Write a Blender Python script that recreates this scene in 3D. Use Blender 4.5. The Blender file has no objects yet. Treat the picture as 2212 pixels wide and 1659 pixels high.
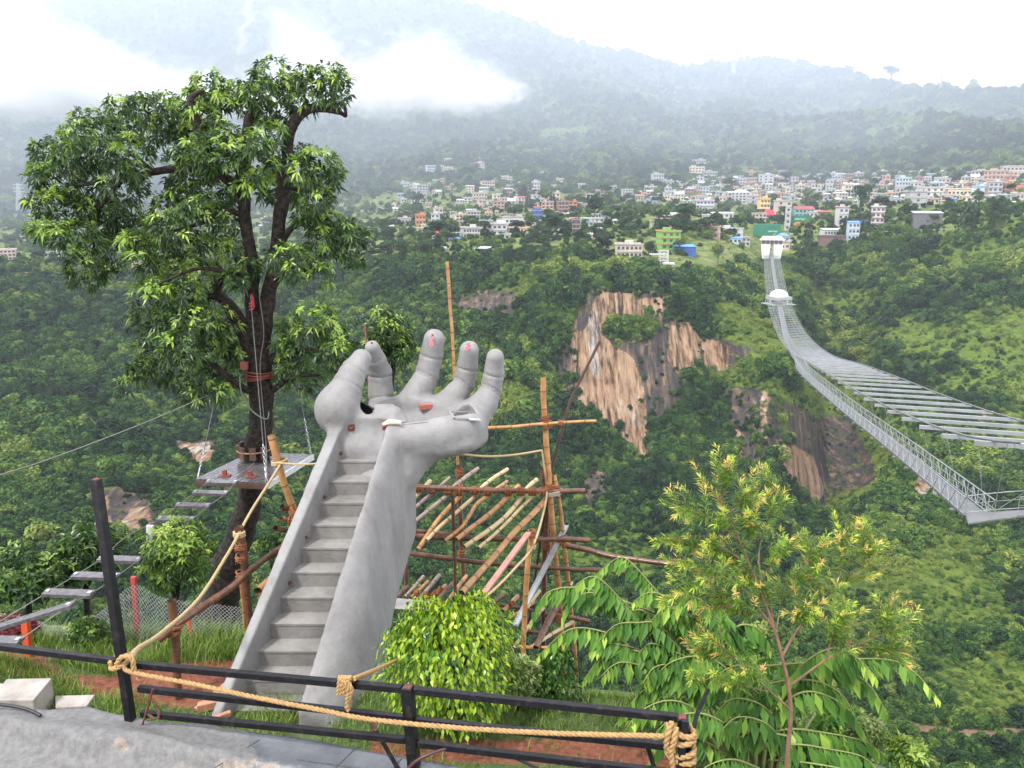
import bpy, bmesh, math, random
import numpy as np
from mathutils import Vector, Matrix
from mathutils.bvhtree import BVHTree
random.seed(7)
rng = np.random.default_rng(11)
SC = bpy.context.scene
COL = SC.collection
R = math.radians

# ------------------------------------------------------------------ camera
PITCH = R(13.0)
FPX = 1736.0                       # focal length in units of a 2212 x 1659 picture
cam = bpy.data.cameras.new('camera')
cam.sensor_fit = 'HORIZONTAL'
cam.angle = 2 * math.atan(1106.0 / FPX)
cam.clip_start = 0.1
cam.clip_end = 20000
co = bpy.data.objects.new('camera', cam)
co.rotation_euler = (math.pi / 2 - PITCH, 0, 0)
COL.objects.link(co)
SC.camera = co

# ------------------------------------------------------------------ world, sun, exposure
SUN_EL, SUN_AZ = R(57), R(225)      # high, behind a thin overcast
w = bpy.data.worlds.new('World')
SC.world = w
w.use_nodes = True
nt = w.node_tree
nt.nodes.clear()
wo_ = nt.nodes.new('ShaderNodeOutputWorld')
bg = nt.nodes.new('ShaderNodeBackground')
sky = nt.nodes.new('ShaderNodeTexSky')
sky.sky_type = 'NISHITA'
sky.sun_disc = False
sky.sun_elevation = SUN_EL
sky.sun_rotation = SUN_AZ
sky.air_density = 1.0
sky.dust_density = 3.0
hs = nt.nodes.new('ShaderNodeHueSaturation')
hs.inputs['Saturation'].default_value = 0.15
mx = nt.nodes.new('ShaderNodeMix')
mx.data_type = 'RGBA'
mx.inputs[0].default_value = 0.72
mx.inputs[7].default_value = (10.4, 10.4, 10.7, 1)    # even overcast layer
nt.links.new(sky.outputs[0], hs.inputs['Color'])
nt.links.new(hs.outputs[0], mx.inputs[6])
nt.links.new(mx.outputs[2], bg.inputs['Color'])
bg.inputs['Strength'].default_value = 0.13
nt.links.new(bg.outputs[0], wo_.inputs['Surface'])
sl = bpy.data.lights.new('sun', 'SUN')
sl.energy = 2.3
sl.angle = R(6)
sl.color = (1.0, 0.965, 0.91)
so = bpy.data.objects.new('sun', sl)
so.rotation_euler = Vector((math.sin(SUN_AZ)*math.cos(SUN_EL), math.cos(SUN_AZ)*math.cos(SUN_EL), math.sin(SUN_EL))).to_track_quat('Z', 'Y').to_euler()
COL.objects.link(so)
SC.view_settings.view_transform = 'Standard'
SC.view_settings.look = 'None'
SC.view_settings.gamma = 1.0
SC.view_settings.exposure = 1.1
SC.render.film_transparent = False
SC.cycles.use_denoising = True
SC.cycles.max_bounces = 8
SC.cycles.volume_bounces = 2
SC.cycles.transparent_max_bounces = 12
SC.cycles.volume_step_rate = 2.0
SC.cycles.volume_max_steps = 96

# ------------------------------------------------------------------ helpers
CP, SP = math.cos(PITCH), math.sin(PITCH)
def V(px, py, y):
    """the world point that lies y metres ahead and shows at (px, py) of the 2212 x 1659 picture"""
    xn = (px - 1106.0) / FPX; yn = (py - 829.5) / FPX
    k = y / (CP - yn * SP)
    return Vector((xn * k, y, (-SP - yn * CP) * k))
def VZ(px, py, z):
    xn = (px - 1106.0) / FPX; yn = (py - 829.5) / FPX
    k = z / (-SP - yn * CP)
    return Vector((xn * k, (CP - yn * SP) * k, z))
def proj(P):
    P = np.asarray(P, dtype=float)
    d = P[..., 1] * CP - P[..., 2] * SP
    return 1106 + FPX * P[..., 0] / d, 829.5 - FPX * (P[..., 1] * SP + P[..., 2] * CP) / d
def px_size(y, py=829.5):
    return y / (CP - (py - 829.5) / FPX * SP) / FPX

def hash3(i, j, k, s):
    h = (i * 374761393 + j * 668265263 + k * 2147483647 + s * 974634221) & 0xFFFFFFFF
    h = ((h ^ (h >> 13)) * 1274126177) & 0xFFFFFFFF
    h = h ^ (h >> 16)
    return (h & 0xFFFFFF) / float(0xFFFFFF)
def vnoise(x, y, z=0.0, s=0):
    x, y, z = np.broadcast_arrays(np.asarray(x, float), np.asarray(y, float), np.asarray(z, float))
    i, j, k = np.floor(x).astype(np.int64), np.floor(y).astype(np.int64), np.floor(z).astype(np.int64)
    fx, fy, fz = x - i, y - j, z - k
    fx, fy, fz = fx*fx*(3-2*fx), fy*fy*(3-2*fy), fz*fz*(3-2*fz)
    r = 0
    for a in (0, 1):
        for b in (0, 1):
            for c in (0, 1):
                r = r + hash3(i+a, j+b, k+c, s) * (fx if a else 1-fx) * (fy if b else 1-fy) * (fz if c else 1-fz)
    return r * 2 - 1
def fbm(x, y, z=0.0, o=4, s=0):
    r, a, f = 0, 1.0, 1.0
    for q in range(o):
        r = r + a * vnoise(x*f, y*f, np.asarray(z)*f, s+q); a *= 0.5; f *= 2.03
    return r

WO = {}                            # world origin of every object
def tag(o, label=None, cat=None, group=None, kind=None):
    if label: o['label'] = label
    if cat: o['category'] = cat
    if group: o['group'] = group
    if kind: o['kind'] = kind
    return o
def mesh_obj(name, verts, faces, mats, parent=None, mi=None, tint=None, smooth=False, origin=None, attrs=None):
    """faces: list of int arrays (n,3) / (n,4) or a list of tuples"""
    verts = np.asarray(verts, dtype=np.float64).reshape(-1, 3)
    if parent is not None:
        org = WO[parent.name]
    elif origin is not None:
        org = np.array(origin, dtype=float)
    else:
        lo, hi = verts.min(0), verts.max(0)
        org = np.array([(lo[0]+hi[0])/2, (lo[1]+hi[1])/2, lo[2]])
    me = bpy.data.meshes.new(name)
    if isinstance(faces, (list, tuple)) and len(faces) and isinstance(faces[0], np.ndarray):
        arrs = [a for a in faces if len(a)]
        nl = sum(a.size for a in arrs); nf = sum(len(a) for a in arrs)
        idx = np.concatenate([a.ravel() for a in arrs]).astype(np.int32)
        tot = np.concatenate([np.full(len(a), a.shape[1]) for a in arrs]).astype(np.int32)
        st = np.concatenate([[0], np.cumsum(tot)[:-1]]).astype(np.int32)
        me.vertices.add(len(verts)); me.loops.add(nl); me.polygons.add(nf)
        me.vertices.foreach_set('co', (verts - org).astype(np.float32).ravel())
        me.loops.foreach_set('vertex_index', idx)
        me.polygons.foreach_set('loop_start', st)
        me.polygons.foreach_set('loop_total', tot)
        me.update(calc_edges=True)
    else:
        me.from_pydata([tuple(v) for v in (verts - org)], [], [tuple(f) for f in faces])
    for m in (mats if isinstance(mats, (list, tuple)) else [mats]): me.materials.append(m)
    n = len(me.polygons)
    if mi is not None: me.polygons.foreach_set('material_index', np.asarray(mi, dtype=np.int32))
    me.polygons.foreach_set('use_smooth', np.full(n, bool(smooth)) if np.isscalar(smooth) else np.asarray(smooth, bool))
    if tint is not None:
        at = me.attributes.new('tint', 'FLOAT', 'FACE'); at.data.foreach_set('value', np.asarray(tint, dtype=np.float32))
    for an, av in (attrs or {}).items():
        at = me.attributes.new(an, 'FLOAT', 'POINT'); at.data.foreach_set('value', np.asarray(av, dtype=np.float32))
    me.validate()
    o = bpy.data.objects.new(name, me)
    COL.objects.link(o)
    if parent is not None: o.parent = parent
    else: o.location = org
    WO[o.name] = org
    return o
def thing(name, loc, label, cat, group=None):
    o = bpy.data.objects.new(name, None); COL.objects.link(o)
    o.location = loc; o.empty_display_size = 0.3
    WO[o.name] = np.array(loc, dtype=float)
    return tag(o, label, cat, group)

class MB:
    """collects simple shapes into one mesh"""
    def __init__(s): s.v = []; s.f = []; s.m = []; s.s = []; s.t = []
    def add(s, vs, fs, m=0, sm=False, t=0.5):
        b = len(s.v); s.v += [tuple(v) for v in vs]
        for f in fs: s.f.append(tuple(i + b for i in f)); s.m.append(m); s.s.append(sm); s.t.append(t)
    def box(s, c, size, rz=0.0, m=0, axes=None, t=0.5, taper=1.0):
        c = Vector(c)
        if axes is None:
            ca, sa = math.cos(rz), math.sin(rz)
            ax, ay, az = Vector((ca, sa, 0)), Vector((-sa, ca, 0)), Vector((0, 0, 1))
        else: ax, ay, az = [Vector(a) for a in axes]
        hx, hy, hz = size[0]/2, size[1]/2, size[2]/2
        vs = []
        for z in (-1, 1):
            k = taper if z > 0 else 1
            for x, y in ((-1,-1),(1,-1),(1,1),(-1,1)):
                vs.append(c + ax*(x*hx*k) + ay*(y*hy*k) + az*(z*hz))
        s.add(vs, [(3,2,1,0),(4,5,6,7),(0,1,5,4),(1,2,6,5),(2,3,7,6),(3,0,4,7)], m, False, t)
    def bar(s, a, b, w, h=None, m=0, up=(0,0,1), t=0.5):
        a, b = Vector(a), Vector(b); d = b - a; L = d.length; d.normalize()
        sd = d.cross(Vector(up))
        if sd.length < 1e-4: sd = d.cross(Vector((0,1,0)))
        sd.normalize(); u = sd.cross(d)
        s.box((a+b)/2, (L, w, h or w), m=m, axes=(d, -sd, u), t=t)
    def tube(s, pts, rad, n=8, m=0, cap=True, t=0.5, sm=True):
        pts = [Vector(p) for p in pts]
        if np.isscalar(rad): rad = [rad]*len(pts)
        vs, fs = [], []
        ref = None
        for i, p in enumerate(pts):
            d = (pts[min(i+1, len(pts)-1)] - pts[max(i-1, 0)])
            if d.length < 1e-9: d = Vector((0,0,1))
            d.normalize()
            if ref is None:
                ref = d.cross(Vector((0.31, 0.17, 0.93)))
                if ref.length < 1e-3: ref = d.cross(Vector((1, 0, 0)))
            ref = (ref - d * ref.dot(d)).normalized()
            bi = d.cross(ref)
            for k in range(n):
                a = 2*math.pi*k/n
                vs.append(p + (ref*math.cos(a) + bi*math.sin(a))*rad[i])
        for i in range(len(pts)-1):
            for k in range(n):
                a = i*n+k; b = i*n+(k+1)%n
                fs.append((a, b, b+n, a+n))
        s.add(vs, fs, m, sm, t)
        if cap:
            s.add(vs[:n], [tuple(range(n-1,-1,-1))], m, False, t); s.add(vs[-n:], [tuple(range(n))], m, False, t)
    def build(s, name, mats, parent=None, origin=None, tint=False):
        return mesh_obj(name, s.v, s.f, mats, parent, mi=s.m, smooth=s.s, origin=origin, tint=s.t if tint else None)

# ------------------------------------------------------------------ materials
MATS = {}
def nmat(name):
    m = bpy.data.materials.new(name); m.use_nodes = True
    t = m.node_tree; b = t.nodes['Principled BSDF']
    return m, t, b
def lin(h):
    if isinstance(h, str):
        c = [int(h[i:i+2], 16)/255 for i in (0, 2, 4)]
        return tuple(x/12.92 if x <= .04045 else ((x+.055)/1.055)**2.4 for x in c) + (1,)
    return tuple(h) + (1,)
def noise_node(t, scale, detail=6, rough=0.6, coord='Object', dist=0.0, vec=None):
    n = t.nodes.new('ShaderNodeTexNoise')
    n.inputs['Scale'].default_value = scale; n.inputs['Detail'].default_value = detail
    n.inputs['Roughness'].default_value = rough; n.inputs['Distortion'].default_value = dist
    if vec is None:
        tc = t.nodes.new('ShaderNodeTexCoord'); vec = tc.outputs[coord]
    t.links.new(vec, n.inputs['Vector'])
    return n
def ramp(t, src, stops):
    r = t.nodes.new('ShaderNodeValToRGB')
    e = r.color_ramp.elements
    while len(e) < len(stops): e.new(0.5)
    for k, (p, c) in enumerate(stops): e[k].position = p; e[k].color = lin(c) if len(c) != 4 else c
    t.links.new(src, r.inputs['Fac'])
    return r
def mixc(t, fac, a, b):
    m = t.nodes.new('ShaderNodeMix'); m.data_type = 'RGBA'
    for s, v in ((0, fac), (6, a), (7, b)):
        if hasattr(v, 'is_output'): t.links.new(v, m.inputs[s])
        else: m.inputs[s].default_value = v
    return m.outputs[2]
def bump(t, b, src, strength=0.3, dist=0.02):
    n = t.nodes.new('ShaderNodeBump'); n.inputs['Strength'].default_value = strength; n.inputs['Distance'].default_value = dist
    t.links.new(src, n.inputs['Height']); t.links.new(n.outputs[0], b.inputs['Normal'])
    return n
def mat(name, c1, c2=None, scale=4.0, rough=0.7, bmp=0.2, dist=0.01, metal=0.0, lo=0.35, hi=0.65, detail=6, spec=None):
    if name in MATS: return MATS[name]
    m, t, b = nmat(name)
    b.inputs['Roughness'].default_value = rough; b.inputs['Metallic'].default_value = metal
    if spec is not None: b.inputs['Specular IOR Level'].default_value = spec
    if c2 is None: c2 = tuple(x*0.8 for x in c1)
    n = noise_node(t, scale, detail)
    r = ramp(t, n.outputs['Fac'], [(lo, c1), (hi, c2)])
    t.links.new(r.outputs[0], b.inputs['Base Color'])
    if bmp: bump(t, b, n.outputs['Fac'], bmp, dist)
    MATS[name] = m
    return m
def leaf_mat(name, stops, rough=0.42, trans=0.35, inst=False, spec=0.35, obj_rand=0.0):
    m, t, b = nmat(name)
    at = t.nodes.new('ShaderNodeAttribute'); at.attribute_name = 'tint'
    src = at.outputs['Fac']
    r = ramp(t, src, stops)
    colr = r.outputs[0]
    if inst:
        ai = t.nodes.new('ShaderNodeAttribute'); ai.attribute_type = 'INSTANCER'; ai.attribute_name = 'itint'
        r2 = ramp(t, ai.outputs['Fac'], inst)
        mm = t.nodes.new('ShaderNodeMix'); mm.data_type = 'RGBA'; mm.blend_type = 'MULTIPLY'; mm.inputs[0].default_value = 1.0
        t.links.new(colr, mm.inputs[6]); t.links.new(r2.outputs[0], mm.inputs[7]); colr = mm.outputs[2]
    t.links.new(colr, b.inputs['Base Color'])
    b.inputs['Roughness'].default_value = rough
    b.inputs['Specular IOR Level'].default_value = spec
    tr = t.nodes.new('ShaderNodeBsdfTranslucent'); t.links.new(colr, tr.inputs['Color'])
    ms = t.nodes.new('ShaderNodeMixShader'); ms.inputs[0].default_value = trans
    t.links.new(b.outputs[0], ms.inputs[1]); t.links.new(tr.outputs[0], ms.inputs[2])
    t.links.new(ms.outputs[0], t.nodes['Material Output'].inputs['Surface'])
    return m
# ------------------------------------------------------------------ terrain of the far side: gorge, cliffs, plateau, mountain
STN = {   # picture column -> stations 2..10 as (row, metres ahead)
 -700: [(1250,170),(1000,260),(760,400),(570,600),(520,750),(440,1100),(330,1500),(150,2000),(-150,2700)],
    0: [(1250,170),(1000,260),(760,400),(575,600),(520,750),(440,1100),(330,1500),(150,2000),(-150,2700)],
  350: [(1250,180),(1000,280),(790,390),(600,600),(520,780),(440,1100),(330,1500),(150,2000),(-150,2700)],
  700: [(1250,200),(1000,300),(740,420),(585,540),(520,700),(420,1050),(300,1500),(150,2000),(-60,2600)],
  950: [(1300,200),(1050,300),(700,410),(560,500),(480,700),(380,1050),(280,1500),(150,2000),(-22,2500)],
 1250: [(1300,200),(1010,328),(640,392),(540,490),(460,700),(390,1000),(300,1400),(190,2000),(82,2500)],
 1450: [(1350,190),(1000,325),(640,385),(590,470),(500,580),(400,900),(300,1400),(200,2000),(127,2500)],
 1560: [(1380,185),(1030,310),(720,380),(580,500),(490,640),(392,950),(290,1400),(200,2000),(126,2500)],
 1650: [(1400,180),(1065,285),(800,352),(560,602),(470,700),(385,1000),(290,1400),(200,2000),(121,2500)],
 1715: [(1415,176),(1065,272),(830,330),(556,602),(465,700),(385,985),(294,1350),(208,1870),(130,2420)],
 1775: [(1430,172),(1110,335),(900,430),(540,602),(460,700),(385,970),(298,1300),(215,1750),(140,2350)],
 1850: [(1450,170),(1110,320),(880,440),(530,590),(450,700),(385,950),(300,1200),(225,1600),(158,2100)],
 1930: [(1470,167),(1100,285),(820,410),(515,575),(440,690),(385,900),(305,1130),(230,1450),(172,1850)],
 2050: [(1500,165),(1100,270),(800,400),(500,560),(430,680),(385,850),(310,1050),(240,1300),(187,1600)],
 2212: [(1560,155),(1150,260),(800,380),(470,520),(420,640),(375,800),(300,1000),(240,1200),(196,1500)],
 2900: [(1560,155),(1150,260),(800,380),(470,520),(420,640),(375,800),(300,1000),(240,1200),(200,1500)],
}
NC = 560
PXS = np.concatenate([np.linspace(-700, -20, 50)[:-1], np.linspace(-20, 2232, NC-100), np.linspace(2232, 2900, 51)[1:]])
NC = len(PXS)
keys = sorted(STN)
def smooth_cols(a, k):
    ker = np.hanning(k+2)[1:-1]; ker /= ker.sum()
    p = np.pad(a, (k//2, k//2), mode='edge')
    return np.convolve(p, ker, 'valid')
SY, SZ = [], []
SY.append(np.full(NC, 55.0)); SZ.append(np.full(NC, -78.0))
SY.append(np.full(NC, 108.0)); SZ.append(np.full(NC, -122.0))
for q in range(9):
    py = smooth_cols(np.interp(PXS, keys, [STN[k][q][0] for k in keys]), 11)
    yy = smooth_cols(np.interp(PXS, keys, [STN[k][q][1] for k in keys]), 11)
    k = yy / (CP - (py - 829.5) / FPX * SP)
    SY.append(yy); SZ.append((-SP - (py - 829.5) / FPX * CP) * k)
SY.append(SY[-1] + 500); SZ.append(SZ[-1] - 160)
SY, SZ = np.array(SY), np.array(SZ)
rows = [6, 90, 100, 120, 70, 34, 54, 54, 54, 50, 5]
TY, TZ, TS = [], [], []
for q, n in enumerate(rows):
    for r_ in range(n):
        f = r_ / n
        TY.append(SY[q]*(1-f) + SY[q+1]*f); TZ.append(SZ[q]*(1-f) + SZ[q+1]*f); TS.append(q+f)
TY.append(SY[-1]); TZ.append(SZ[-1]); TS.append(11.0)
TY, TZ, TS = np.array(TY), np.array(TZ), np.array(TS)
ker = np.hanning(11)[1:-1]; ker /= ker.sum()
def smrow(a):
    p = np.pad(a, ((4, 4), (0, 0)), mode='edge'); r = 0
    for q in range(9): r = r + ker[q]*p[q:q+len(a)]
    return r
TY, TZ = smrow(TY), smrow(TZ)
XN = ((PXS - 1106) / FPX)[None, :]
TX = XN * (TY*CP - TZ*SP)
S2 = np.broadcast_to(TS[:, None], TY.shape)
PX0, PY0 = proj(np.stack([TX, TY, TZ], -1))
# natural roughness: spurs and gullies
wild = np.clip((S2-1.5)/1.0, 0, 1) * np.clip((5.0-S2)/0.5, 0, 1)
mont = np.clip((S2-7.2)/1.2, 0, 1) * np.clip((10.3-S2)/1.2, 0.25, 1)
n1 = fbm(TX/75, TY/75, TZ/75, 4, 3); n2 = fbm(TX/22, TY/22, TZ/30, 4, 9)
spur = fbm(TX/70 + TY/200, TZ/190, TY/300, 3, 63)          # ribs and gullies running down the wall
spur = np.sign(spur)*np.abs(spur)**0.8
deep = np.clip((S2-2.0)/0.6, 0, 1)*np.clip((5.0-S2)/0.7, 0, 1)
TZ = TZ + wild*(n1*4.0 + n2*2.0) + (1-wild)*n2*0.4
TY = TY + wild*(n1*3.0 + n2*3.0) - deep*spur*20
n3 = fbm(TX/330, TY/330, 0, 4, 21); rid = 1-np.abs(fbm(TX/240, TY/900, 0, 3, 31))*1.6
TZ = TZ + mont*(n3*16 + (rid-0.5)*26)
vil = np.clip((S2-5.0)/0.3, 0, 1)*np.clip((8.2-S2)/1.0, 0, 1)
TZ = TZ + vil*fbm(TX/60, TY/60, 0, 3, 41)*2.2

def poly_sd(px, py, P):
    """signed distance (inside > 0) to a polygon, numpy"""
    P = np.array(P, float); n = len(P); d = np.full(px.shape, 1e9); ins = np.zeros(px.shape, bool)
    for i in range(n):
        a, b = P[i], P[(i+1) % n]
        e = b-a; wx, wy = px-a[0], py-a[1]
        t = np.clip((wx*e[0]+wy*e[1])/(e@e), 0, 1)
        d = np.minimum(d, np.hypot(wx-t*e[0], wy-t*e[1]))
        c = (a[1] > py) != (b[1] > py)
        with np.errstate(divide='ignore', invalid='ignore'):
            xi = (b[0]-a[0])*(py-a[1])/(b[1]-a[1]+1e-12)+a[0]
        ins ^= c & (px < xi)
    return np.where(ins, d, -d)
def C5(*z): return [(1123+x/3.2, 605+y/3.2) for x, y in z]
TAN = [C5((355,360),(415,400),(470,390),(500,290),(540,170),(610,150),(615,240),(580,480),(640,540),(800,650),(870,780),(900,1000),(905,1300),(830,1290),(720,1080),(700,1060),(620,1140),(590,1010),(530,910),(420,920),(390,600)),
       C5((560,130),(800,130),(820,340),(690,330),(600,380)),
       C5((1100,430),(1280,440),(1320,690),(1200,810),(1080,640)),
       C5((1330,540),(1500,560),(1510,720),(1380,720)), C5((850,190),(1080,170),(1070,300),(860,330)),
       C5((1810,900),(1850,960),(1850,1250),(1830,1230)), C5((1590,1160),(1640,1200),(1660,1390),(1620,1330)),
       [(1725,1000),(1745,985),(1775,1050),(1760,1075),(1738,1065)],
       [(355,985),(370,975),(412,985),(435,1020),(420,1040),(385,1035)], [(190,1095),(200,1092),(222,1140),(200,1150)],
       [(255,1105),(290,1103),(300,1150),(250,1180),(240,1150)], [(1000,1015),(1010,950),(985,920)],
       [(1985,1020),(2020,1010),(2020,1095),(1985,1090)],
       [(2155,900),(2170,890),(2175,930),(2158,940)]]
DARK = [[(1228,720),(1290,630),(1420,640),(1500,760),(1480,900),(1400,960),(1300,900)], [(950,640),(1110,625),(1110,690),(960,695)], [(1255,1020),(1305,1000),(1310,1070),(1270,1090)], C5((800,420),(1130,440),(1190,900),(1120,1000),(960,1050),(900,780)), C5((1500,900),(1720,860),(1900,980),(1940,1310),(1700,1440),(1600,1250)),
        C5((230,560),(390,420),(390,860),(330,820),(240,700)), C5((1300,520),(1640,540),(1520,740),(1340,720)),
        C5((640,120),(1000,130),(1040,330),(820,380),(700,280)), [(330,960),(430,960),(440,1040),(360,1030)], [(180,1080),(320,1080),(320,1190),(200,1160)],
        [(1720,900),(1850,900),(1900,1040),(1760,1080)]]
def mask(polys, soft):
    m = np.full(PX0.shape, -1e9)
    for P in polys:
        P = np.array(P); lo, hi = P.min(0)-60, P.max(0)+60
        sel = (PX0 > lo[0]) & (PX0 < hi[0]) & (PY0 > lo[1]) & (PY0 < hi[1]) & (S2 > 1.9) & (S2 < 5.2)
        m[sel] = np.maximum(m[sel], poly_sd(PX0[sel], PY0[sel], P))
    return np.clip(m/soft*0.5+0.5, 0, 1)
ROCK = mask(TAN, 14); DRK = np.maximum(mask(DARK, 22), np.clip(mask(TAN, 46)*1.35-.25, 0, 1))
# sculpt the cliffs: flutes, pushed faces
fl = fbm(TX/7, TZ/60, TY/40, 3, 55)
TY = TY + np.clip(ROCK+DRK, 0, 1)*fl*2.8
PATH = np.zeros(PX0.shape)
pp = np.interp(PXS, [1850, 1900, 2000, 2130, 2212, 2400], [1540, 1548, 1562, 1572, 1560, 1550])[None, :]
PATH = np.where((PX0 > 1840) & (S2 < 3) & (S2 > 1), np.clip(1.6-np.abs(PY0-pp)/9.0, 0, 1), 0)
pp = np.interp(PXS, [0, 60, 200, 300], [596, 592, 580, 574])[None, :]
PATH = np.maximum(PATH, np.where((PX0 < 320) & (S2 > 3.8) & (S2 < 5.5), np.clip(1.5-np.abs(PY0-pp)/3.0, 0, 1), 0))
# open grass
gn = fbm(TX/38, TY/38, TZ/38, 4, 77)
east = np.clip((PX0-1480)/260, 0, 1)*np.clip((5.2-S2)/0.4, 0, 1)
GR = np.clip(gn*1.1 + east*0.5 - 0.24, 0, 1)*np.clip((S2-1.0), 0, 1)
FIELDS = [[(760,400),(900,395),(960,420),(960,445),(800,440),(760,425)], [(930,548),(1130,540),(1150,556),(1000,572),(940,578)], [(1000,300),(1080,300),(1120,330),(1010,335)],
          [(1490,545),(1640,530),(1640,560),(1500,570)], [(1640,300),(1760,290),(1780,330),(1660,340)], [(1900,180),(2000,230),(1980,290),(1880,290)], [(1960,360),(2100,340),(2120,372),(1980,378)],
          [(2080,240),(2212,220),(2212,270),(2100,290)], [(1690,590),(1800,640),(1760,700),(1720,660)], [(1500,660),(1640,640),(1690,780),(1580,770)], [(1870,660),(2000,640),(2060,760),(1900,760)],
          [(2060,780),(2212,700),(2212,900),(2100,900)], [(1980,1150),(2212,1130),(2212,1340),(2020,1300)], [(135,740),(230,720),(260,800),(160,830)], [(240,840),(330,870),(330,910),(250,900)], [(470,840),(560,860),(560,930),(440,920)],
          [(1100,960),(1220,960),(1200,1010),(1120,1010)], [(720,330),(860,330),(860,360),(740,365)], [(560,500),(700,480),(700,520),(600,530)]]
FM = np.zeros(PX0.shape)
for P in FIELDS:
    P = np.array(P); lo, hi = P.min(0)-60, P.max(0)+60
    sel = (PX0 > lo[0]) & (PX0 < hi[0]) & (PY0 > lo[1]) & (PY0 < hi[1]) & (S2 > 1.9)
    FM[sel] = np.maximum(FM[sel], np.clip(poly_sd(PX0[sel], PY0[sel], P)/45*0.5+0.5, 0, 1))
GR = np.maximum(GR, np.clip(FM*1.0+gn*0.8-0.4, 0, 1))
VIL = np.clip((S2-4.9)/0.2, 0, 1)*np.clip((7.1-S2)/0.5, 0, 1)
SLIDE = np.where(S2 > 8.5, 0.75*np.clip(1.5-np.abs(PX0-(530+9*np.sin(PY0/23)+7*np.sin(PY0/7.3)))/9, 0, 1)*np.clip((150-PY0)/30, 0, 1), 0)

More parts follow.
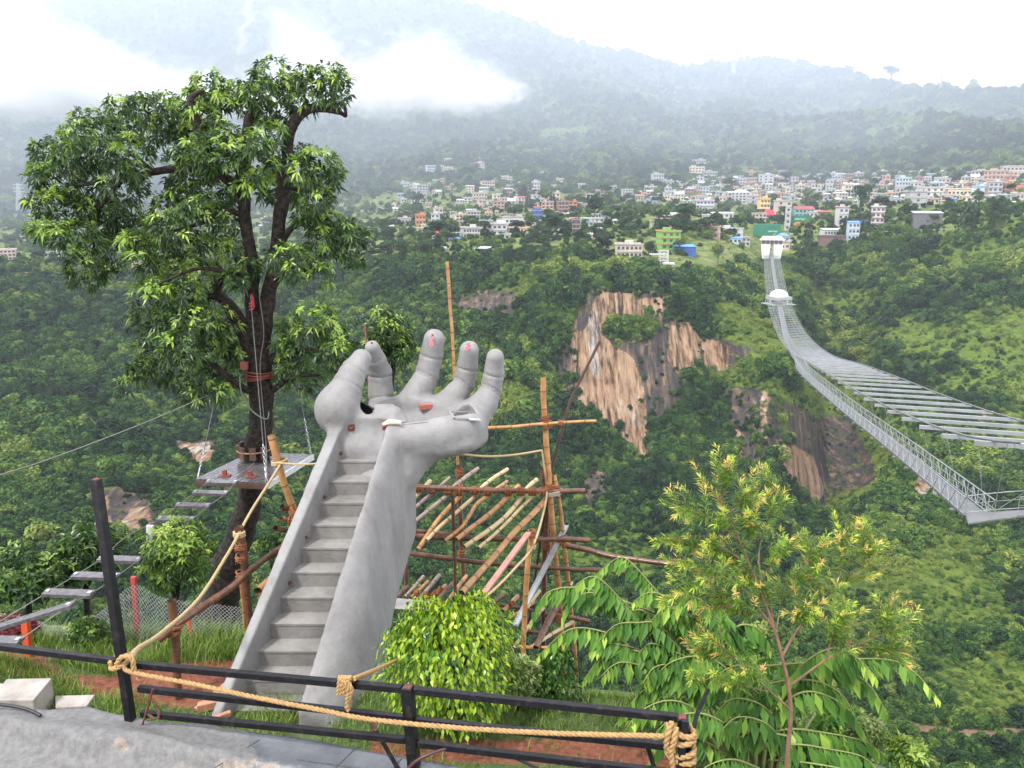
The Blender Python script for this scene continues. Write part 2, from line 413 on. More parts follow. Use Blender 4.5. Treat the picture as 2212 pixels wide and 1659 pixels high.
NR = len(TY)
tv = np.stack([TX, TY, TZ], -1).reshape(-1, 3)
ii = np.arange(NR-1)[:, None]*NC + np.arange(NC-1)[None, :]
tf = np.stack([ii, ii+1, ii+NC+1, ii+NC], -1).reshape(-1, 4)
def terrain_mat():
    m, t, b = nmat('hill_ground')
    def att(n):
        a = t.nodes.new('ShaderNodeAttribute'); a.attribute_name = n; return a.outputs['Fac']
    geo = t.nodes.new('ShaderNodeNewGeometry')
    nA = noise_node(t, 0.10, 9, 0.65, vec=geo.outputs['Position'])
    nB = noise_node(t, 0.45, 8, 0.7, vec=geo.outputs['Position'])
    forest = ramp(t, nB.outputs['Fac'], [(0.3, (.007,.016,.006)), (0.5, (.018,.04,.010)), (0.72, (.045,.085,.02))])
    grass = ramp(t, nB.outputs['Fac'], [(0.28, (.018,.034,.008)), (0.42, (.045,.08,.012)), (0.54, (.085,.125,.016)), (0.66, (.125,.145,.028)), (0.8, (.13,.105,.04))])
    # rock with vertical streaks
    mp = t.nodes.new('ShaderNodeMapping'); mp.inputs['Scale'].default_value = (0.42, 0.10, 0.022)
    t.links.new(geo.outputs['Position'], mp.inputs['Vector'])
    st = noise_node(t, 1.0, 9, 0.72, vec=mp.outputs[0])
    tan = ramp(t, st.outputs['Fac'], [(0.30, (.02,.015,.013)), (0.40, (.12,.072,.045)), (0.5, (.23,.15,.095)), (0.60, (.28,.205,.14)), (0.70, (.36,.32,.27))])
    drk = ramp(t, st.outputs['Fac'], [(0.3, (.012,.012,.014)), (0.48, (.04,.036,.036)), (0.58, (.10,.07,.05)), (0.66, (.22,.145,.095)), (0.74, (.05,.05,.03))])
    def thr(src, noise, lo, hi, k):
        ma = t.nodes.new('ShaderNodeMath'); ma.operation = 'MULTIPLY_ADD'
        t.links.new(noise, ma.inputs[0]); ma.inputs[1].default_value = k; t.links.new(src, ma.inputs[2])
        mr = t.nodes.new('ShaderNodeMapRange'); mr.inputs['From Min'].default_value = lo; mr.inputs['From Max'].default_value = hi
        t.links.new(ma.outputs[0], mr.inputs['Value']); return mr.outputs[0]
    mab = t.nodes.new('ShaderNodeMath'); mab.operation = 'MULTIPLY_ADD'; t.links.new(nA.outputs['Fac'], mab.inputs[0]); mab.inputs[1].default_value = .55
    mb2 = t.nodes.new('ShaderNodeMath'); mb2.operation = 'MULTIPLY'; t.links.new(nB.outputs['Fac'], mb2.inputs[0]); mb2.inputs[1].default_value = .45; t.links.new(mb2.outputs[0], mab.inputs[2]); nAB = mab.outputs[0]
    mp2 = t.nodes.new('ShaderNodeMapping'); mp2.inputs['Scale'].default_value = (.07, .03, .012); t.links.new(geo.outputs['Position'], mp2.inputs['Vector'])
    big = noise_node(t, 1.0, 6, .6, vec=mp2.outputs[0])
    grey = ramp(t, st.outputs['Fac'], [(.3, (.03,.03,.032)), (.45, (.16,.155,.15)), (.55, (.42,.39,.35)), (.68, (.10,.095,.09))])
    mp3 = t.nodes.new('ShaderNodeMapping'); mp3.inputs['Scale'].default_value = (.30, .05, .012); t.links.new(geo.outputs['Position'], mp3.inputs['Vector'])
    ck = noise_node(t, 1.0, 7, .66, vec=mp3.outputs[0])
    crk = ramp(t, ck.outputs['Fac'], [(.36, (.10,.09,.085)), (.41, (.6,.57,.55)), (.47, (1,1,1)), (.56, (1.05,1.03,1)), (.60, (.55,.5,.47)), (.64, (.14,.12,.11)), (.68, (.8,.78,.76))])
    bsel = ramp(t, big.outputs['Fac'], [(.56, (0,0,0)), (.66, (1,1,1))])
    tan2 = mixc(t, bsel.outputs[0], tan.outputs[0], grey.outputs[0])
    mcr = t.nodes.new('ShaderNodeMix'); mcr.data_type = 'RGBA'; mcr.blend_type = 'MULTIPLY'; mcr.inputs[0].default_value = .95; t.links.new(tan2, mcr.inputs[6]); t.links.new(crk.outputs[0], mcr.inputs[7]); tan2 = mcr.outputs[2]
    c = mixc(t, thr(att('grass'), nB.outputs['Fac'], 0.72, 1.12, 1.1), forest.outputs[0], grass.outputs[0])
    fld = ramp(t, nA.outputs['Fac'], [(0.36, (.06,.10,.025)), (0.5, (.11,.15,.04)), (0.64, (.20,.19,.09))])
    wv = t.nodes.new('ShaderNodeTexWave'); wv.bands_direction = 'Z'; wv.inputs['Scale'].default_value = 0.11; wv.inputs['Distortion'].default_value = 5.0; wv.inputs['Detail'].default_value = 3
    t.links.new(geo.outputs['Position'], wv.inputs['Vector'])
    fw = ramp(t, wv.outputs['Fac'], [(0.15, (.55,.55,.5)), (0.45, (1,1,1))])
    mm = t.nodes.new('ShaderNodeMix'); mm.data_type = 'RGBA'; mm.blend_type = 'MULTIPLY'; mm.inputs[0].default_value = 0.6
    t.links.new(fld.outputs[0], mm.inputs[6]); t.links.new(fw.outputs[0], mm.inputs[7])
    c = mixc(t, thr(att('village'), nA.outputs['Fac'], 0.9, 1.2, 0.5), c, mm.outputs[2])
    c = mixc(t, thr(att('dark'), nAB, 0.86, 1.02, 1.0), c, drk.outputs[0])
    c = mixc(t, thr(att('rock'), nAB, 0.82, 0.92, 1.0), c, tan2)
    soil = ramp(t, nB.outputs['Fac'], [(0.3, (.13,.082,.05)), (0.7, (.24,.165,.11))])
    c = mixc(t, thr(att('path'), nB.outputs['Fac'], 0.75, 1.0, 0.7), c, soil.outputs[0])
    slide = ramp(t, nB.outputs['Fac'], [(0.3, (.13,.10,.07)), (0.7, (.24,.18,.13))])
    c = mixc(t, thr(att('slide'), nB.outputs['Fac'], 0.7, 1.0, 0.7), c, slide.outputs[0])
    t.links.new(c, b.inputs['Base Color']); b.inputs['Roughness'].default_value = 0.95; b.inputs['Specular IOR Level'].default_value = 0.15
    ad = t.nodes.new('ShaderNodeMath'); ad.operation = 'ADD'; t.links.new(nB.outputs['Fac'], ad.inputs[0]); t.links.new(st.outputs['Fac'], ad.inputs[1])
    bump(t, b, ad.outputs[0], 0.8, 1.2)
    return m
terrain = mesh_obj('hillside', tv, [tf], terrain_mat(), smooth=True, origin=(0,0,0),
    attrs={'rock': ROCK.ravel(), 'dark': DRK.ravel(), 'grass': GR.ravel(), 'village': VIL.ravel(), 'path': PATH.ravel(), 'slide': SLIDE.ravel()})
tag(terrain, 'steep wooded gorge wall with tan cliffs, plateau and mountain behind', 'hills', kind='structure')
tri = np.concatenate([tf[:, [0,1,2]], tf[:, [0,2,3]]])
BVH = BVHTree.FromPolygons([tuple(v) for v in tv], [tuple(f) for f in tri.tolist()])
def T(px, py):
    """terrain point seen at (px, py)"""
    d = V(px, py, 1.0).normalized()
    h = BVH.ray_cast(Vector((0,0,0)) + d*30, d)
    return h[0]
def ground_at(x, y):
    h = BVH.ray_cast(Vector((x, y, 2000)), Vector((0,0,-1)))
    return h[0]

# ------------------------------------------------------------------ haze over the valley, kept below the camera's sky
def volume_mat(name, colr, dens, aniso=0.0):
    m = bpy.data.materials.new(name); m.use_nodes = True; t = m.node_tree
    t.nodes.remove(t.nodes['Principled BSDF'])
    pv = t.nodes.new('ShaderNodeVolumePrincipled')
    pv.inputs['Color'].default_value = colr + (1,); pv.inputs['Density'].default_value = dens; pv.inputs['Anisotropy'].default_value = aniso
    t.links.new(pv.outputs[0], t.nodes['Material Output'].inputs['Volume'])
    return m, t, pv
hm, _, _ = volume_mat('haze_air', (0.78, 0.86, 1.0), 0.00009)
zmin, zmax = float(TZ.min())-1.0, float(TZ.max())+3.0+25
hb = MB(); hb.box((0, 1550, (zmin+zmax)/2), (6200, 3900, zmax-zmin))
haze = hb.build('haze', hm)
tag(haze, 'pale monsoon haze filling the valley', 'haze', kind='stuff')

mm_, _, _ = volume_mat('mist_air', (0.79, 0.865, 1.0), 0.00048)
b_ = MB(); b_.box((0, 2050, (zmin+zmax)/2), (6100, 2800, zmax-zmin-6))
mist = b_.build('mist', mm_)
tag(mist, 'bluish white mist hanging over the far mountain', 'mist', kind='stuff')

# low cloud bank on the mountainside
def cloud_mat():
    m, t, pv = volume_mat('cloud_vapour', (1.0, 1.0, 1.0), 0.0, 0.0)
    tc = t.nodes.new('ShaderNodeTexCoord')
    n = noise_node(t, 5.0, 11, 0.72, 'Generated', 1.0); 
    mp = t.nodes.new('ShaderNodeMapping'); mp.inputs['Scale'].default_value = (2.6, 1.0, 0.85)
    t.links.new(tc.outputs['Generated'], mp.inputs['Vector']); t.links.new(mp.outputs[0], n.inputs['Vector'])
    # distance from the middle of the bank, in the box's own space
    sx = t.nodes.new('ShaderNodeSeparateXYZ'); t.links.new(tc.outputs['Generated'], sx.inputs[0])
    def mth(op, a, b=None, c=None):
        q = t.nodes.new('ShaderNodeMath'); q.operation = op
        for i, v in enumerate((a, b, c)):
            if v is None: continue
            if hasattr(v, 'is_output'): t.links.new(v, q.inputs[i])
            else: q.inputs[i].default_value = v
        return q.outputs[0]
    def crv(src, pts):
        fc = t.nodes.new('ShaderNodeFloatCurve'); cu = fc.mapping.curves[0]
        while len(cu.points) < len(pts): cu.points.new(0.5, 0.5)
        for p, (x, y) in zip(cu.points, pts): p.location = (x, y)
        fc.mapping.update(); t.links.new(src, fc.inputs['Value']); return fc.outputs[0]
    top = crv(sx.outputs[0], CLOUD_TOP); bot = crv(sx.outputs[0], CLOUD_BOT)
    up = mth('SUBTRACT', top, sx.outputs[2]); dn = mth('SUBTRACT', sx.outputs[2], bot)
    inn = mth('MINIMUM', mth('MULTIPLY', up, 2.0), mth('MULTIPLY', dn, 4.5))
    y2 = mth('MINIMUM', sx.outputs[1], mth('SUBTRACT', 1.0, sx.outputs[1]))
    inn = mth('MINIMUM', inn, mth('MULTIPLY', y2, 1.5))
    v = mth('MULTIPLY_ADD', mth('SUBTRACT', n.outputs['Fac'], 0.5), 2.9, inn)
    d = t.nodes.new('ShaderNodeMapRange'); d.inputs['From Min'].default_value = 0.02; d.inputs['From Max'].default_value = 0.55
    d.inputs['To Max'].default_value = 0.03; t.links.new(v, d.inputs['Value'])
    t.links.new(d.outputs[0], pv.inputs['Density'])
    return m
CLOUD_TOP = [(0, .88), (.16, .86), (.28, .74), (.36, .52), (.48, .38), (.58, .34), (.635, .72), (.70, .52), (.78, .58), (.88, .46), (.94, .30), (1, .0)]
CLOUD_BOT = [(0, .09), (.2, .08), (.4, .10), (.6, .13), (.75, .13), (.88, .14), (.95, .22), (1, .3)]
A_, B_ = V(-240, 275, 1180), V(1200, -20, 1180)
cb = MB(); cb.box(((A_.x+B_.x)/2, 1180, (A_.z+B_.z)/2), (B_.x-A_.x, 240, B_.z-A_.z))
cloud = cb.build('low_cloud', cloud_mat())
tag(cloud, 'white low cloud bank drifting across the mountain behind the tall tree', 'cloud', kind='stuff')

# ------------------------------------------------------------------ woods
FOREST = leaf_mat('forest_leaves', [(0.0, (.55,.55,.55)), (0.5, (.95,.95,.95)), (1.0, (1.55,1.5,1.3))], 0.6, 0.12,
    inst=[(0.0, (.004,.014,.006)), (0.3, (.010,.034,.010)), (0.55, (.028,.075,.014)), (0.8, (.085,.15,.024)), (1.0, (.16,.21,.04))], spec=0.2)
BARK_FAR = mat('far_bark', (.05,.04,.03), (.11,.09,.07), 8, 0.9, 0.3)
def crown_arrays(seed, n=620, flat=1.0, lobes=9, leaf=0.15, droop=0.0):
    g = np.random.default_rng(seed)
    L = []
    for q in range(lobes):
        a = g.uniform(0, 6.283); r = g.uniform(0.15, 0.62)*(1 if q else 0); z = g.uniform(-0.35, 0.5) if q else 0.35
        L.append((r*math.cos(a), r*math.sin(a), z*flat, g.uniform(0.3, 0.5)))
    vs, fs, tt = [], [], []
    for q in range(n):
        l = L[g.integers(len(L))]
        d = g.normal(size=3); d[2] = d[2]*0.8+0.25; d /= np.linalg.norm(d)
        c = np.array(l[:3]) + d*l[3]*g.uniform(0.72, 1.08)
        if droop: c[2] -= droop*max(0, math.hypot(c[0], c[1])-0.35)
        nrm = d + g.normal(size=3)*0.55; nrm /= np.linalg.norm(nrm)
        u = np.cross(nrm, g.normal(size=3)); u /= np.linalg.norm(u); v = np.cross(nrm, u)
        s = leaf*g.uniform(0.6, 1.25)
        b = len(vs)
        vs += [c-u*s*0.9, c-v*s*0.55+nrm*s*0.15, c+u*s, c+v*s*0.55+nrm*s*0.15]; fs.append((b, b+1, b+2, b+3))
        tt.append(np.clip(g.normal(0.45, 0.2) + (q % 3 == 0)*0.1, 0, 1))
    vs = np.array(vs); vs[:, 2] *= flat
    return vs, np.array(fs), np.array(tt)
def tree_thing(base, h, rad, ca, label, group, tint=0.4, trunk=0.04, mt=None, name='wooded_tree', cat='tree', tz=None):
    """single tree: trunk with a few limbs, crown"""
    b = Vector(base); r = thing(name, b, label, cat, group)
    mb = MB(); tz = h*0.62 if tz is None else tz
    mb.tube([b+Vector((0,0,-0.6)), b+Vector((rad*0.05,0,tz*0.5)), b+Vector((0,rad*0.05,tz))], [trunk*h*0.6, trunk*h*0.45, trunk*h*0.3], 6)
    for q in range(4):
        a = q*1.6+h; e = b + Vector((math.cos(a)*rad*0.55, math.sin(a)*rad*0.55, tz+(h-tz)*0.45))
        mb.tube([b+Vector((0,0,tz*0.7)), (b+e)/2+Vector((0,0,tz*0.55)), e], [trunk*h*0.28, trunk*h*0.2, trunk*h*0.06], 5)
    mb.build('trunk', BARK_FAR, r)
    vs, fs, tt = ca
    hz = (h - tz*0.75)/1.7
    vv = vs*np.array([rad, rad, hz]) + np.array([b.x, b.y, b.z + h - hz*0.88])
    o = mesh_obj('crown', vv, [fs], mt or FOREST_ONE[int(tint*3.99)], r, tint=tt)
    return r, o
FOREST_ONE = []
for k, cc in enumerate([(.016,.038,.018), (.028,.062,.022), (.048,.092,.026), (.085,.13,.035)]):
    FOREST_ONE.append(leaf_mat('single_tree_leaves_%s' % 'abcd'[k], [(0.0, tuple(x*.55 for x in cc)), (0.5, cc), (1.0, tuple(x*1.55 for x in cc))], 0.55, 0.22, spec=0.25))
CA = [crown_arrays(3), crown_arrays(5, 560, 0.8, 11, 0.16), crown_arrays(8, 640, 1.15, 8, 0.14), crown_arrays(13, 520, 0.75, 10, 0.17, 0.5)]

# scatter over the hillside: screen-even sampling, denser in woods
def scatter(n, smin, smax, accept):
    P = []
    q = rng.random(n*1)
    # cumulative choice over rows 2..10.2
    rsel = np.nonzero((TS > 1.6) & (TS < 10.05))[0]
    r0 = rsel[rng.integers(0, len(rsel)-1, n)]; c0 = rng.integers(30, NC-31, n)
    a, b = rng.random(n), rng.random(n)
    def g(A): return (A[r0, c0]*(1-a)*(1-b)+A[r0+1, c0]*a*(1-b)+A[r0, c0+1]*(1-a)*b+A[r0+1, c0+1]*a*b)
    d = dict(x=g(TX), y=g(TY), z=g(TZ), rock=g(ROCK), dark=g(DRK), grass=g(GR), vil=g(VIL), path=g(PATH), slide=g(SLIDE), s=TS[r0], px=g(PX0), py=g(PY0), fm=g(FM))
    pr = accept(d)
    k = rng.random(n) < pr
    return {key: v[k] for key, v in d.items()}
def acc(d):
    p = np.ones(len(d['x']))
    p *= np.where(d['grass'] > 0.35, 0.75, 1.0)
    p *= np.clip(1.2-d['rock']*1.7, 0.02, 1); p *= np.clip(1.1-d['dark']*1.2, np.where(d['px'] > 1560, .2, .08), 1)
    p *= np.where(d['vil'] > 0.5, np.where((d['px'] > 1430) & (d['py'] < 448), .34, .58), 1.0); p *= np.where(d['path'] > 0.2, 0.0, 1.0); p *= np.where(d['slide'] > 0.15, 0.0, 1.0)
    p *= np.where(d['fm'] > 0.45, 0.8, 1.0)
    p *= np.where((d['px'] > 1608) & (d['px'] < 1692) & (d['py'] > 490) & (d['py'] < 590), 0.0, 1.0)
    p *= np.where((d['px'] > 1325) & (d['px'] < 1720) & (d['py'] > 515) & (d['py'] < 578) & (d['s'] > 4.4), 0.25, 1.0)
    p = np.where(((d['px']-1372)/62)**2+((d['py']-742)/34)**2 < 1, .9, p)
    p = np.where(((d['px']-1440)/50)**2+((d['py']-690)/22)**2 < 1, np.maximum(p, .5), p)
    p = np.where(((d['px']-1690)/40)**2+((d['py']-950)/30)**2 < 1, np.maximum(p, .6), p)
    return p
S = SCT = scatter(96000, 0, 0, acc)
n = len(S['x'])
near = np.clip((S['y']-150)/450, 0, 1)
size = (1.5+2.1*near + np.clip((S['y']-700)/900, 0, 1)*2.6) * np.exp(rng.normal(0, 0.32, n))
patch = fbm(S['x']/30, S['y']/30, S['z']/30, 3, 91)
size *= np.where(S['dark'] > .45, .6, 1.0)
size *= np.where(S['grass'] > 0.35, rng.uniform(.25, .75, n), 1.0)*np.where(S['vil'] > 0.5, 0.75, 1)*np.where(S['s'] < 3.0, 0.9, 1)*(1+patch*0.25)
itint = np.clip(0.47 + patch*0.34 + rng.normal(0, 0.2, n) + np.where(S['grass'] > 0.35, 0.25, 0) + np.where((S['px'] > 1600) & (S['s'] < 5), 0.10, 0), 0, 1)
FPTS = np.stack([S['x'], S['y'], S['z'] + size*0.35], -1)

def gn_scatter(name, pts, scale, tint, protos, material, label, cat='woods'):
    """one object: its mesh holds the crown shapes and the loose points they are placed on"""
    pv, pf, pt, pk = [], [], [], []
    for k, (vs, fs, tt) in enumerate(protos):
        pf.append(fs + sum(len(a) for a in pv)); pv.append(vs); pt.append(tt); pk.append(np.full(len(vs), float(k)))
    pv, pf, pt, pk = np.concatenate(pv), np.concatenate(pf), np.concatenate(pt), np.concatenate(pk)
    n, m = len(pts), len(pv)
    o = mesh_obj(name, np.concatenate([pv, pts]), [pf], material, origin=(0,0,0), tint=pt, attrs={
        'isp': np.r_[np.ones(m), np.zeros(n)], 'pid': np.r_[pk, rng.integers(0, len(protos), n)],
        'psc': np.r_[np.ones(m), scale], 'itint': np.r_[np.zeros(m), tint], 'prot': np.r_[np.zeros(m), rng.uniform(0, 6.283, n)]})
    tag(o, label, cat, kind='stuff')
    ng = bpy.data.node_groups.new(name, 'GeometryNodeTree')
    ng.interface.new_socket('Geometry', in_out='INPUT', socket_type='NodeSocketGeometry')
    ng.interface.new_socket('Geometry', in_out='OUTPUT', socket_type='NodeSocketGeometry')
    N = ng.nodes; Lk = ng.links.new
    gi, go = N.new('NodeGroupInput'), N.new('NodeGroupOutput')
    def na(nm):
        a = N.new('GeometryNodeInputNamedAttribute'); a.data_type = 'FLOAT'; a.inputs['Name'].default_value = nm; return a.outputs['Attribute']
    def sep(src, nm, val):
        c = N.new('FunctionNodeCompare'); c.data_type = 'FLOAT'; c.operation = 'EQUAL'; Lk(na(nm), c.inputs[0]); c.inputs[1].default_value = val; c.inputs['Epsilon'].default_value = 0.1
        q = N.new('GeometryNodeSeparateGeometry'); q.domain = 'POINT'; Lk(src, q.inputs['Geometry']); Lk(c.outputs[0], q.inputs['Selection']); return q
    s0 = sep(gi.outputs[0], 'isp', 1.0)
    jn = N.new('GeometryNodeJoinGeometry')
    for k in range(len(protos)):
        a = sep(s0.outputs['Selection'], 'pid', float(k)); b = sep(s0.outputs['Inverted'], 'pid', float(k))
        m2p = N.new('GeometryNodeMeshToPoints'); Lk(b.outputs['Selection'], m2p.inputs['Mesh'])
        cx = N.new('ShaderNodeCombineXYZ'); Lk(na('prot'), cx.inputs[2])
        ip = N.new('GeometryNodeInstanceOnPoints')
        Lk(m2p.outputs[0], ip.inputs['Points']); Lk(a.outputs['Selection'], ip.inputs['Instance'])
        Lk(cx.outputs[0], ip.inputs['Rotation']); Lk(na('psc'), ip.inputs['Scale']); Lk(ip.outputs[0], jn.inputs[0])
    Lk(jn.outputs[0], go.inputs[0])
    md = o.modifiers.new('scatter', 'NODES'); md.node_group = ng
    return o
forest = gn_scatter('forest', FPTS, size, itint, CA, FOREST, 'dense green woods and bushes covering the gorge walls and the mountainside')
# ------------------------------------------------------------------ giant concrete hand with a staircase in its forearm
def Zn(Y): return -6.04 + (2.2/2.9)*(Y-8.6)
def uLo(Y): return -3.42 + .238*(Y-9)
def uLi(Y): return -3.37 + .255*(Y-8.6)
def uRi(Y): return -2.5 + .1875*(Y-8.5)
def uRo(Y): return -1.76 + .105*(Y-9.3) - .16*np.exp(-((Y-10.75)/1.05)**2)
def smin(a, b, k):
    h = np.clip(0.5+0.5*(b-a)/k, 0, 1); return b*(1-h)+a*h-k*h*(1-h)
def smax(a, b, k): return -smin(-a, -b, k)
def A3(p): return np.array([p.x, p.y, p.z])
def cone_d(P, a, b, ra, rb):
    ba = b-a; t = np.clip(((P-a)@ba)/(ba@ba), 0, 1)
    return np.linalg.norm(P-a-t[:, None]*ba, axis=1) - (ra+(rb-ra)*t)
def ell_d(P, c, r, ax=None):
    q = P-c
    if ax is not None: q = q@ax.T
    k0 = np.linalg.norm(q/r, axis=1); k1 = np.linalg.norm(q/(r*r), axis=1)
    return k0*(k0-1)/np.maximum(k1, 1e-6)
def PXR(y, px): return px*y/1.0/FPX*1.03
# finger chains: (px, py, metres ahead, radius in picture units)
CH = {
 'thumb':  [(724,882,12.05,42),(748,838,12.15,33),(764,803,12.3,27.5),(781,775,12.45,21.5)],
 'index':  [(826,884,13.25,29),(822,845,13.35,26),(821,806,13.35,24.5),(812,777,13.2,21),(804,752,13.05,16)],
 'middle': [(885,872,13.1,31),(906,842,13.3,27.5),(921,812,13.4,25.5),(932,768,13.42,24),(938,733,13.36,22.5)],
 'ring':   [(958,880,13.0,30),(984,853,13.2,25.5),(1000,832,13.3,24),(1009,793,13.3,22.5),(1014,757,13.22,20.5)],
 'little': [(1012,905,12.75,38),(1045,874,12.95,29.5),(1059,846,13.05,24),(1067,807,13.05,21.5),(1070,772,12.98,18.5)],
}
FING = {}
for k_, ch in CH.items():
    FING[k_] = [(A3(V(x, y, d)), PXR(d, r)) for x, y, d, r in ch]
CREASE = []   # (point, axis, radius, depth)
def crease(k_, i, f, dep=0.022, dbl=False):
    a, b = FING[k_][i][0], FING[k_][i+1][0]; ra, rb = FING[k_][i][1], FING[k_][i+1][1]
    ax = (b-a)/np.linalg.norm(b-a)
    for o in ((0, 0.045) if dbl else (0,)): CREASE.append((a+(b-a)*f+ax*o, ax, (ra+(rb-ra)*f)*1.45, dep))
crease('thumb', 1, 0.15); crease('thumb', 2, 0.0)
crease('index', 1, 0.9); crease('index', 0, 0.6); crease('index', 3, .3, .012)
crease('middle', 1, 0.85, .022, True); crease('middle', 2, 0.95)
crease('ring', 1, 0.75, .022, True); crease('ring', 2, 0.95)
crease('little', 1, 0.95, .02, True); crease('little', 2, 0.95)
PALM_C = A3(V(905, 918, 12.55))
HYP = [(A3(V(862, 948, 11.85)), .235), (A3(V(945, 937, 12.1)), .26), (A3(V(1008, 920, 12.45)), .275), (A3(V(1022, 903, 12.75)), .27)]
THEN = A3(V(731, 886, 12.0))
HEEL = A3(V(788, 965, 12.02))
MIRROR = A3(V(806, 903, 12.05)); BOXC = A3(V(996, 900, 12.42))
def hand_sdf(P):
    X, Y, Z = P[:, 0], P[:, 1], P[:, 2]
    w_ = (Z-Zn(Y))*0.797
    ul, ui, ur, uo = uLo(Y), uLi(Y), uRi(Y), uRo(Y)
    # forearm solid
    e = np.clip((X-ur)/(uo-ur), 0, 1)
    top = np.where(X < ui+0.1, 0.25, -0.95+1.22*np.sqrt(np.maximum(1-e**2.3, 0))**1.0)
    d = w_-top
    d = np.where(X > ur, d*0.62, d)
    d = smax(d, ul-X + 0.05*np.clip((0.1-w_)*0, 0, 1), 0.09)
    d = smax(d, X-uo, 0.16)
    d = smax(d, -1.5-w_, 0.25)
    d = smax(d, 8.36-Y, 0.05); d = smax(d, Y-12.2, 0.3)
    d = np.maximum(d, -6.95-Z)
    # slot of the stairs
    slot = np.maximum(np.maximum(ui-X, X-ur), np.maximum(-0.26-w_, Y-11.82))
    d = smax(d, -slot, 0.022)
    # wrist and palm
    h = ell_d(P, HEEL, np.array([.50, .42, .36]))
    wrist = cone_d(P, np.array([-2.05, 11.75, -4.35]), np.array([-1.62, 12.35, -3.75]), .44, .5)
    h = smin(h, wrist, .2)
    h = smin(h, ell_d(P, PALM_C + np.array([0, .1, -.22]), np.array([1.12, .85, .30])), .2)
    h = smin(h, ell_d(P, A3(V(905, 886, 12.95)), np.array([.92, .42, .235])), .2)
    h = smin(h, ell_d(P, THEN, np.array([.335, .36, .40])), .22)
    for a, b in zip(HYP[:-1], HYP[1:]): h = smin(h, cone_d(P, a[0], b[0], a[1], b[1]), .14)
    # hollow of the palm
    h = smax(h, -ell_d(P, PALM_C + np.array([-.10, -.12, .27]), np.array([.60, .40, .27])), .16)
    fs = None
    for k_, ch in FING.items():
        q = None
        for a, b in zip(ch[:-1], ch[1:]):
            c = cone_d(P, a[0], b[0], a[1], b[1]); q = c if q is None else smin(q, c, .05)
        h = smin(h, q, .07 if k_ != 'thumb' else .10)
    d = smin(d, h, .13)
    for c, ax, rr, dep in CREASE:
        v = P-c; s = v@ax; rad = np.linalg.norm(v-s[:, None]*ax, axis=1)
        d = d + dep*np.exp(-(s/0.016)**2)*(rad < rr)
    # recesses: oval mirror slot, square hatch
    d = smax(d, -ell_d(P, MIRROR+np.array([0, -.02, .0]), np.array([.38, .17, .16]), AXM), .02)
    q = np.abs((P-BOXC-np.array([0, 0, .12]))@AXB.T) - np.array([.2, .16, .2])
    d = smax(d, -(np.linalg.norm(np.maximum(q, 0), axis=1)+np.minimum(q.max(1), 0)), .012)
    d = d + 0.006*vnoise(X*3.1, Y*3.1, Z*3.1, 5) + 0.003*vnoise(X*9, Y*9, Z*9, 6)
    return d
def frame(a, b):
    a = a/np.linalg.norm(a); b = b-a*(a@b); b /= np.linalg.norm(b); return np.array([a, b, np.cross(a, b)])
AXM = frame(A3(V(828, 921, 12.0)-V(788, 880, 12.1)), np.array([0., 1., 0.]))
AXB = frame(np.array([1., .45, 0.1]), np.array([-.4, 1., 0.]))

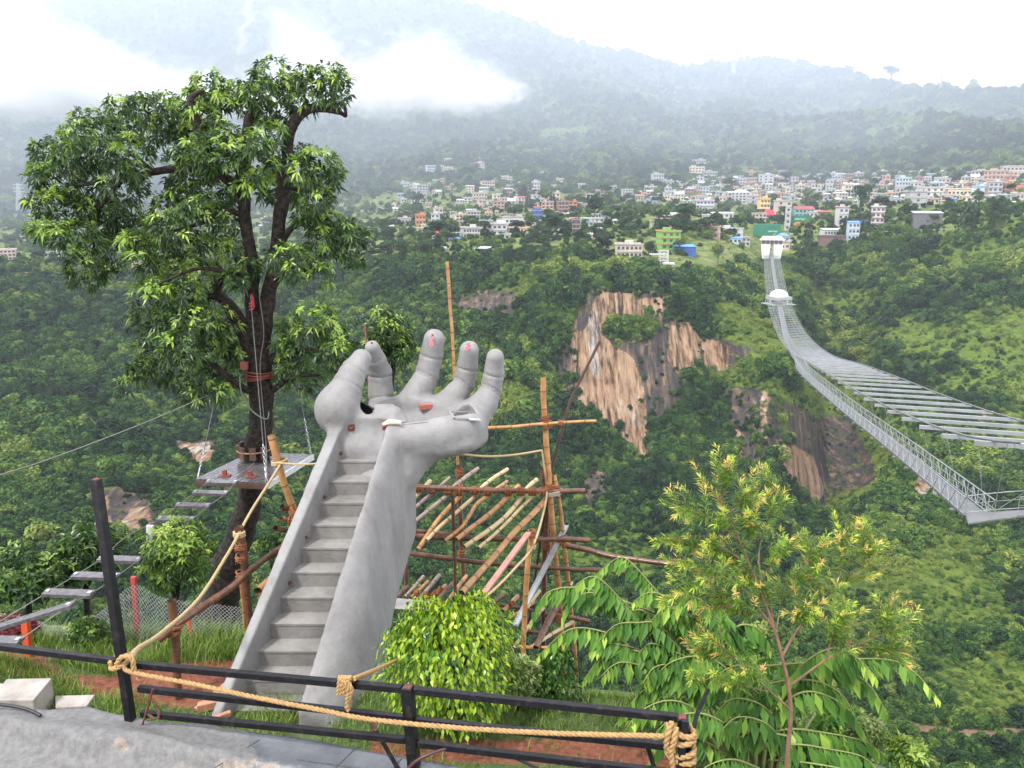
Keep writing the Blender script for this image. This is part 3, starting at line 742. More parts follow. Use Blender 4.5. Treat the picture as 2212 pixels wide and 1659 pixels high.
def surface_nets(f, lo, hi, h):
    n = np.ceil((hi-lo)/h).astype(int)+1
    B = 12; nb = np.ceil(n/B).astype(int); n = nb*B
    D = np.ones(tuple(n), np.float32)
    ci = np.stack(np.meshgrid(*[np.arange(k) for k in nb], indexing='ij'), -1).reshape(-1, 3)
    dc = f(lo+(ci*B+B/2)*h)
    act = np.abs(dc) < 1.3
    for (i, j, k), a, d in zip(ci, act, dc):
        if not a: D[i*B:i*B+B, j*B:j*B+B, k*B:k*B+B] = np.sign(d)
    ca = ci[act]; loc = np.stack(np.meshgrid(*[np.arange(B)]*3, indexing='ij'), -1).reshape(-1, 3)
    for s in range(0, len(ca), 150):
        c = ca[s:s+150]; P = (c[:, None]*B+loc[None]).reshape(-1, 3)
        D[P[:, 0], P[:, 1], P[:, 2]] = f(lo+P*h)
    neg = D < 0
    cnt = np.zeros(tuple(n-1), np.int8)
    for a in (0, 1):
        for b in (0, 1):
            for c in (0, 1): cnt += neg[a:n[0]-1+a, b:n[1]-1+b, c:n[2]-1+c]
    cell = np.argwhere((cnt > 0) & (cnt < 8))
    idm = np.full(tuple(n-1), -1, np.int32); idm[cell[:, 0], cell[:, 1], cell[:, 2]] = np.arange(len(cell))
    acc_, num = np.zeros((len(cell), 3)), np.zeros(len(cell))
    C8 = [(a, b, c) for a in (0, 1) for b in (0, 1) for c in (0, 1)]
    def val(o): return D[cell[:, 0]+o[0], cell[:, 1]+o[1], cell[:, 2]+o[2]]
    for o in C8:
        for ax in range(3):
            if o[ax]: continue
            p = list(o); p[ax] = 1
            v0, v1 = val(o), val(p); x = (v0 < 0) != (v1 < 0)
            t = np.where(x, v0/np.where(x, v0-v1, 1), 0)
            pos = np.tile(np.array(o, float), (len(cell), 1)); pos[:, ax] += t
            acc_ += pos*x[:, None]; num += x
    vs = lo + (cell+acc_/np.maximum(num, 1)[:, None])*h
    faces = []
    for ax in range(3):
        u, v = (ax+1) % 3, (ax+2) % 3
        sl0 = [slice(1, n[0]-1), slice(1, n[1]-1), slice(1, n[2]-1)]; sl1 = list(sl0)
        sl0[ax] = slice(0, n[ax]-1); sl1[ax] = slice(1, n[ax])
        a, b = neg[tuple(sl0)], neg[tuple(sl1)]
        off = np.array([1, 1, 1]); off[ax] = 0
        for flip in (False, True):
            e = np.argwhere((a & ~b) if not flip else (~a & b)) + off
            if not len(e): continue
            du, dv = np.zeros(3, int), np.zeros(3, int); du[u] = 1; dv[v] = 1
            q = [idm[tuple((e-x).T)] for x in (du+dv, dv, du*0, du)]
            fq = np.stack(q if not flip else q[::-1], -1)
            faces.append(fq[(fq >= 0).all(1)])
    return vs, np.concatenate(faces)

def concrete(name, base, dark, stain, scale=1.0, rough=0.72):
    m, t, b = nmat(name)
    geo = t.nodes.new('ShaderNodeTexCoord')
    a = noise_node(t, 1.1*scale, 8, .62, vec=geo.outputs['Object']); c = noise_node(t, 7*scale, 8, .7, vec=geo.outputs['Object']); f = noise_node(t, 60*scale, 4, .6, vec=geo.outputs['Object'])
    mp = t.nodes.new('ShaderNodeMapping'); mp.inputs['Scale'].default_value = (3.2, 3.2, .35); t.links.new(geo.outputs['Object'], mp.inputs['Vector'])
    s = noise_node(t, 1.0, 5, .55, vec=mp.outputs[0])
    r1 = ramp(t, a.outputs['Fac'], [(.3, dark), (.52, base), (.7, tuple(min(1, x*1.16) for x in base))])
    r2 = ramp(t, s.outputs['Fac'], [(.4, (1, 1, 1)), (.58, (.86, .85, .84)), (.66, stain)])
    mm = t.nodes.new('ShaderNodeMix'); mm.data_type = 'RGBA'; mm.blend_type = 'MULTIPLY'; mm.inputs[0].default_value = .6
    t.links.new(r1.outputs[0], mm.inputs[6]); t.links.new(r2.outputs[0], mm.inputs[7])
    r3 = ramp(t, c.outputs['Fac'], [(.34, (.66, .65, .64)), (.48, (.95, .95, .95)), (.6, (1.04, 1.04, 1.03)), (.7, (1.22, 1.22, 1.2))])
    m2 = t.nodes.new('ShaderNodeMix'); m2.data_type = 'RGBA'; m2.blend_type = 'MULTIPLY'; m2.inputs[0].default_value = .4
    t.links.new(mm.outputs[2], m2.inputs[6]); t.links.new(r3.outputs[0], m2.inputs[7])
    t.links.new(m2.outputs[2], b.inputs['Base Color'])
    rr = t.nodes.new('ShaderNodeMapRange'); rr.inputs['To Min'].default_value = rough-.2; rr.inputs['To Max'].default_value = rough+.15; t.links.new(a.outputs['Fac'], rr.inputs['Value']); t.links.new(rr.outputs[0], b.inputs['Roughness'])
    ad = t.nodes.new('ShaderNodeMath'); ad.operation = 'MULTIPLY_ADD'; t.links.new(f.outputs['Fac'], ad.inputs[0]); ad.inputs[1].default_value = .3; t.links.new(c.outputs['Fac'], ad.inputs[2])
    bump(t, b, ad.outputs[0], .55, .03)
    return m
CON = concrete('smooth_cement', (.205, .201, .203), (.15, .146, .148), (.70, .67, .64))
STEPM = concrete('step_cement', (.20, .192, .184), (.135, .129, .122), (.72, .68, .62), 1.6, .85)
sculpt = thing('hand_sculpture', (-2.4, 9.6, -6.3), 'giant grey cement hand, palm up, with a staircase climbing its forearm', 'sculpture')
sv, sf = surface_nets(hand_sdf, np.array([-3.8, 8.25, -7.0]), np.array([0.15, 14.1, -1.7]), 0.0225)
body = mesh_obj('hand', sv, [sf], CON, sculpt, smooth=True)
mb = MB()
NS = 14
for i in range(-3, 11):
    y0 = 8.6 + i*.29; z1 = -6.04 + i*.22
    xa, xb = uLi(y0)-.06, uRi(y0)+.06
    y1 = y0+.29+.08 if i < 10 else 12.0
    zb = z1-.6
    if i == -3: continue
    # tread slab with a slightly worn nosing, riser set back 1 cm
    mb.box(((xa+xb)/2, (y0+y1)/2, z1-.02), (xb-xa, y1-y0, .04))
    mb.box(((xa+xb)/2, (y0+y1)/2+.008, z1-.04-.28), (xb-xa-.004, y1-y0, .56), m=0)
st_ = mb.build('staircase', STEPM, sculpt)
bv = st_.modifiers.new('worn', 'BEVEL'); bv.width = .008; bv.segments = 2
# fittings: junction pockets with wires, strings on the finger tips, mirror, hatch
REDW = mat('red_wire', (.28, .035, .03), (.18, .02, .02), 20, .5, 0)
DKP = mat('pocket_dark', (.05, .02, .018), (.09, .04, .03), 30, .8, .2)
PINK = mat('pink_string', (.75, .14, .2), (.65, .08, .14), 30, .7, 0)
BLKG = mat('black_glass', (.008, .008, .01), None, 5, .08, 0)
ALU = mat('bare_aluminium', (.62, .63, .64), (.5, .51, .52), 12, .35, .05, metal=.7)
def nz_(v): return v/max(np.linalg.norm(v), 1e-9)
def surf(px, py):
    d = V(px, py, 1.0).normalized(); h = HB.ray_cast(Vector((0, 0, 0)), d); return h[0], h[1]
HB = BVHTree.FromPolygons([tuple(v) for v in sv], [tuple(f) for f in sf.tolist()])
def pocket(px, py, s, seed):
    p, n_ = surf(px, py)
    if p is None: return
    g = random.Random(seed); u = n_.cross(Vector((0, 0, 1))).normalized(); v = u.cross(n_)
    b = MB()
    b.box(p + n_*.002, (s, s*1.05, .012), axes=(u, v, n_), m=0)
    o = b.build('wiring_box', [DKP], sculpt)
    b = MB()
    for q in range(5):
        a = p + n_*.012 + u*g.uniform(-.4, .4)*s + v*g.uniform(-.4, .4)*s; c = p + n_*.02 + u*g.uniform(-.4, .4)*s + v*g.uniform(-.4, .4)*s
        b.tube([a, (a+c)/2+n_*.03, c], s*.07, 5)
    x = b.build('wire', [REDW], sculpt)
for k_, (x, y, s) in enumerate([(759, 924, .1), (832, 923, .085), (736, 979, .05), (700, 1088-15, .045), (661, 1163-2, .045), (625, 1263-4, .05), (587, 1367-14, .045)]): pocket(x, y, s, k_)
def tip_string(px, py, seed, L=.17, knot=True):
    p, n_ = surf(px, py)
    if p is None: return
    g = random.Random(seed); b = MB(); u = n_.cross(Vector((0, 0, 1))).normalized(); v = u.cross(n_)
    b.tube([p + n_*-.01, p+n_*.012], .018, 8, m=1)
    pts = [p + n_*.012 - v*(L*k_/6) * (1 if v.z > 0 else -1) + u*(.03*math.sin(k_*1.9+seed)) for k_ in range(7)]
    if knot: b.tube(pts, .0085, 5)
    c = pts[-1]
    if knot: b.tube([c + (u*math.cos(a)+v*math.sin(a))*.032 for a in np.linspace(0, 6.28, 10)], .009, 5)
    b.build('finger_string', [PINK, DKP], sculpt)
tip_string(934, 724, 1); tip_string(1012, 744, 2, .1); tip_string(803, 741, 3, .05, False)
# oval black mirror standing in its slot
b = MB(); c = MIRROR
ring = []
for k_ in range(28):
    a = k_*2*math.pi/28; ring.append(c + AXM[0]*.31*math.cos(a) + AXM[2]*.105*math.sin(a))
b.tube([Vector(p) for p in ring]+[Vector(ring[0])], .018, 6, cap=False)
b.add([Vector(p)+Vector(AXM[1])*.03 for p in ring], [tuple(range(28)), tuple(range(27, -1, -1))])
b.build('oval_mirror', [BLKG], sculpt)
pc_ = [surf(x, y) for x, y in ((972, 903), (1018, 906), (1014, 888))]
HC = A3(surf(996, 899)[0]) if surf(996, 899)[0] is not None else BOXC
q_ = [A3(p) if p is not None else BOXC for p, n_ in pc_]
HX = nz_(q_[1]-q_[0]); HN = nz_(np.cross(HX, q_[2]-q_[1])); HN = HN if HN[2] > 0 else -HN; HY = np.cross(HN, HX); HC = (q_[0]+q_[1]+q_[2])/3+HN*.015
b = MB()
for sx, sy, w_, h_ in ((-.2, 0, .02, .34), (.2, 0, .02, .34), (0, -.16, .42, .02), (0, .16, .42, .02)):
    cc = HC + HX*sx + HY*sy
    b.box(cc, (w_, h_, .02), axes=(HX, HY, HN))
b.box(HC + HX*.12 - HY*.21 + HN*.012, (.2, .1, .006), axes=(HX, HY, HN))
b.box(HC - HN*.10, (.38, .30, .01), axes=(HX, HY, HN), m=1)
b.build('hatch_frame', [ALU, DKP], sculpt)
# palm lines: shallow paler joints of the tile wedge, following the surface
b = MB()
for k_, (a, c_) in enumerate([((818, 905), (866, 914)), ((836, 917), (868, 914)), ((866, 914), (905, 903)), ((868, 918), (925, 912)), ((868, 914), (900, 910))]):
    pts = []
    for f in np.linspace(0, 1, 15):
        p, n1 = surf(a[0]+(c_[0]-a[0])*f, a[1]+(c_[1]-a[1])*f)
        if p is not None and p.y < 14 and (not pts or (p-pts[-1]).length < .25): pts.append(p+n1*.001)
    if len(pts) > 2: b.tube(pts, .0075, 4)
b.build('palm_line', [mat('scratched_cement', (.10, .098, .095), (.16, .155, .15), 20, .8, .3)], sculpt)
BRICK = mat('red_brick', (.33, .10, .07), (.24, .075, .055), 25, .9, .5)
p, n_ = surf(920, 884)
if p is None or p.y > 14: p = V(920, 884, 12.9)
b = MB(); b.box(p + Vector((0, 0, .045)), (.21, .11, .09), .35); o = b.build('brick', BRICK)
bv = o.modifiers.new('b', 'BEVEL'); bv.width = .008
tag(o, 'single red brick left lying on the cement palm', 'brick')
CLOTH = mat('pale_rag', (.62, .55, .36), (.5, .45, .4), 30, .9, .6)
p, n_ = surf(846, 918)
if p is None or p.y > 14: p = V(846, 918, 12.1)
b = MB(); g = np.random.default_rng(4)
b.tube([p + Vector((-.13, -.05, .02)), p + Vector((-.04, .0, .045)), p + Vector((.05, .03, .035)), p + Vector((.14, .02, .03))], [.02, .045, .04, .03], 7)
o = b.build('rag', CLOTH); tag(o, 'small crumpled pale yellow rag beside the dark oval slot on the palm', 'rag')
# ------------------------------------------------------------------ near ground behind the ledge
def sstep(a, b, x): t = np.clip((x-a)/(b-a), 0, 1); return t*t*(3-2*t)
gx = np.concatenate([np.linspace(-60, -9.2, 14)[:-1], np.linspace(-9.2, 4.5, 150), np.linspace(4.5, 60, 16)[1:]])
gy = np.concatenate([np.linspace(3.0, 6.6, 10)[:-1], np.linspace(6.6, 12.0, 110), np.linspace(12.0, 58, 60)[1:]])
GX, GY = np.meshgrid(gx, gy)
def gz(X, Y):
    edge = 10.4 - 1.5*sstep(-3.2, -1.2, X) - 0.5*sstep(1.0, 3.0, X)
    e = np.maximum(Y-edge, 0)
    z = -6.12 - e*0.55 - np.maximum(e-2, 0)*0.85
    z = z - np.maximum(X-2.2, 0)*0.35
    z = z + 0.05*fbm(X*0.9, Y*0.9, 0, 4, 5) + 0.02*vnoise(X*6, Y*6, 0, 8)*np.clip(2-e, 0, 1) + np.clip(e/10, 0, 1)*fbm(X/5, Y/5, 0, 3, 15)*.8
    z = z + 0.38*np.exp(-((X+6.6)/.75)**2-((Y-9.15)/.45)**2) + 0.12*np.exp(-((X+4.6)/.5)**2-((Y-8.75)/.3)**2)
    return z
GZ = gz(GX, GY)
gpx, gpy = proj(np.stack([GX, GY, GZ], -1))
SOIL = [[(-60,1395),(70,1400),(105,1425),(140,1458),(235,1462),(330,1440),(420,1428),(530,1424),(530,1505),(430,1535),(330,1520),(230,1508),(140,1478),(90,1462),(-60,1440)],
        [(800,1590),(1000,1600),(1200,1598),(1460,1598),(1490,1659),(800,1640)]]
sm = np.full(GX.shape, -1e9)
for P in SOIL: sm = np.maximum(sm, poly_sd(gpx, gpy, P))
sm = np.clip(sm/14*0.5+0.5, 0, 1)
ii = np.arange(len(gy)-1)[:, None]*len(gx) + np.arange(len(gx)-1)[None, :]
gf = np.stack([ii, ii+1, ii+len(gx)+1, ii+len(gx)], -1).reshape(-1, 4)
m, t, b = nmat('garden_ground')
a = t.nodes.new('ShaderNodeAttribute'); a.attribute_name = 'soil'
tc = t.nodes.new('ShaderNodeTexCoord')
n1_ = noise_node(t, 2.2, 8, .65); n2_ = noise_node(t, 14, 8, .7)
soil = ramp(t, n2_.outputs['Fac'], [(.3, (.075,.022,.012)), (.5, (.16,.05,.026)), (.66, (.24,.085,.045)), (.78, (.34,.16,.10))])
turf = ramp(t, n2_.outputs['Fac'], [(.3, (.025,.045,.012)), (.55, (.06,.095,.022)), (.75, (.12,.12,.05))])
ma = t.nodes.new('ShaderNodeMath'); ma.operation = 'MULTIPLY_ADD'; t.links.new(n2_.outputs['Fac'], ma.inputs[0]); ma.inputs[1].default_value = .9; t.links.new(a.outputs['Fac'], ma.inputs[2])
mr = t.nodes.new('ShaderNodeMapRange'); mr.inputs['From Min'].default_value = .8; mr.inputs['From Max'].default_value = 1.05; t.links.new(ma.outputs[0], mr.inputs['Value'])
t.links.new(mixc(t, mr.outputs[0], turf.outputs[0], soil.outputs[0]), b.inputs['Base Color']); b.inputs['Roughness'].default_value = .9
bump(t, b, n2_.outputs['Fac'], .9, .05)
ground = mesh_obj('ground', np.stack([GX, GY, GZ], -1).reshape(-1, 3), [gf], m, smooth=True, origin=(0,0,0), attrs={'soil': sm.ravel()})
tag(ground, 'red soil and grass garden below the terrace, falling away into the gorge', 'ground', kind='structure')

# grass blades
GRASS = leaf_mat('grass_blades', [(0, (.05,.10,.015)), (.45, (.12,.21,.03)), (.75, (.21,.31,.05)), (1, (.36,.36,.13))], .5, .4)
def blades(X, Y, H, g):
    n = len(X); Z = gz(X, Y)-.01; a = g.uniform(0, 6.28, n); lx, ly = np.cos(a), np.sin(a); wd = g.uniform(.004, .009, n); bend = g.uniform(.15, .75, n)*H
    vs = np.zeros((n, 6, 3))
    for i, f in enumerate((0, .5, 1)):
        cx, cy, cz = X+lx*bend*f*f, Y+ly*bend*f*f, Z+H*f*(1-.22*f); ww = wd*(1-f*.92)
        vs[:, 2*i] = np.stack([cx-ly*ww, cy+lx*ww, cz], -1); vs[:, 2*i+1] = np.stack([cx+ly*ww, cy-lx*ww, cz], -1)
    b = np.arange(n)[:, None]*6; fs = np.concatenate([b+np.array([[0, 1, 3, 2]]), b+np.array([[2, 3, 5, 4]])])
    t = np.clip(g.normal(.5, .2, n), 0, 1)
    return vs.reshape(-1, 3), fs, np.r_[t, np.minimum(1, t+.1)]
N_ = 80000; east_ = rng.random(N_) > .72
bx = np.where(east_, rng.uniform(-2.2, 3.4, N_), rng.uniform(-8.2, -2.6, N_)); by = np.where(east_, rng.uniform(6.9, 9.6, N_), rng.uniform(7.2, 10.9, N_))
qx, qy = proj(np.stack([bx, by, np.full(N_, -6.1)], -1))
ins_ = np.maximum(poly_sd(qx, qy, SOIL[0]), poly_sd(qx, qy, SOIL[1])); cl = vnoise(bx*2.1, by*2.1, 0, 4)
p_ = np.where(ins_ < -5, .9, np.where(ins_ < 6, .2, .0)) + cl*np.where(ins_ < 6, .5, .12)
p_ = np.where((ins_ > 5) & (bx > -2.3), .15+np.maximum(0, cl)*.6, p_)
kk = rng.random(N_) < p_*.5
bx, by, cl = bx[kk], by[kk], cl[kk]
tall = np.where((by > 9.3) & (bx < -3.4), 1.0, .4)
gv, gfc, gt = blades(bx, by, rng.uniform(.12, .3, len(bx))*(1+cl*.5)*(.38+tall*.6), rng)
grass = mesh_obj('grass', gv, [gfc], GRASS, origin=(0,0,0), tint=gt)
tag(grass, 'bright wet grass growing along the fence and round the red soil', 'grass', kind='stuff')

# ------------------------------------------------------------------ terrace ledge with broken cement skim and slate tiles
ZL = -3.8
def rail_y(x): return 4.79 - .2315*(x+.67)
edge_px = [(-120,1522),(0,1528),(110,1535),(190,1527),(250,1540),(330,1556),(430,1568),(520,1578),(650,1594),(850,1632),(1010,1659),(1300,1700),(1700,1760)]
EP = [VZ(x, y, ZL) for x, y in edge_px]
ex, ey = [p.x for p in EP], [p.y for p in EP]
lx = np.linspace(-5.5, 2.4, 260); lv = np.linspace(0, 1, 90)
LX = np.repeat(lx[None, :], len(lv), 0)
FAR = np.interp(lx, ex, ey)[None, :]
LY = FAR - lv[:, None]*2.4
LZ = np.full(LX.shape, ZL)
lpx, lpy = proj(np.stack([LX, LY, LZ], -1))
# the ridge of crumbled mortar, and the lower slab in front of it
rg = np.interp(lpx, [0, 100, 170, 260, 330, 430, 520, 600, 700, 900], [1588, 1600, 1605, 1612, 1628, 1648, 1662, 1668, 1690, 1720])
tile = sstep(430, 560, lpx - fbm(LX*3, LY*3, 0, 3, 6)*70)
low = sstep(-14, 8, lpy-rg-16*fbm(LX*5, LY*5, 0, 3, 3))
nz = fbm(LX*3, LY*3, 0, 5, 23)
LZ = LZ + (1-tile)*(.02*nz + .006*fbm(LX*16, LY*16, 0, 3, 8) + .05*np.exp(-((lpy-rg+18)/22)**2)) - low*.11 + low*.02*nz
LY[0] += .0
front = np.stack([LX[0], FAR[0]+.01, np.full(len(lx), ZL-2.6)], -1)
lv_ = np.concatenate([np.stack([LX, LY, LZ], -1).reshape(-1, 3), front])
ii = np.arange(len(lv)-1)[:, None]*len(lx) + np.arange(len(lx)-1)[None, :]
lf = np.stack([ii, ii+len(lx), ii+len(lx)+1, ii+1], -1).reshape(-1, 4)
k0 = len(lv)*len(lx)
jj = np.arange(len(lx)-1); wf = np.stack([jj, jj+1, k0+jj+1, k0+jj], -1)
m, t, b = nmat('terrace_cement')
def att_(t, n):
    a = t.nodes.new('ShaderNodeAttribute'); a.attribute_name = n; return a.outputs['Fac']
n1_ = noise_node(t, 2.6, 9, .68); n2_ = noise_node(t, 22, 7, .7); n3_ = noise_node(t, 3.4, 5, .6)
cem = ramp(t, n2_.outputs['Fac'], [(.28, (.08,.078,.079)), (.5, (.125,.124,.126)), (.7, (.165,.162,.162))])
mort = ramp(t, n2_.outputs['Fac'], [(.3, (.13,.10,.075)), (.5, (.26,.205,.155)), (.7, (.36,.30,.24))])
slate = ramp(t, n1_.outputs['Fac'], [(.3, (.045,.05,.06)), (.5, (.08,.086,.10)), (.7, (.125,.13,.142))])
ms = t.nodes.new('ShaderNodeMath'); ms.operation = 'MULTIPLY_ADD'; t.links.new(n3_.outputs['Fac'], ms.inputs[0]); ms.inputs[1].default_value = .8; t.links.new(att_(t, 'tile'), ms.inputs[2])
ts = t.nodes.new('ShaderNodeMapRange'); ts.inputs['From Min'].default_value = .8; ts.inputs['From Max'].default_value = .9; t.links.new(ms.outputs[0], ts.inputs['Value'])
mo = t.nodes.new('ShaderNodeMath'); mo.operation = 'MULTIPLY_ADD'; t.links.new(n1_.outputs['Fac'], mo.inputs[0]); mo.inputs[1].default_value = 1.2; t.links.new(att_(t, 'mortar'), mo.inputs[2])
to = t.nodes.new('ShaderNodeMapRange'); to.inputs['From Min'].default_value = .95; to.inputs['From Max'].default_value = 1.12; t.links.new(mo.outputs[0], to.inputs['Value'])
c = mixc(t, ts.outputs[0], cem.outputs[0], slate.outputs[0])
c = mixc(t, to.outputs[0], c, mort.outputs[0])
t.links.new(c, b.inputs['Base Color'])
rr = t.nodes.new('ShaderNodeMapRange'); rr.inputs['To Min'].default_value = .8; rr.inputs['To Max'].default_value = .2; t.links.new(ts.outputs[0], rr.inputs['Value'])
rx = t.nodes.new('ShaderNodeMath'); rx.operation = 'MAXIMUM'; t.links.new(rr.outputs[0], rx.inputs[0]); q_ = t.nodes.new('ShaderNodeMath'); q_.operation = 'MULTIPLY'; q_.inputs[1].default_value = .85; t.links.new(to.outputs[0], q_.inputs[0]); t.links.new(q_.outputs[0], rx.inputs[1])
t.links.new(rx.outputs[0], b.inputs['Roughness'])
bump(t, b, n2_.outputs['Fac'], .4, .02)
mort_a = np.clip((.30*np.exp(-((lpy-rg+4)/16)**2)*(lpx > 60) + .22*np.exp(-((lpx-620)/170)**2-((lpy-1640)/34)**2)), 0, 1)
ledge = mesh_obj('terrace', lv_, [lf, wf], m, smooth=True, origin=(0,0,0), attrs={
    'tile': np.r_[tile.ravel(), np.zeros(len(lx))], 'mortar': np.r_[mort_a.ravel(), np.zeros(len(lx))]})
tag(ledge, 'rough cement terrace edge with crumbling mortar and wet slate tiles', 'terrace', kind='structure')
# tile joints: thin dark grooves laid as recessed strips of mortar
JM = mat('tile_joint', (.05,.05,.055), (.09,.085,.08), 30, .9, .2)
b = MB()
for (a1, a2) in (((770,1614),(690,1690)), ((868,1637),(812,1700)), ((560,1598),(430,1680)), ((640,1640),(1000,1690))):
    p, q = VZ(*a1, ZL+.003), VZ(*a2, ZL+.003)
    b.bar(p, q, .008, .004)
o = b.build('tile_joints', JM); o['kind'] = 'structure'; o['label'] = 'dark joints between the slate tiles of the terrace'

# ------------------------------------------------------------------ black railing
BLK = mat('black_paint', (.006,.006,.008), (.030,.024,.022), 22, .36, .15, .004, spec=.22, lo=.52, hi=.72)
RUST = mat('rusty_paint', (.16,.03,.02), (.03,.015,.012), 18, .6, .2)
rail = thing('railing', VZ(283, 1555, ZL), 'black square-tube steel railing along the terrace edge', 'railing')
def VR(px, py, dy=0.0):
    """point on the railing's upright plane seen at (px, py)"""
    xn = (px-1106)/FPX; yn = (py-829.5)/FPX; c = CP-yn*SP
    k = (4.79-.2315*.67)/(c+.2315*xn)+dy
    return Vector((xn*k, c*k, (-SP-yn*CP)*k))
def sq(px0, py0, px1, py1, w, name='rail', end=0):
    b = MB(); p, q = VR(px0, py0), VR(px1, py1)
    b.bar(p, q, w, w, up=(0,0,1) if name == 'rail' else (-.23,-.97,0))
    if name == 'post':
        d = (q-p).normalized()
        b.bar(q-d*.002, q+d*.004, w*.72, w*.72, m=1, up=(-.23,-.97,0))
    o = b.build(name, [BLK, RUST], rail); bv = o.modifiers.new('b', 'BEVEL'); bv.width = .003; bv.segments = 2
    return o
sq(283, 1562, 207, 1035, .06, 'post'); sq(896, 1668, 880, 1484, .074, 'post'); sq(1494, 1720, 1474, 1549, .066, 'post')
sq(-160, 1377, 257, 1429, .045)
sq(278, 1434, 868, 1488, .045); sq(895, 1491, 1462, 1550, .045)
sq(300, 1487, 872, 1551, .043); sq(898, 1556, 1440, 1611, .043)
sq(306, 1541, 876, 1598, .043); sq(902, 1606, 1470, 1672, .043)
b = MB(); p = VR(1480, 1556, -.05); b.bar(p, VR(1464, 1700, -.1), .04, .04, up=(1,0,0)); b.build('post', [BLK], rail)
# stays behind the rails
def rod(pts, r, mm, name, label, cat, n=6):
    b = MB(); b.tube(pts, r, n); o = b.build(name, mm); return tag(o, label, cat)
b = MB(); b.bar(VR(803, 1562, .1), VR(868, 1675, -.1), .022); b.bar(VR(803, 1562, .1), VR(812, 1580, .06), .024, m=1); o = b.build('brace', [BLK, RUST], rail)
b = MB(); b.bar(VR(1397, 1607, .1), VR(1424, 1690, .0), .022); o = b.build('brace', [BLK], rail)
b = MB(); b.tube([VR(1530, 1488, .35), VR(1505, 1545, .3), VR(1484, 1640, .1)], .014, 6); b.build('brace', [BLK], rail)
b = MB(); b.tube([VR(330, 1488, -.06), VR(322, 1520, -.08), VR(308, 1565, -.03), VR(275, 1580, -.1)], .008, 5); b.build('rusty_wire', [RUST], rail)

# ------------------------------------------------------------------ ropes
ROPE = mat('manila_rope', (.36,.225,.09), (.24,.14,.055), 40, .85, .5, .004)
ROPE2 = mat('pale_rope', (.40,.295,.16), (.29,.205,.105), 40, .85, .5, .004)
def spline(pts, n=10):
    P = [Vector(p) for p in pts]; out = []
    for i in range(len(P)-1):
        p0, p1, p2, p3 = P[max(i-1, 0)], P[i], P[i+1], P[min(i+2, len(P)-1)]
        for k in range(n):
            t = k/n; out.append(.5*((2*p1)+(p2-p0)*t+(2*p0-5*p1+4*p2-p3)*t*t+(3*p1-p0-3*p2+p3)*t**3))
    return out+[P[-1]]
def resample(P, step):
    L = [0]
    for a, b in zip(P[:-1], P[1:]): L.append(L[-1]+(b-a).length)
    n = max(2, int(L[-1]/step)); A = np.array([tuple(p) for p in P]); s = np.linspace(0, L[-1], n+1)
    return [Vector((np.interp(x, L, A[:, 0]), np.interp(x, L, A[:, 1]), np.interp(x, L, A[:, 2]))) for x in s]
def rope_geo(b, pts, rad, twist=True, m=0):
    P = resample(spline(pts), rad*.9 if twist else rad*4)
    if not twist: b.tube(P, rad, 6, m); return
    ref = Vector((.3, .2, .9)); S = [[], [], []]; L = 0
    for i, p in enumerate(P):
        d = (P[min(i+1, len(P)-1)]-P[max(i-1, 0)]).normalized()
        ref = (ref-d*ref.dot(d)).normalized(); bi = d.cross(ref)
        if i: L += (p-P[i-1]).length
        for k in range(3):
            a = 2*math.pi*k/3+L/(rad*6.5)*2*math.pi
            S[k].append(p+(ref*math.cos(a)+bi*math.sin(a))*rad*.5)
    for k in range(3): b.tube(S[k], rad*.56, 5, m)
def around(px, py, w, n=1.0, dz=.03, dy=0, tilt=0.2, start=0):
    c = VR(px, py, dy); return [c + Vector((math.cos(a)*w, -.2*math.cos(a)*w+math.sin(a)*w, dz*(i/8)+tilt*w*math.cos(a))) for i, a in enumerate(np.linspace(start, start+6.283*n, int(8*n)+1))]
b = MB()
rope_geo(b, [VR(268,1437,-.07), VR(285,1452,-.09), VR(420,1478,-.09), VR(560,1508,-.09), VR(700,1535,-.09), VR(800,1554,-.09), VR(1000,1573,-.09), VR(1200,1584,-.09), VR(1435,1590,-.09)], .0175)
r1 = b.build('rope', ROPE); tag(r1, 'thick manila rope sagging along the front of the black railing', 'rope')
b = MB()
rope_geo(b, around(262, 1438, .075, 1.6, .04, 0, .35), .02); rope_geo(b, [VR(250,1440,-.09), VR(262,1420,-.09), VR(284,1420,-.08), VR(290,1450,-.08), VR(300,1465,-.07)], .02)
b.build('knot', ROPE, r1)
b = MB()
for dz, ti in ((0, .2), (-18, -.3), (26, .2), (40, -.1)): rope_geo(b, around(1470, 1590+dz, .082, 1.05, .0, 0, ti), .02)
rope_geo(b, [VR(1452,1560,-.1), VR(1444,1585,-.11), VR(1440,1615,-.1), VR(1458,1620,-.1)], .021)
rope_geo(b, [VR(1460,1570,-.1), VR(1456,1600,-.12), VR(1450,1630,-.1), VR(1462,1700,-.08)], .02)
b.build('knot', ROPE, r1)
b = MB()
rope_geo(b, [VR(765,1466,-.03), VR(800,1452,.6), V(835,1436,7.4), V(870,1420,8.3)], .018)
r2 = b.build('rope', ROPE); tag(r2, 'short rope tied to the top rail with frayed knot, running into the round lime bush', 'rope')
b = MB()
for k in range(4): rope_geo(b, [VR(738+k*7,1485,.05), VR(736+k*7,1470,-.01), VR(735+k*7,1462,-.05), VR(732+k*6,1480,-.06), VR(730+k*7,1500,-.05)], .016)
rope_geo(b, [VR(742,1470,-.08), VR(754,1490,-.08), VR(750,1510,-.07), VR(752,1535,-.06)], .017); rope_geo(b, [VR(750,1470,-.08), VR(760,1490,-.08), VR(756,1505,-.07), VR(748,1528,-.06)], .015)
b.build('knot', ROPE, r2)
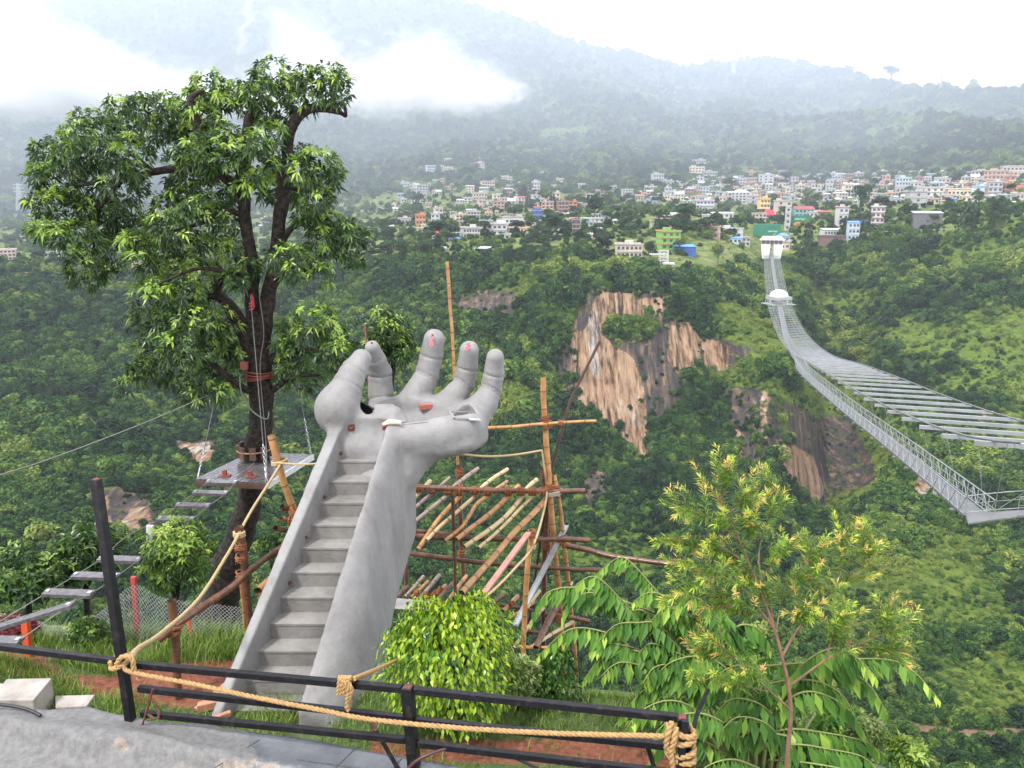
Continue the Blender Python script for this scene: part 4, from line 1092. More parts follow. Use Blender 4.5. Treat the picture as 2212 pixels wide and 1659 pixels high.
# loop of dark rope lying at the foot of the tall post
b = MB(); rope_geo(b, [VR(316,1528,-.03), VR(322,1545,-.05), VR(340,1555,-.05), VR(345,1538,-.03), VR(335,1522,-.02)], .012, False)
tag(b.build('wire_loop', mat('brown_cord', (.10,.06,.03), (.06,.035,.02), 30, .9, .3)), 'small brown loop of cord hanging on the lowest rail by the tall post', 'cord')
HOSE = mat('black_hose', (.015,.013,.014), None, 6, .4, 0)
rod(spline([VR(872,1672,-.12), VR(905,1640,-.12), VR(960,1618,-.02), VR(1010,1608,.05)]), .012, [mat('red_black_hose', (.09,.02,.02), (.02,.015,.015), 6, .4, 0)], 'hose', 'dark red hose curving round the foot of the middle railing post', 'hose')
rod(spline([VR(1075,1626,.1), VR(1120,1640,.1), VR(1200,1680,.05)]), .011, [HOSE], 'hose', 'black hose lying behind the lowest rail right of the middle post', 'hose')
rod(spline([VZ(-40,1520,ZL+.05), VZ(20,1524,ZL+.06), VZ(60,1533,ZL+.05), VZ(88,1546,ZL+.03)]), .013, [HOSE], 'hose', 'black pipe end lying on the cement at far left', 'hose')

# concrete blocks on the left
CONB = concrete('block_cement', (.36,.33,.31), (.25,.23,.21), (.7,.66,.62), 2.0, .85)
def block(pts, h, label):
    P = [VZ(x, y, -6.1+h) for x, y in pts]; b = MB()
    b.add(P+[Vector((p.x, p.y, -6.3)) for p in P], [(3,2,1,0), (0,1,5,4), (1,2,6,5), (2,3,7,6), (3,0,4,7)]); b.v = b.v
    o = b.build('concrete_block', CONB); bv = o.modifiers.new('b', 'BEVEL'); bv.width = .012; bv.segments = 2
    bm = bmesh.new(); bm.from_mesh(o.data); bmesh.ops.recalc_face_normals(bm, faces=bm.faces); bm.to_mesh(o.data); bm.free()
    return tag(o, label, 'concrete block')
block([(14,1466),(112,1464),(72,1512),(-20,1512)], .38, 'large tilted grey concrete block in the grass left of the tall post')
block([(118,1502),(205,1500),(188,1524),(120,1528)], .14, 'low flat concrete slab lying right of the large tilted block')
block([(-60,1470),(8,1476),(18,1492),(-60,1505)], .30, 'concrete block cut off by the left edge of the picture')
# ------------------------------------------------------------------ leaves and near plants
def nrmz(a): return a/np.maximum(np.linalg.norm(a, axis=-1, keepdims=True), 1e-9)
def leaves(base, d, up, L, W, droop=0.25, fold=0.18):
    """folded pointed leaves: base, direction, upper-side normal, length, width (arrays)"""
    n = len(base); d = nrmz(d); sd = nrmz(np.cross(d, up)); nr = np.cross(sd, d)
    L = np.broadcast_to(L, (n,))[:, None]; W = np.broadcast_to(W, (n,))[:, None]
    dn = np.array([0, 0, -1.0])
    mid = base + d*L*.45 + nr*0 + dn*L*droop*.12
    tip = base + d*L*(1-droop*.15) + dn*L*droop*.6
    vs = np.stack([base, mid - sd*W*.5 + nr*W*fold, tip, mid + sd*W*.5 + nr*W*fold, mid - nr*W*fold*.4], 1).reshape(-1, 3)
    b = np.arange(n)[:, None]*5
    fs = np.concatenate([b+np.array([[0, 4, 2, 1]]), b+np.array([[0, 3, 2, 4]])])
    return vs, fs
def rand_dirs(g, n): return nrmz(g.normal(size=(n, 3)))
def perp(ax, g):
    r = g.normal(size=ax.shape); r -= ax*(r*ax).sum(-1, keepdims=True); return nrmz(r)
class Foliage:
    def __init__(s): s.v, s.f, s.t, s.n = [], [], [], 0
    def add(s, vs, fs, t):
        s.v.append(vs); s.f.append(fs+s.n); s.t.append(np.concatenate([t, t])); s.n += len(vs)
    def build(s, name, m, parent=None, **k):
        return mesh_obj(name, np.concatenate(s.v), [np.concatenate(s.f)], m, parent, tint=np.clip(np.concatenate(s.t), 0, 1), **k)
def whorls(fo, g, c, r, n, k, L, W, young=.25, squash=.85, spread=1.1, droop=.35, up=.45, shell=.6):
    """n rosettes of k leaves on a lumpy ball"""
    d = rand_dirs(g, n); d[:, 2] = d[:, 2]*.9+.12; d = nrmz(d)
    p = np.array(c) + d*np.array([r, r, r*squash])*(g.uniform(shell**2, 1.08, n)**.5)[:, None]
    ax = nrmz(d*1.0 + np.array([0, 0, up]) + g.normal(size=(n, 3))*.35)
    yo = g.random(n) < young*np.clip(.5+d[:, 2], .1, 1.4)
    base = np.repeat(p, k, 0); A = np.repeat(ax, k, 0)
    q = perp(A, g); dr = nrmz(A*g.uniform(.1, .95, (len(A), 1)) + q*spread + g.normal(size=A.shape)*.3)
    t = np.repeat(np.where(yo, g.normal(.80, .1, n), g.normal(.33, .13, n)), k) + g.normal(0, .06, n*k)
    vs, fs = leaves(base + dr*.015, dr, A, L*g.uniform(.5, 1.25, n*k), W*g.uniform(.75, 1.2, n*k), droop)
    fo.add(vs, fs, t)
BARK = mat('wet_bark', (.008,.006,.0055), (.05,.038,.03), 13, .85, 1.0, .03, lo=.4, hi=.72)
m = MATS['wet_bark']; t = m.node_tree; b = t.nodes['Principled BSDF']
vo = noise_node(t, 30, 4, .7); lr = ramp(t, vo.outputs['Fac'], [(.70, (0,0,0)), (.76, (.8,.8,.8))])
b.inputs['Specular IOR Level'].default_value = .25
old = b.inputs['Base Color'].links[0].from_socket
t.links.new(mixc(t, lr.outputs[0], old, (.24,.23,.19,1)), b.inputs['Base Color'])
MANGO = leaf_mat('mango_leaves', [(0, (.012,.028,.010)), (.3, (.026,.06,.014)), (.55, (.06,.13,.02)), (.75, (.19,.32,.04)), (1, (.36,.46,.09))], .33, .28, spec=.5)
def limb(b, pts, w, Y, wob=.0):
    """tapering limb through picture points (px, py[, dY]); w = picture widths"""
    P = [V(p[0], p[1], Y+(p[2] if len(p) > 2 else 0)) for p in pts]
    S = spline(P, 7); Wd = np.interp(np.linspace(0, 1, len(S)), np.linspace(0, 1, len(w)), w)
    b.tube([s + Vector((vnoise(s.z*3, 1, 0, 3)*wob, 0, 0)) for s in S], [x*.44*px_size(Y, 700)*(1+.08*float(vnoise(i*.9, 5, 0, 2))) for i, x in enumerate(Wd)], 12)
TY_ = 15.0
tree = thing('mango_tree', V(495, 1300, TY_), 'tall lopped tree, dark forked trunk through a plank platform, left of the hand', 'tree')
b = MB()
limb(b, [(470,1330),(488,1250),(512,1170),(536,1090),(551,1010),(560,900),(562,800),(560,740)], [100,88,72,64,62,60,58,62], TY_, .05)
limb(b, [(470,1330),(440,1310,.2),(415,1320,.3)], [80,50,20], TY_)
limb(b, [(553,760),(549,690),(545,620),(543,560),(532,480),(525,420),(527,360),(535,290),(540,245)], [50,38,33,30,29,27,25,24,16], TY_, .04)
limb(b, [(566,760),(572,690),(584,620),(598,540),(607,460),(612,400),(618,340),(632,275),(662,238),(700,236),(735,243),(748,250)], [50,40,37,35,32,29,27,26,25,15,11,8], TY_, .04)
limb(b, [(736,244),(747,250),(744,228),(742,222)], [9,8,7,4], TY_)
limb(b, [(552,780),(535,730),(510,685),(490,655),(465,640),(430,645),(390,660,-.3)], [50,42,38,30,18,13,7], TY_)
limb(b, [(498,668),(480,640),(476,615),(482,590,-.2)], [28,22,16,8], TY_)
limb(b, [(570,780),(610,770),(650,755,-.2),(700,760,-.4)], [36,24,16,8], TY_)
limb(b, [(566,850),(595,838),(630,815,-.2),(690,810,-.3)], [28,17,10,6], TY_)
limb(b, [(560,850),(520,835,-.3),(460,790,-.5),(400,770,-.7),(330,800,-.8)], [24,16,12,9,5], TY_)
limb(b, [(609,520),(628,495),(650,483),(665,490,-.1),(700,500,-.2)], [20,14,12,10,6], TY_)
limb(b, [(526,425),(480,380,-.3),(420,360,-.5),(340,370,-.4),(250,390,-.2),(160,400,0)], [25,22,20,17,13,7], TY_)
limb(b, [(470,375,-.3),(438,310,-.3),(425,265,-.3),(412,215,-.3),(440,195,-.3)], [20,20,22,16,8], TY_)
limb(b, [(330,372,-.4),(280,330,-.3),(220,300,0)], [14,10,5], TY_)
limb(b, [(260,392,-.2),(210,450,.2),(150,500,.3),(110,490,.2)], [13,11,8,4], TY_)
limb(b, [(215,450,.2),(205,520,.3),(190,590,.3)], [10,7,4], TY_)
limb(b, [(530,470),(490,455,-.4),(440,480,-.7),(370,500,-.9)], [16,13,10,6], TY_)
limb(b, [(618,400),(650,410,-.2),(690,420,-.3)], [16,11,6], TY_)
limb(b, [(545,600),(500,590,-.4),(430,580,-.8),(350,610,-1)], [16,12,9,5], TY_)
limb(b, [(590,600),(630,575,.2),(680,575,.3)], [16,10,5], TY_)
b.build('trunk', BARK, tree)
BL = [(590,160,42),(560,190,40),(622,190,30),(700,185,58),(735,190,34),(660,172,36),(650,215,36),(610,240,38),(540,215,52,.9),(515,200,30,.9),(560,240,38,.8),(455,190,46,.4),(425,215,36,.7),(480,215,36,.4),(440,245,34,.6),
 (335,240,46),(300,225,30),(365,225,32),(380,270,55),(330,285,50),(250,225,22),(190,262,40),(230,280,48),(165,290,36),(275,275,40),(420,285,50,.6),
 (100,330,40),(150,330,55),(205,330,58),(270,330,55),(90,380,38,.5),(130,400,55),(200,400,64),(265,400,50),(282,372,26),(95,440,42),(150,460,58),(220,470,60),(270,460,46),(80,490,28,.9),(110,500,36,.7),(170,520,52),(230,530,48),(175,570,34),(200,600,30),(230,585,24),(160,600,20),
 (385,345,32),(410,330,46),(470,290,50),(470,330,50,.4),(510,310,42,.7),(555,310,34,.4),(590,285,34,.4),(595,330,30),(640,330,30),(388,400,32),(420,370,46),(480,360,44),(550,360,46,.5),(600,375,36,.5),(655,370,42),(690,350,44,.4),(700,390,42),(650,410,50,.7),(590,405,42,.8),(540,400,36,.6),(680,430,38),(720,380,26),
 (460,420,52),(410,425,46),(370,440,40),(500,440,40,.5),(430,470,54),(370,490,46),(320,500,44),(480,490,42),(400,530,54,.5),(340,540,50,.5),(290,520,36,.5),(450,540,50,.6),(500,540,38,.5),(300,560,34),(360,590,54,.5),(420,600,54,.5),(480,590,40,.6),(510,600,28),(540,572,22),
 (690,470,36),(720,490,42),(755,500,36),(780,510,22),(700,520,40),(745,535,34),(765,560,22),(660,465,30),(620,560,38,.4),(660,560,42,.3),(690,590,28),(640,590,30),(600,540,26,.5),
 (330,640,46,.5),(390,640,48,.4),(440,640,36,.4),(310,690,38),(360,690,50),(420,700,54),(470,700,46),(500,720,34,.4),(340,740,48),(400,750,56),(460,760,52),(510,770,36,.5),(300,790,28),(270,830,22),(330,800,44),(390,810,50),(450,820,46),(500,810,34),(420,850,34),(480,850,28),
 (630,710,38,.5),(680,690,46,.5),(715,720,40,.4),(660,740,46),(720,760,36),(640,780,44),(690,790,44),(725,790,26),(610,745,28),(610,800,30),(650,825,30),(750,740,22,.5)]
fo = Foliage(); g = np.random.default_rng(21)
for bl in BL:
    x, y, r = bl[:3]; yo = bl[3]+.1 if len(bl) > 3 else .3
    rr = r*px_size(TY_, y)*.93; n = int(42*(r/45)**1.9)+5
    dy = g.uniform(-1.0, 1.0) if y > 260 else g.uniform(-.4, .4)
    whorls(fo, g, V(x, y, TY_+dy), rr, n, 9, .165, .043, yo, .9, droop=.65)
fo.build('crown', MANGO, tree)

# pollarded round bush at left, in front of the gorge
def bush(name, px, py, Y, rx, rz, n, k, L, W, m, label, cat='bush', young=.3, seed=1, lumps=9, droop=.35, stem=None, up=.35, base_py=None, lump_r=.5, spread=1.1, lab_group=None):
    g = np.random.default_rng(seed); c = V(px, py, Y); s = px_size(Y, py)
    by_ = base_py if base_py is not None else py+rz
    B0 = V(px, by_, Y); gzv = float(gz(np.array(B0.x), np.array(Y))); B0.z = min(B0.z, max(gzv, B0.z-3.0)) if stem is None else B0.z
    r = thing(name, B0, label, cat); b = MB()
    for q in range(5):
        a = q*1.26+seed; e = c + Vector((math.cos(a)*rx*s*.5, math.sin(a)*rx*s*.4, rz*s*.25))
        b.tube(spline([B0-Vector((0,0,.3)), (B0+c)/2+Vector((math.cos(a)*.03,.02,0)), e], 5), [x*(stem or 5)*s for x in np.linspace(1, .25, 11)], 7)
    b.build('stem', BARK, r)
    fo = Foliage()
    for q in range(lumps):
        d = rand_dirs(g, 1)[0]; q_ = (g.random()**.4)*.62
        cc = np.array(c) + d*np.array([rx*s, rx*s*.85, rz*s])*q_
        whorls(fo, g, cc, rx*s*lump_r*g.uniform(.8, 1.15), n//lumps, k, L, W, young, rz/rx if rz < rx else 1, spread, droop, up)
    fo.build('foliage', m, r)
    return r
LIGHTL = leaf_mat('light_leaves', [(0, (.02,.045,.012)), (.35, (.05,.11,.02)), (.6, (.12,.22,.035)), (.85, (.26,.37,.06)), (1, (.36,.42,.10))], .4, .35, spec=.4)
DARKL = leaf_mat('broad_leaves', [(0, (.012,.03,.010)), (.4, (.03,.075,.016)), (.7, (.085,.17,.03)), (1, (.22,.31,.06))], .35, .28, spec=.5)
REDL = leaf_mat('crimson_leaves', [(0, (.05,.006,.012)), (.5, (.14,.014,.028)), (1, (.26,.06,.06))], .5, .25)
bush('round_bush', 378, 1205, 11.3, 108, 92, 620, 8, .125, .034, LIGHTL, 'pale green clipped round bush behind the wire fence, left of the tall tree trunk', 'bush', .62, 2, 14, .5, 9, base_py=1345, lump_r=.46)
bush('broad_leaved_bush', 60, 1245, 12.6, 150, 70, 520, 8, .17, .062, DARKL, 'spreading broad-leaved bush at the left edge above the fence', 'bush', .35, 3, 16, .3, 6, base_py=1345, lump_r=.34)
bush('broad_leaved_bush', 185, 1190, 13.4, 95, 75, 380, 8, .16, .06, DARKL, 'dark broad-leaved bush between the left edge bush and the round pale bush', 'bush', .2, 4, 12, .3, 6, base_py=1330, lump_r=.4)
bush('crimson_bush', 28, 1368, 10.45, 62, 36, 330, 7, .07, .03, REDL, 'low crimson leaved bush by the fence at far left', 'bush', .3, 5, 8, .3, 4, base_py=1415, lump_r=.5)
bush('weedy_bush', 195, 1368, 10.3, 60, 34, 220, 7, .09, .04, LIGHTL, 'small weedy green bush growing through the wire fence beside the crimson bush', 'bush', .3, 6, 8, .3, 3, base_py=1410, lump_r=.5)
bush('sapling', 592, 1172, 14.2, 42, 40, 90, 8, .13, .04, DARKL, 'leafy sprout beside the foot of the tall tree', 'bush', .5, 7, 6, .4, 5, base_py=1300, lump_r=.5)
bush('mango_tree', 838, 735, 18.5, 55, 95, 520, 9, .165, .045, MANGO, 'smaller dark-leaved tree showing behind the thumb of the cement hand', 'tree', .35, 8, 12, .6, 8, base_py=1050, lump_r=.62)
# weeping fig ball, lime green
def hang_ball(name, px, py, Y, rx, rz, n, L, W, m, label, seed, young=.5, ry=.9, base_py=1600):
    g = np.random.default_rng(seed); c = np.array(V(px, py, Y)); s = px_size(Y, py)
    B0 = V(px, base_py, Y); r = thing(name, B0, label, 'bush'); b = MB()
    for q in range(6):
        a = q*1.05; e = Vector(c) + Vector((math.cos(a)*rx*s*.6, math.sin(a)*rx*s*.5, rz*s*.3))
        b.tube(spline([B0-Vector((0,0,.4)), Vector(c)-Vector((0,0,rz*s*.5)), e], 5), list(np.linspace(.045, .012, 11)), 7)
    b.build('stem', BARK, r); fo = Foliage()
    d = rand_dirs(g, n); d[:, 2] = d[:, 2]*.85+.25; d = nrmz(d)
    lump = 1+.24*vnoise(d[:, 0]*2.6+seed, d[:, 1]*2.6, d[:, 2]*2.6, seed)+.07*vnoise(d[:, 0]*7, d[:, 1]*7, d[:, 2]*7, seed)
    rad = lump*np.where(g.random(n) < .72, g.uniform(.80, 1.10, n), g.uniform(.45, .9, n))
    p = c + d*np.array([rx*s, rx*s*ry, rz*s])*rad[:, None]
    p[:, 2] -= np.where(d[:, 2] < .15, g.uniform(0, .16, n), 0)
    out = d*np.array([1, 1, .25]); dr = nrmz(out*.55 + np.array([0, 0, -1.0]) + g.normal(size=(n, 3))*.38)
    upv = nrmz(out + np.array([0, 0, .45]) + g.normal(size=(n, 3))*.25)
    t = np.where(g.random(n) < young*(1+.5*vnoise(d[:, 0]*3, d[:, 1]*3, d[:, 2]*3, seed+5)), g.normal(.76, .15, n), g.normal(.34, .17, n)) - np.where(rad < .8, .18, 0)*0
    vs, fs = leaves(p, dr, upv, L*g.uniform(.6, 1.2, n), W*g.uniform(.7, 1.15, n), .15, .14)
    fo.add(vs, fs, t); fo.build('foliage', m, r); return r
FIG = leaf_mat('lime_leaves', [(0, (.025,.07,.008)), (.35, (.075,.18,.012)), (.6, (.19,.33,.018)), (.85, (.38,.50,.035)), (1, (.50,.58,.08))], .3, .35, spec=.5)
FIGD = leaf_mat('dark_fig_leaves', [(0, (.008,.03,.006)), (.4, (.03,.10,.010)), (.7, (.10,.22,.015)), (1, (.28,.40,.04))], .28, .28, spec=.5)
PALE = leaf_mat('pale_mottled_leaves', [(0, (.06,.12,.03)), (.4, (.16,.25,.06)), (.75, (.34,.42,.15)), (1, (.5,.52,.28))], .4, .35)
hang_ball('weeping_fig', 972, 1420, 8.45, 142, 132, 4500, .092, .046, FIG, 'large lime green weeping fig ball behind the railing, right of the cement forearm', 31, .55)
hang_ball('weeping_fig', 1196, 1468, 9.0, 66, 66, 1500, .075, .036, FIGD, 'small dark green clipped fig ball behind the rails, right of the lime ball', 33, .14)
bush('mottled_bush', 1118, 1462, 8.75, 52, 62, 420, 6, .075, .032, PALE, 'pale mottled bush squeezed between the lime and the dark green fig balls', 'bush', .55, 34, 10, .25, 4, base_py=1590, lump_r=.5)
bush('yellow_green_plant', 1962, 1628, 7.2, 44, 36, 160, 7, .10, .035, LIGHTL, 'bright yellow-green plant low at right beneath the compound-leaved shrub', 'bush', .85, 35, 8, .3, 4, base_py=1700, lump_r=.5)
bush('mottled_bush', 1868, 1590, 7.6, 46, 60, 330, 6, .07, .034, PALE, 'pale mottled bush behind the right side of the compound-leaved shrub', 'bush', .35, 36, 9, .25, 4, base_py=1700, lump_r=.5)

# compound-leaved shrub (arching fronds with hanging leaflets)
FROND = leaf_mat('compound_leaves', [(0, (.028,.085,.014)), (.35, (.06,.15,.024)), (.6, (.11,.23,.034)), (.85, (.23,.36,.05)), (1, (.36,.48,.09))], .48, .32, spec=.18)
TWIG = mat('green_twig', (.20,.24,.07), (.16,.16,.06), 20, .6, .1)
shrub = thing('compound_leaved_shrub', V(1620, 1780, 7.6), 'big shrub with long arching fronds of hanging green leaflets at right', 'shrub')
FR = [[(1430,1330),(1349,1300),(1258,1270),(1181,1281),(1148,1345)],[(1500,1360),(1429,1288),(1368,1220),(1338,1204),(1291,1237)],[(1430,1370),(1347,1300),(1300,1253),(1272,1246),(1240,1268)],
 [(1400,1320),(1314,1286),(1267,1281),(1230,1298),(1220,1340)],[(1450,1440),(1373,1403),(1314,1368),(1232,1359),(1165,1415)],[(1480,1370),(1403,1326),(1380,1317),(1356,1328),(1345,1378)],
 [(1540,1440),(1469,1413),(1420,1392),(1396,1394),(1362,1435)],[(1440,1430),(1375,1401),(1314,1390),(1276,1404)],[(1470,1440),(1403,1413),(1338,1401),(1303,1413),(1262,1468)],[(1540,1460),(1469,1439),(1432,1436),(1408,1446),(1390,1475)],
 [(1460,1460),(1361,1432),(1326,1436),(1300,1460)],[(1640,1440),(1755,1431),(1896,1423),(1964,1443),(2026,1508)],[(1700,1450),(1796,1439),(1844,1455),(1884,1487),(1918,1545)],[(1650,1480),(1719,1468),(1776,1475),(1824,1507),(1850,1562)],
 [(1640,1620),(1715,1608),(1784,1617),(1864,1635),(1905,1675)],[(1640,1590),(1703,1575),(1764,1580),(1864,1600),(1910,1632)],[(1740,1600),(1687,1587),(1623,1580),(1575,1616),(1540,1660)],[(1640,1540),(1620,1500),(1560,1478),(1500,1500),(1468,1562)],
 [(1640,1500),(1600,1470),(1530,1420),(1450,1430),(1398,1487)],[(1560,1400),(1500,1340),(1440,1290),(1400,1280),(1370,1300)],[(1580,1420),(1560,1350),(1520,1300),(1480,1290),(1450,1330)],[(1500,1420),(1470,1340),(1440,1310),(1400,1350)],
 [(1600,1400),(1570,1330),(1540,1310),(1500,1330),(1480,1370)],[(1620,1620),(1560,1560),(1500,1540),(1440,1560),(1400,1610)],[(1600,1650),(1500,1590),(1440,1600),(1400,1650)],[(1660,1560),(1720,1500),(1780,1500),(1840,1540),(1870,1600)],
 [(1660,1640),(1760,1650),(1840,1670),(1880,1720)],[(1640,1660),(1580,1640),(1520,1660),(1480,1710)],[(1680,1500),(1740,1430),(1800,1400),(1850,1420),(1890,1460)],[(1560,1520),(1500,1460),(1440,1460),(1380,1500),(1340,1550)],[(1700,1530),(1640,1450),(1580,1440),(1530,1480)],
 [(1500,1420),(1420,1350),(1380,1345),(1330,1350),(1290,1390)],[(1680,1560),(1640,1520),(1580,1510),(1540,1550)],[(1540,1560),(1480,1520),(1430,1515),(1380,1540),(1350,1580)],[(1690,1600),(1650,1560),(1590,1550),(1550,1590)],[(1560,1380),(1600,1350),(1640,1360),(1660,1400)]]
fo = Foliage(); b = MB(); g = np.random.default_rng(51)
for k_, fr in enumerate(FR):
    y0 = 8.4 - (fr[0][1]-1250)/420*1.5; tipd = g.uniform(-.35, .35)
    P = [V(x, y, y0 + tipd*i/len(fr) + (i == 0)*.15) for i, (x, y) in enumerate(fr)]
    S = resample(spline(P, 8), .045); n = len(S)
    b.tube(S, list(np.linspace(.014, .004, n)), 5)
    for i in range(int(n*.12), n):
        t_ = i/n; p = np.array(S[i]); d = np.array((S[min(i+1, n-1)]-S[max(i-1, 0)]).normalized())
        sidev = np.cross(d, [0, 0, 1.0]); sidev /= np.linalg.norm(sidev)+1e-6
        for sgn in (-1, 1):
            if g.random() < .1: continue
            dr = sidev*sgn*g.uniform(.35, .8) + np.array([0, 0, -1.0])*g.uniform(.5, .95) + d*g.uniform(.1, .45)
            L = (.205*math.sin(math.pi*(.22+.68*t_))+.03)*g.uniform(.8, 1.15)
            up_ = sidev*sgn*.9+np.array([0, 0, .7])+g.normal(size=3)*.2
            vs, fs = leaves(p[None], nrmz(dr)[None], nrmz(up_)[None], L, L*.40, .2, .12)
            fo.add(vs, fs, np.array([np.clip(g.normal(.44+(t_ > .85)*.3, .21), 0, 1)]))
# lower inner foliage of the same shrub and its stems
for q in range(26):
    c = V(g.uniform(1350, 1850), g.uniform(1560, 1690), g.uniform(8.0, 9.2)); whorls(fo, g, c, .28, 22, 6, .16, .065, .12, .8, 1.1, .5)
for q in range(12):
    c = V(g.uniform(1420, 1720), g.uniform(1400, 1560), g.uniform(8.3, 9.2)); whorls(fo, g, c, .25, 16, 6, .15, .06, .12, .8, 1.1, .5)
for q in range(9):
    e = V(1480+q*38, 1460-abs(4-q)*-12, 7.9+.1*q); b.tube(spline([V(1600+q*6, 1800, 8.0), V(1560+q*18, 1640, 7.95), e], 6), list(np.linspace(.04, .012, 13)), 6)
b.build('stem', TWIG, shrub); fo.build('foliage', FROND, shrub)

# bottlebrush sapling, narrow leaves with orange tips
NARROW = leaf_mat('narrow_leaves', [(0, (.03,.07,.012)), (.35, (.11,.21,.025)), (.6, (.22,.35,.045)), (.78, (.46,.52,.07)), (.9, (.55,.43,.10)), (1, (.58,.33,.14))], .4, .3)
BARK2 = mat('brown_bark', (.22,.12,.075), (.13,.075,.05), 16, .8, .5, .01)
def Z7(x, y, d): return V(1382.6+x/2.494, 993.8+y/2.494, 6.7+d)
sap = thing('bottlebrush_tree', V(1697, 1760, 6.7), 'slender bottlebrush sapling with needle leaves and yellow-orange tips, right foreground', 'tree')
b = MB(); BR = [
 ([(785,1900,0),(790,1640,0),(812,1380,0),(800,1220,0),(770,1080,0),(730,930,.02),(640,680,.05),(600,590,.08),(530,420,.1),(430,220,.1),(330,100,.12)], .026),
 ([(800,1220,0),(1010,1070,-.1),(1130,1010,-.15),(1300,940,-.2),(1460,860,-.25)], .012), ([(770,1050,0),(860,900,.1),(1050,690,.15),(1180,600,.2),(1290,490,.25)], .013),
 ([(715,900,.02),(540,680,-.1),(400,620,-.15),(160,560,-.2)], .012), ([(805,1340,0),(640,1190,-.12),(500,1060,-.15),(370,950,-.2)], .011), ([(690,1250,-.1),(420,1180,-.15),(290,1190,-.2)], .007),
 ([(640,560,.05),(650,440,.1),(720,250,.15),(735,150,.15)], .009), ([(640,670,.05),(760,480,-.05),(860,470,-.1)], .007), ([(600,590,.08),(450,480,.15),(150,430,.2)], .009), ([(530,420,.1),(350,300,0),(200,260,-.05)], .008),
 ([(470,290,.1),(600,200,.05),(620,190,.05)], .006), ([(1000,1075,-.1),(1050,900,-.15),(1110,780,-.2)], .008), ([(1060,690,.15),(1085,540,.2),(1090,410,.2)], .007), ([(1185,595,.2),(1220,500,.2),(1250,420,.2)], .006),
 ([(700,870,.02),(500,790,-.1),(330,800,-.15)], .007), ([(720,900,.02),(690,740,.1),(600,620,.1),(500,590,.15)], .007), ([(735,930,0),(760,760,.15),(800,640,.2),(930,640,.2)], .007), ([(870,890,.1),(900,850,0),(870,830,-.05)], .005), ([(400,620,-.15),(250,720,-.2),(150,740,-.2)], .006),
 ([(500,790,-.1),(420,720,.1),(380,640,.1)], .006), ([(1130,1010,-.15),(1260,1010,-.1),(1430,1040,-.1)], .007), ([(430,220,.1),(460,140,.1),(480,80,.1)], .006), ([(1300,940,-.2),(1330,870,-.2),(1340,830,-.2)], .005), ([(640,440,.1),(560,330,.1),(540,300,.1)], .006), ([(640,680,.05),(520,560,.2),(380,460,.2)], .007),
 ([(500,1060,-.15),(430,1060,-.1),(330,1010,0)], .006), ([(930,640,.2),(960,580,.1),(950,520,.1)], .005), ([(1010,1070,-.1),(1020,960,0),(1040,900,0)], .005)]
fo = Foliage(); g = np.random.default_rng(61)
def needle_twig(P, tipc, dens=1.0, L0=.10):
    n = len(P)
    for i in range(n):
        t_ = i/max(n-1, 1); p = np.array(P[i]); d = np.array((P[min(i+1, n-1)]-P[max(i-1, 0)]).normalized())
        k = int(3.4*dens)+1
        A = np.repeat(d[None], k, 0); q = perp(A, g); dr = nrmz(A*(.28+t_*.75)+q*.9+np.array([0, 0, .08]))
        L = L0*g.uniform(.7, 1.15, k)*(1-.25*t_)
        t = np.where(t_ > .72, g.normal(tipc, .07, k), g.normal(.36, .12, k))
        vs, fs = leaves(np.repeat(p[None], k, 0), dr, q, L*1.12, .0105, .25, .1); fo.add(vs, fs, t)
for pts, r0 in BR:
    P = resample(spline([Z7(*p) for p in pts], 8), .03); n = len(P)
    b.tube(P, list(np.linspace(r0, r0*.22 if r0 < .02 else .006, n)), 7)
    main = r0 > .02
    i0 = int(n*(.62 if main else .42))
    needle_twig(P[i0:][::1], g.uniform(.7, .95), 1.2)
    for q in range(11 if not main else 16):
        i = g.integers(int(n*.3) if not main else int(n*.5), n-1); d = (P[i+1]-P[i]).normalized()
        sd = Vector(tuple(perp(np.array([tuple(d)]), g)[0])); L = g.uniform(.12, .3)
        T_ = [P[i] + (d*.62+sd*.62+Vector((0, 0, .32)))*(L*s) for s in np.linspace(0, 1, int(L/.022)+2)]
        b.tube([T_[0], T_[-1]], [.003, .0015], 4)
        needle_twig(T_, g.uniform(.55, .98), 1.15, .09)
b.build('trunk', BARK2, sap); fo.build('foliage', NARROW, sap)
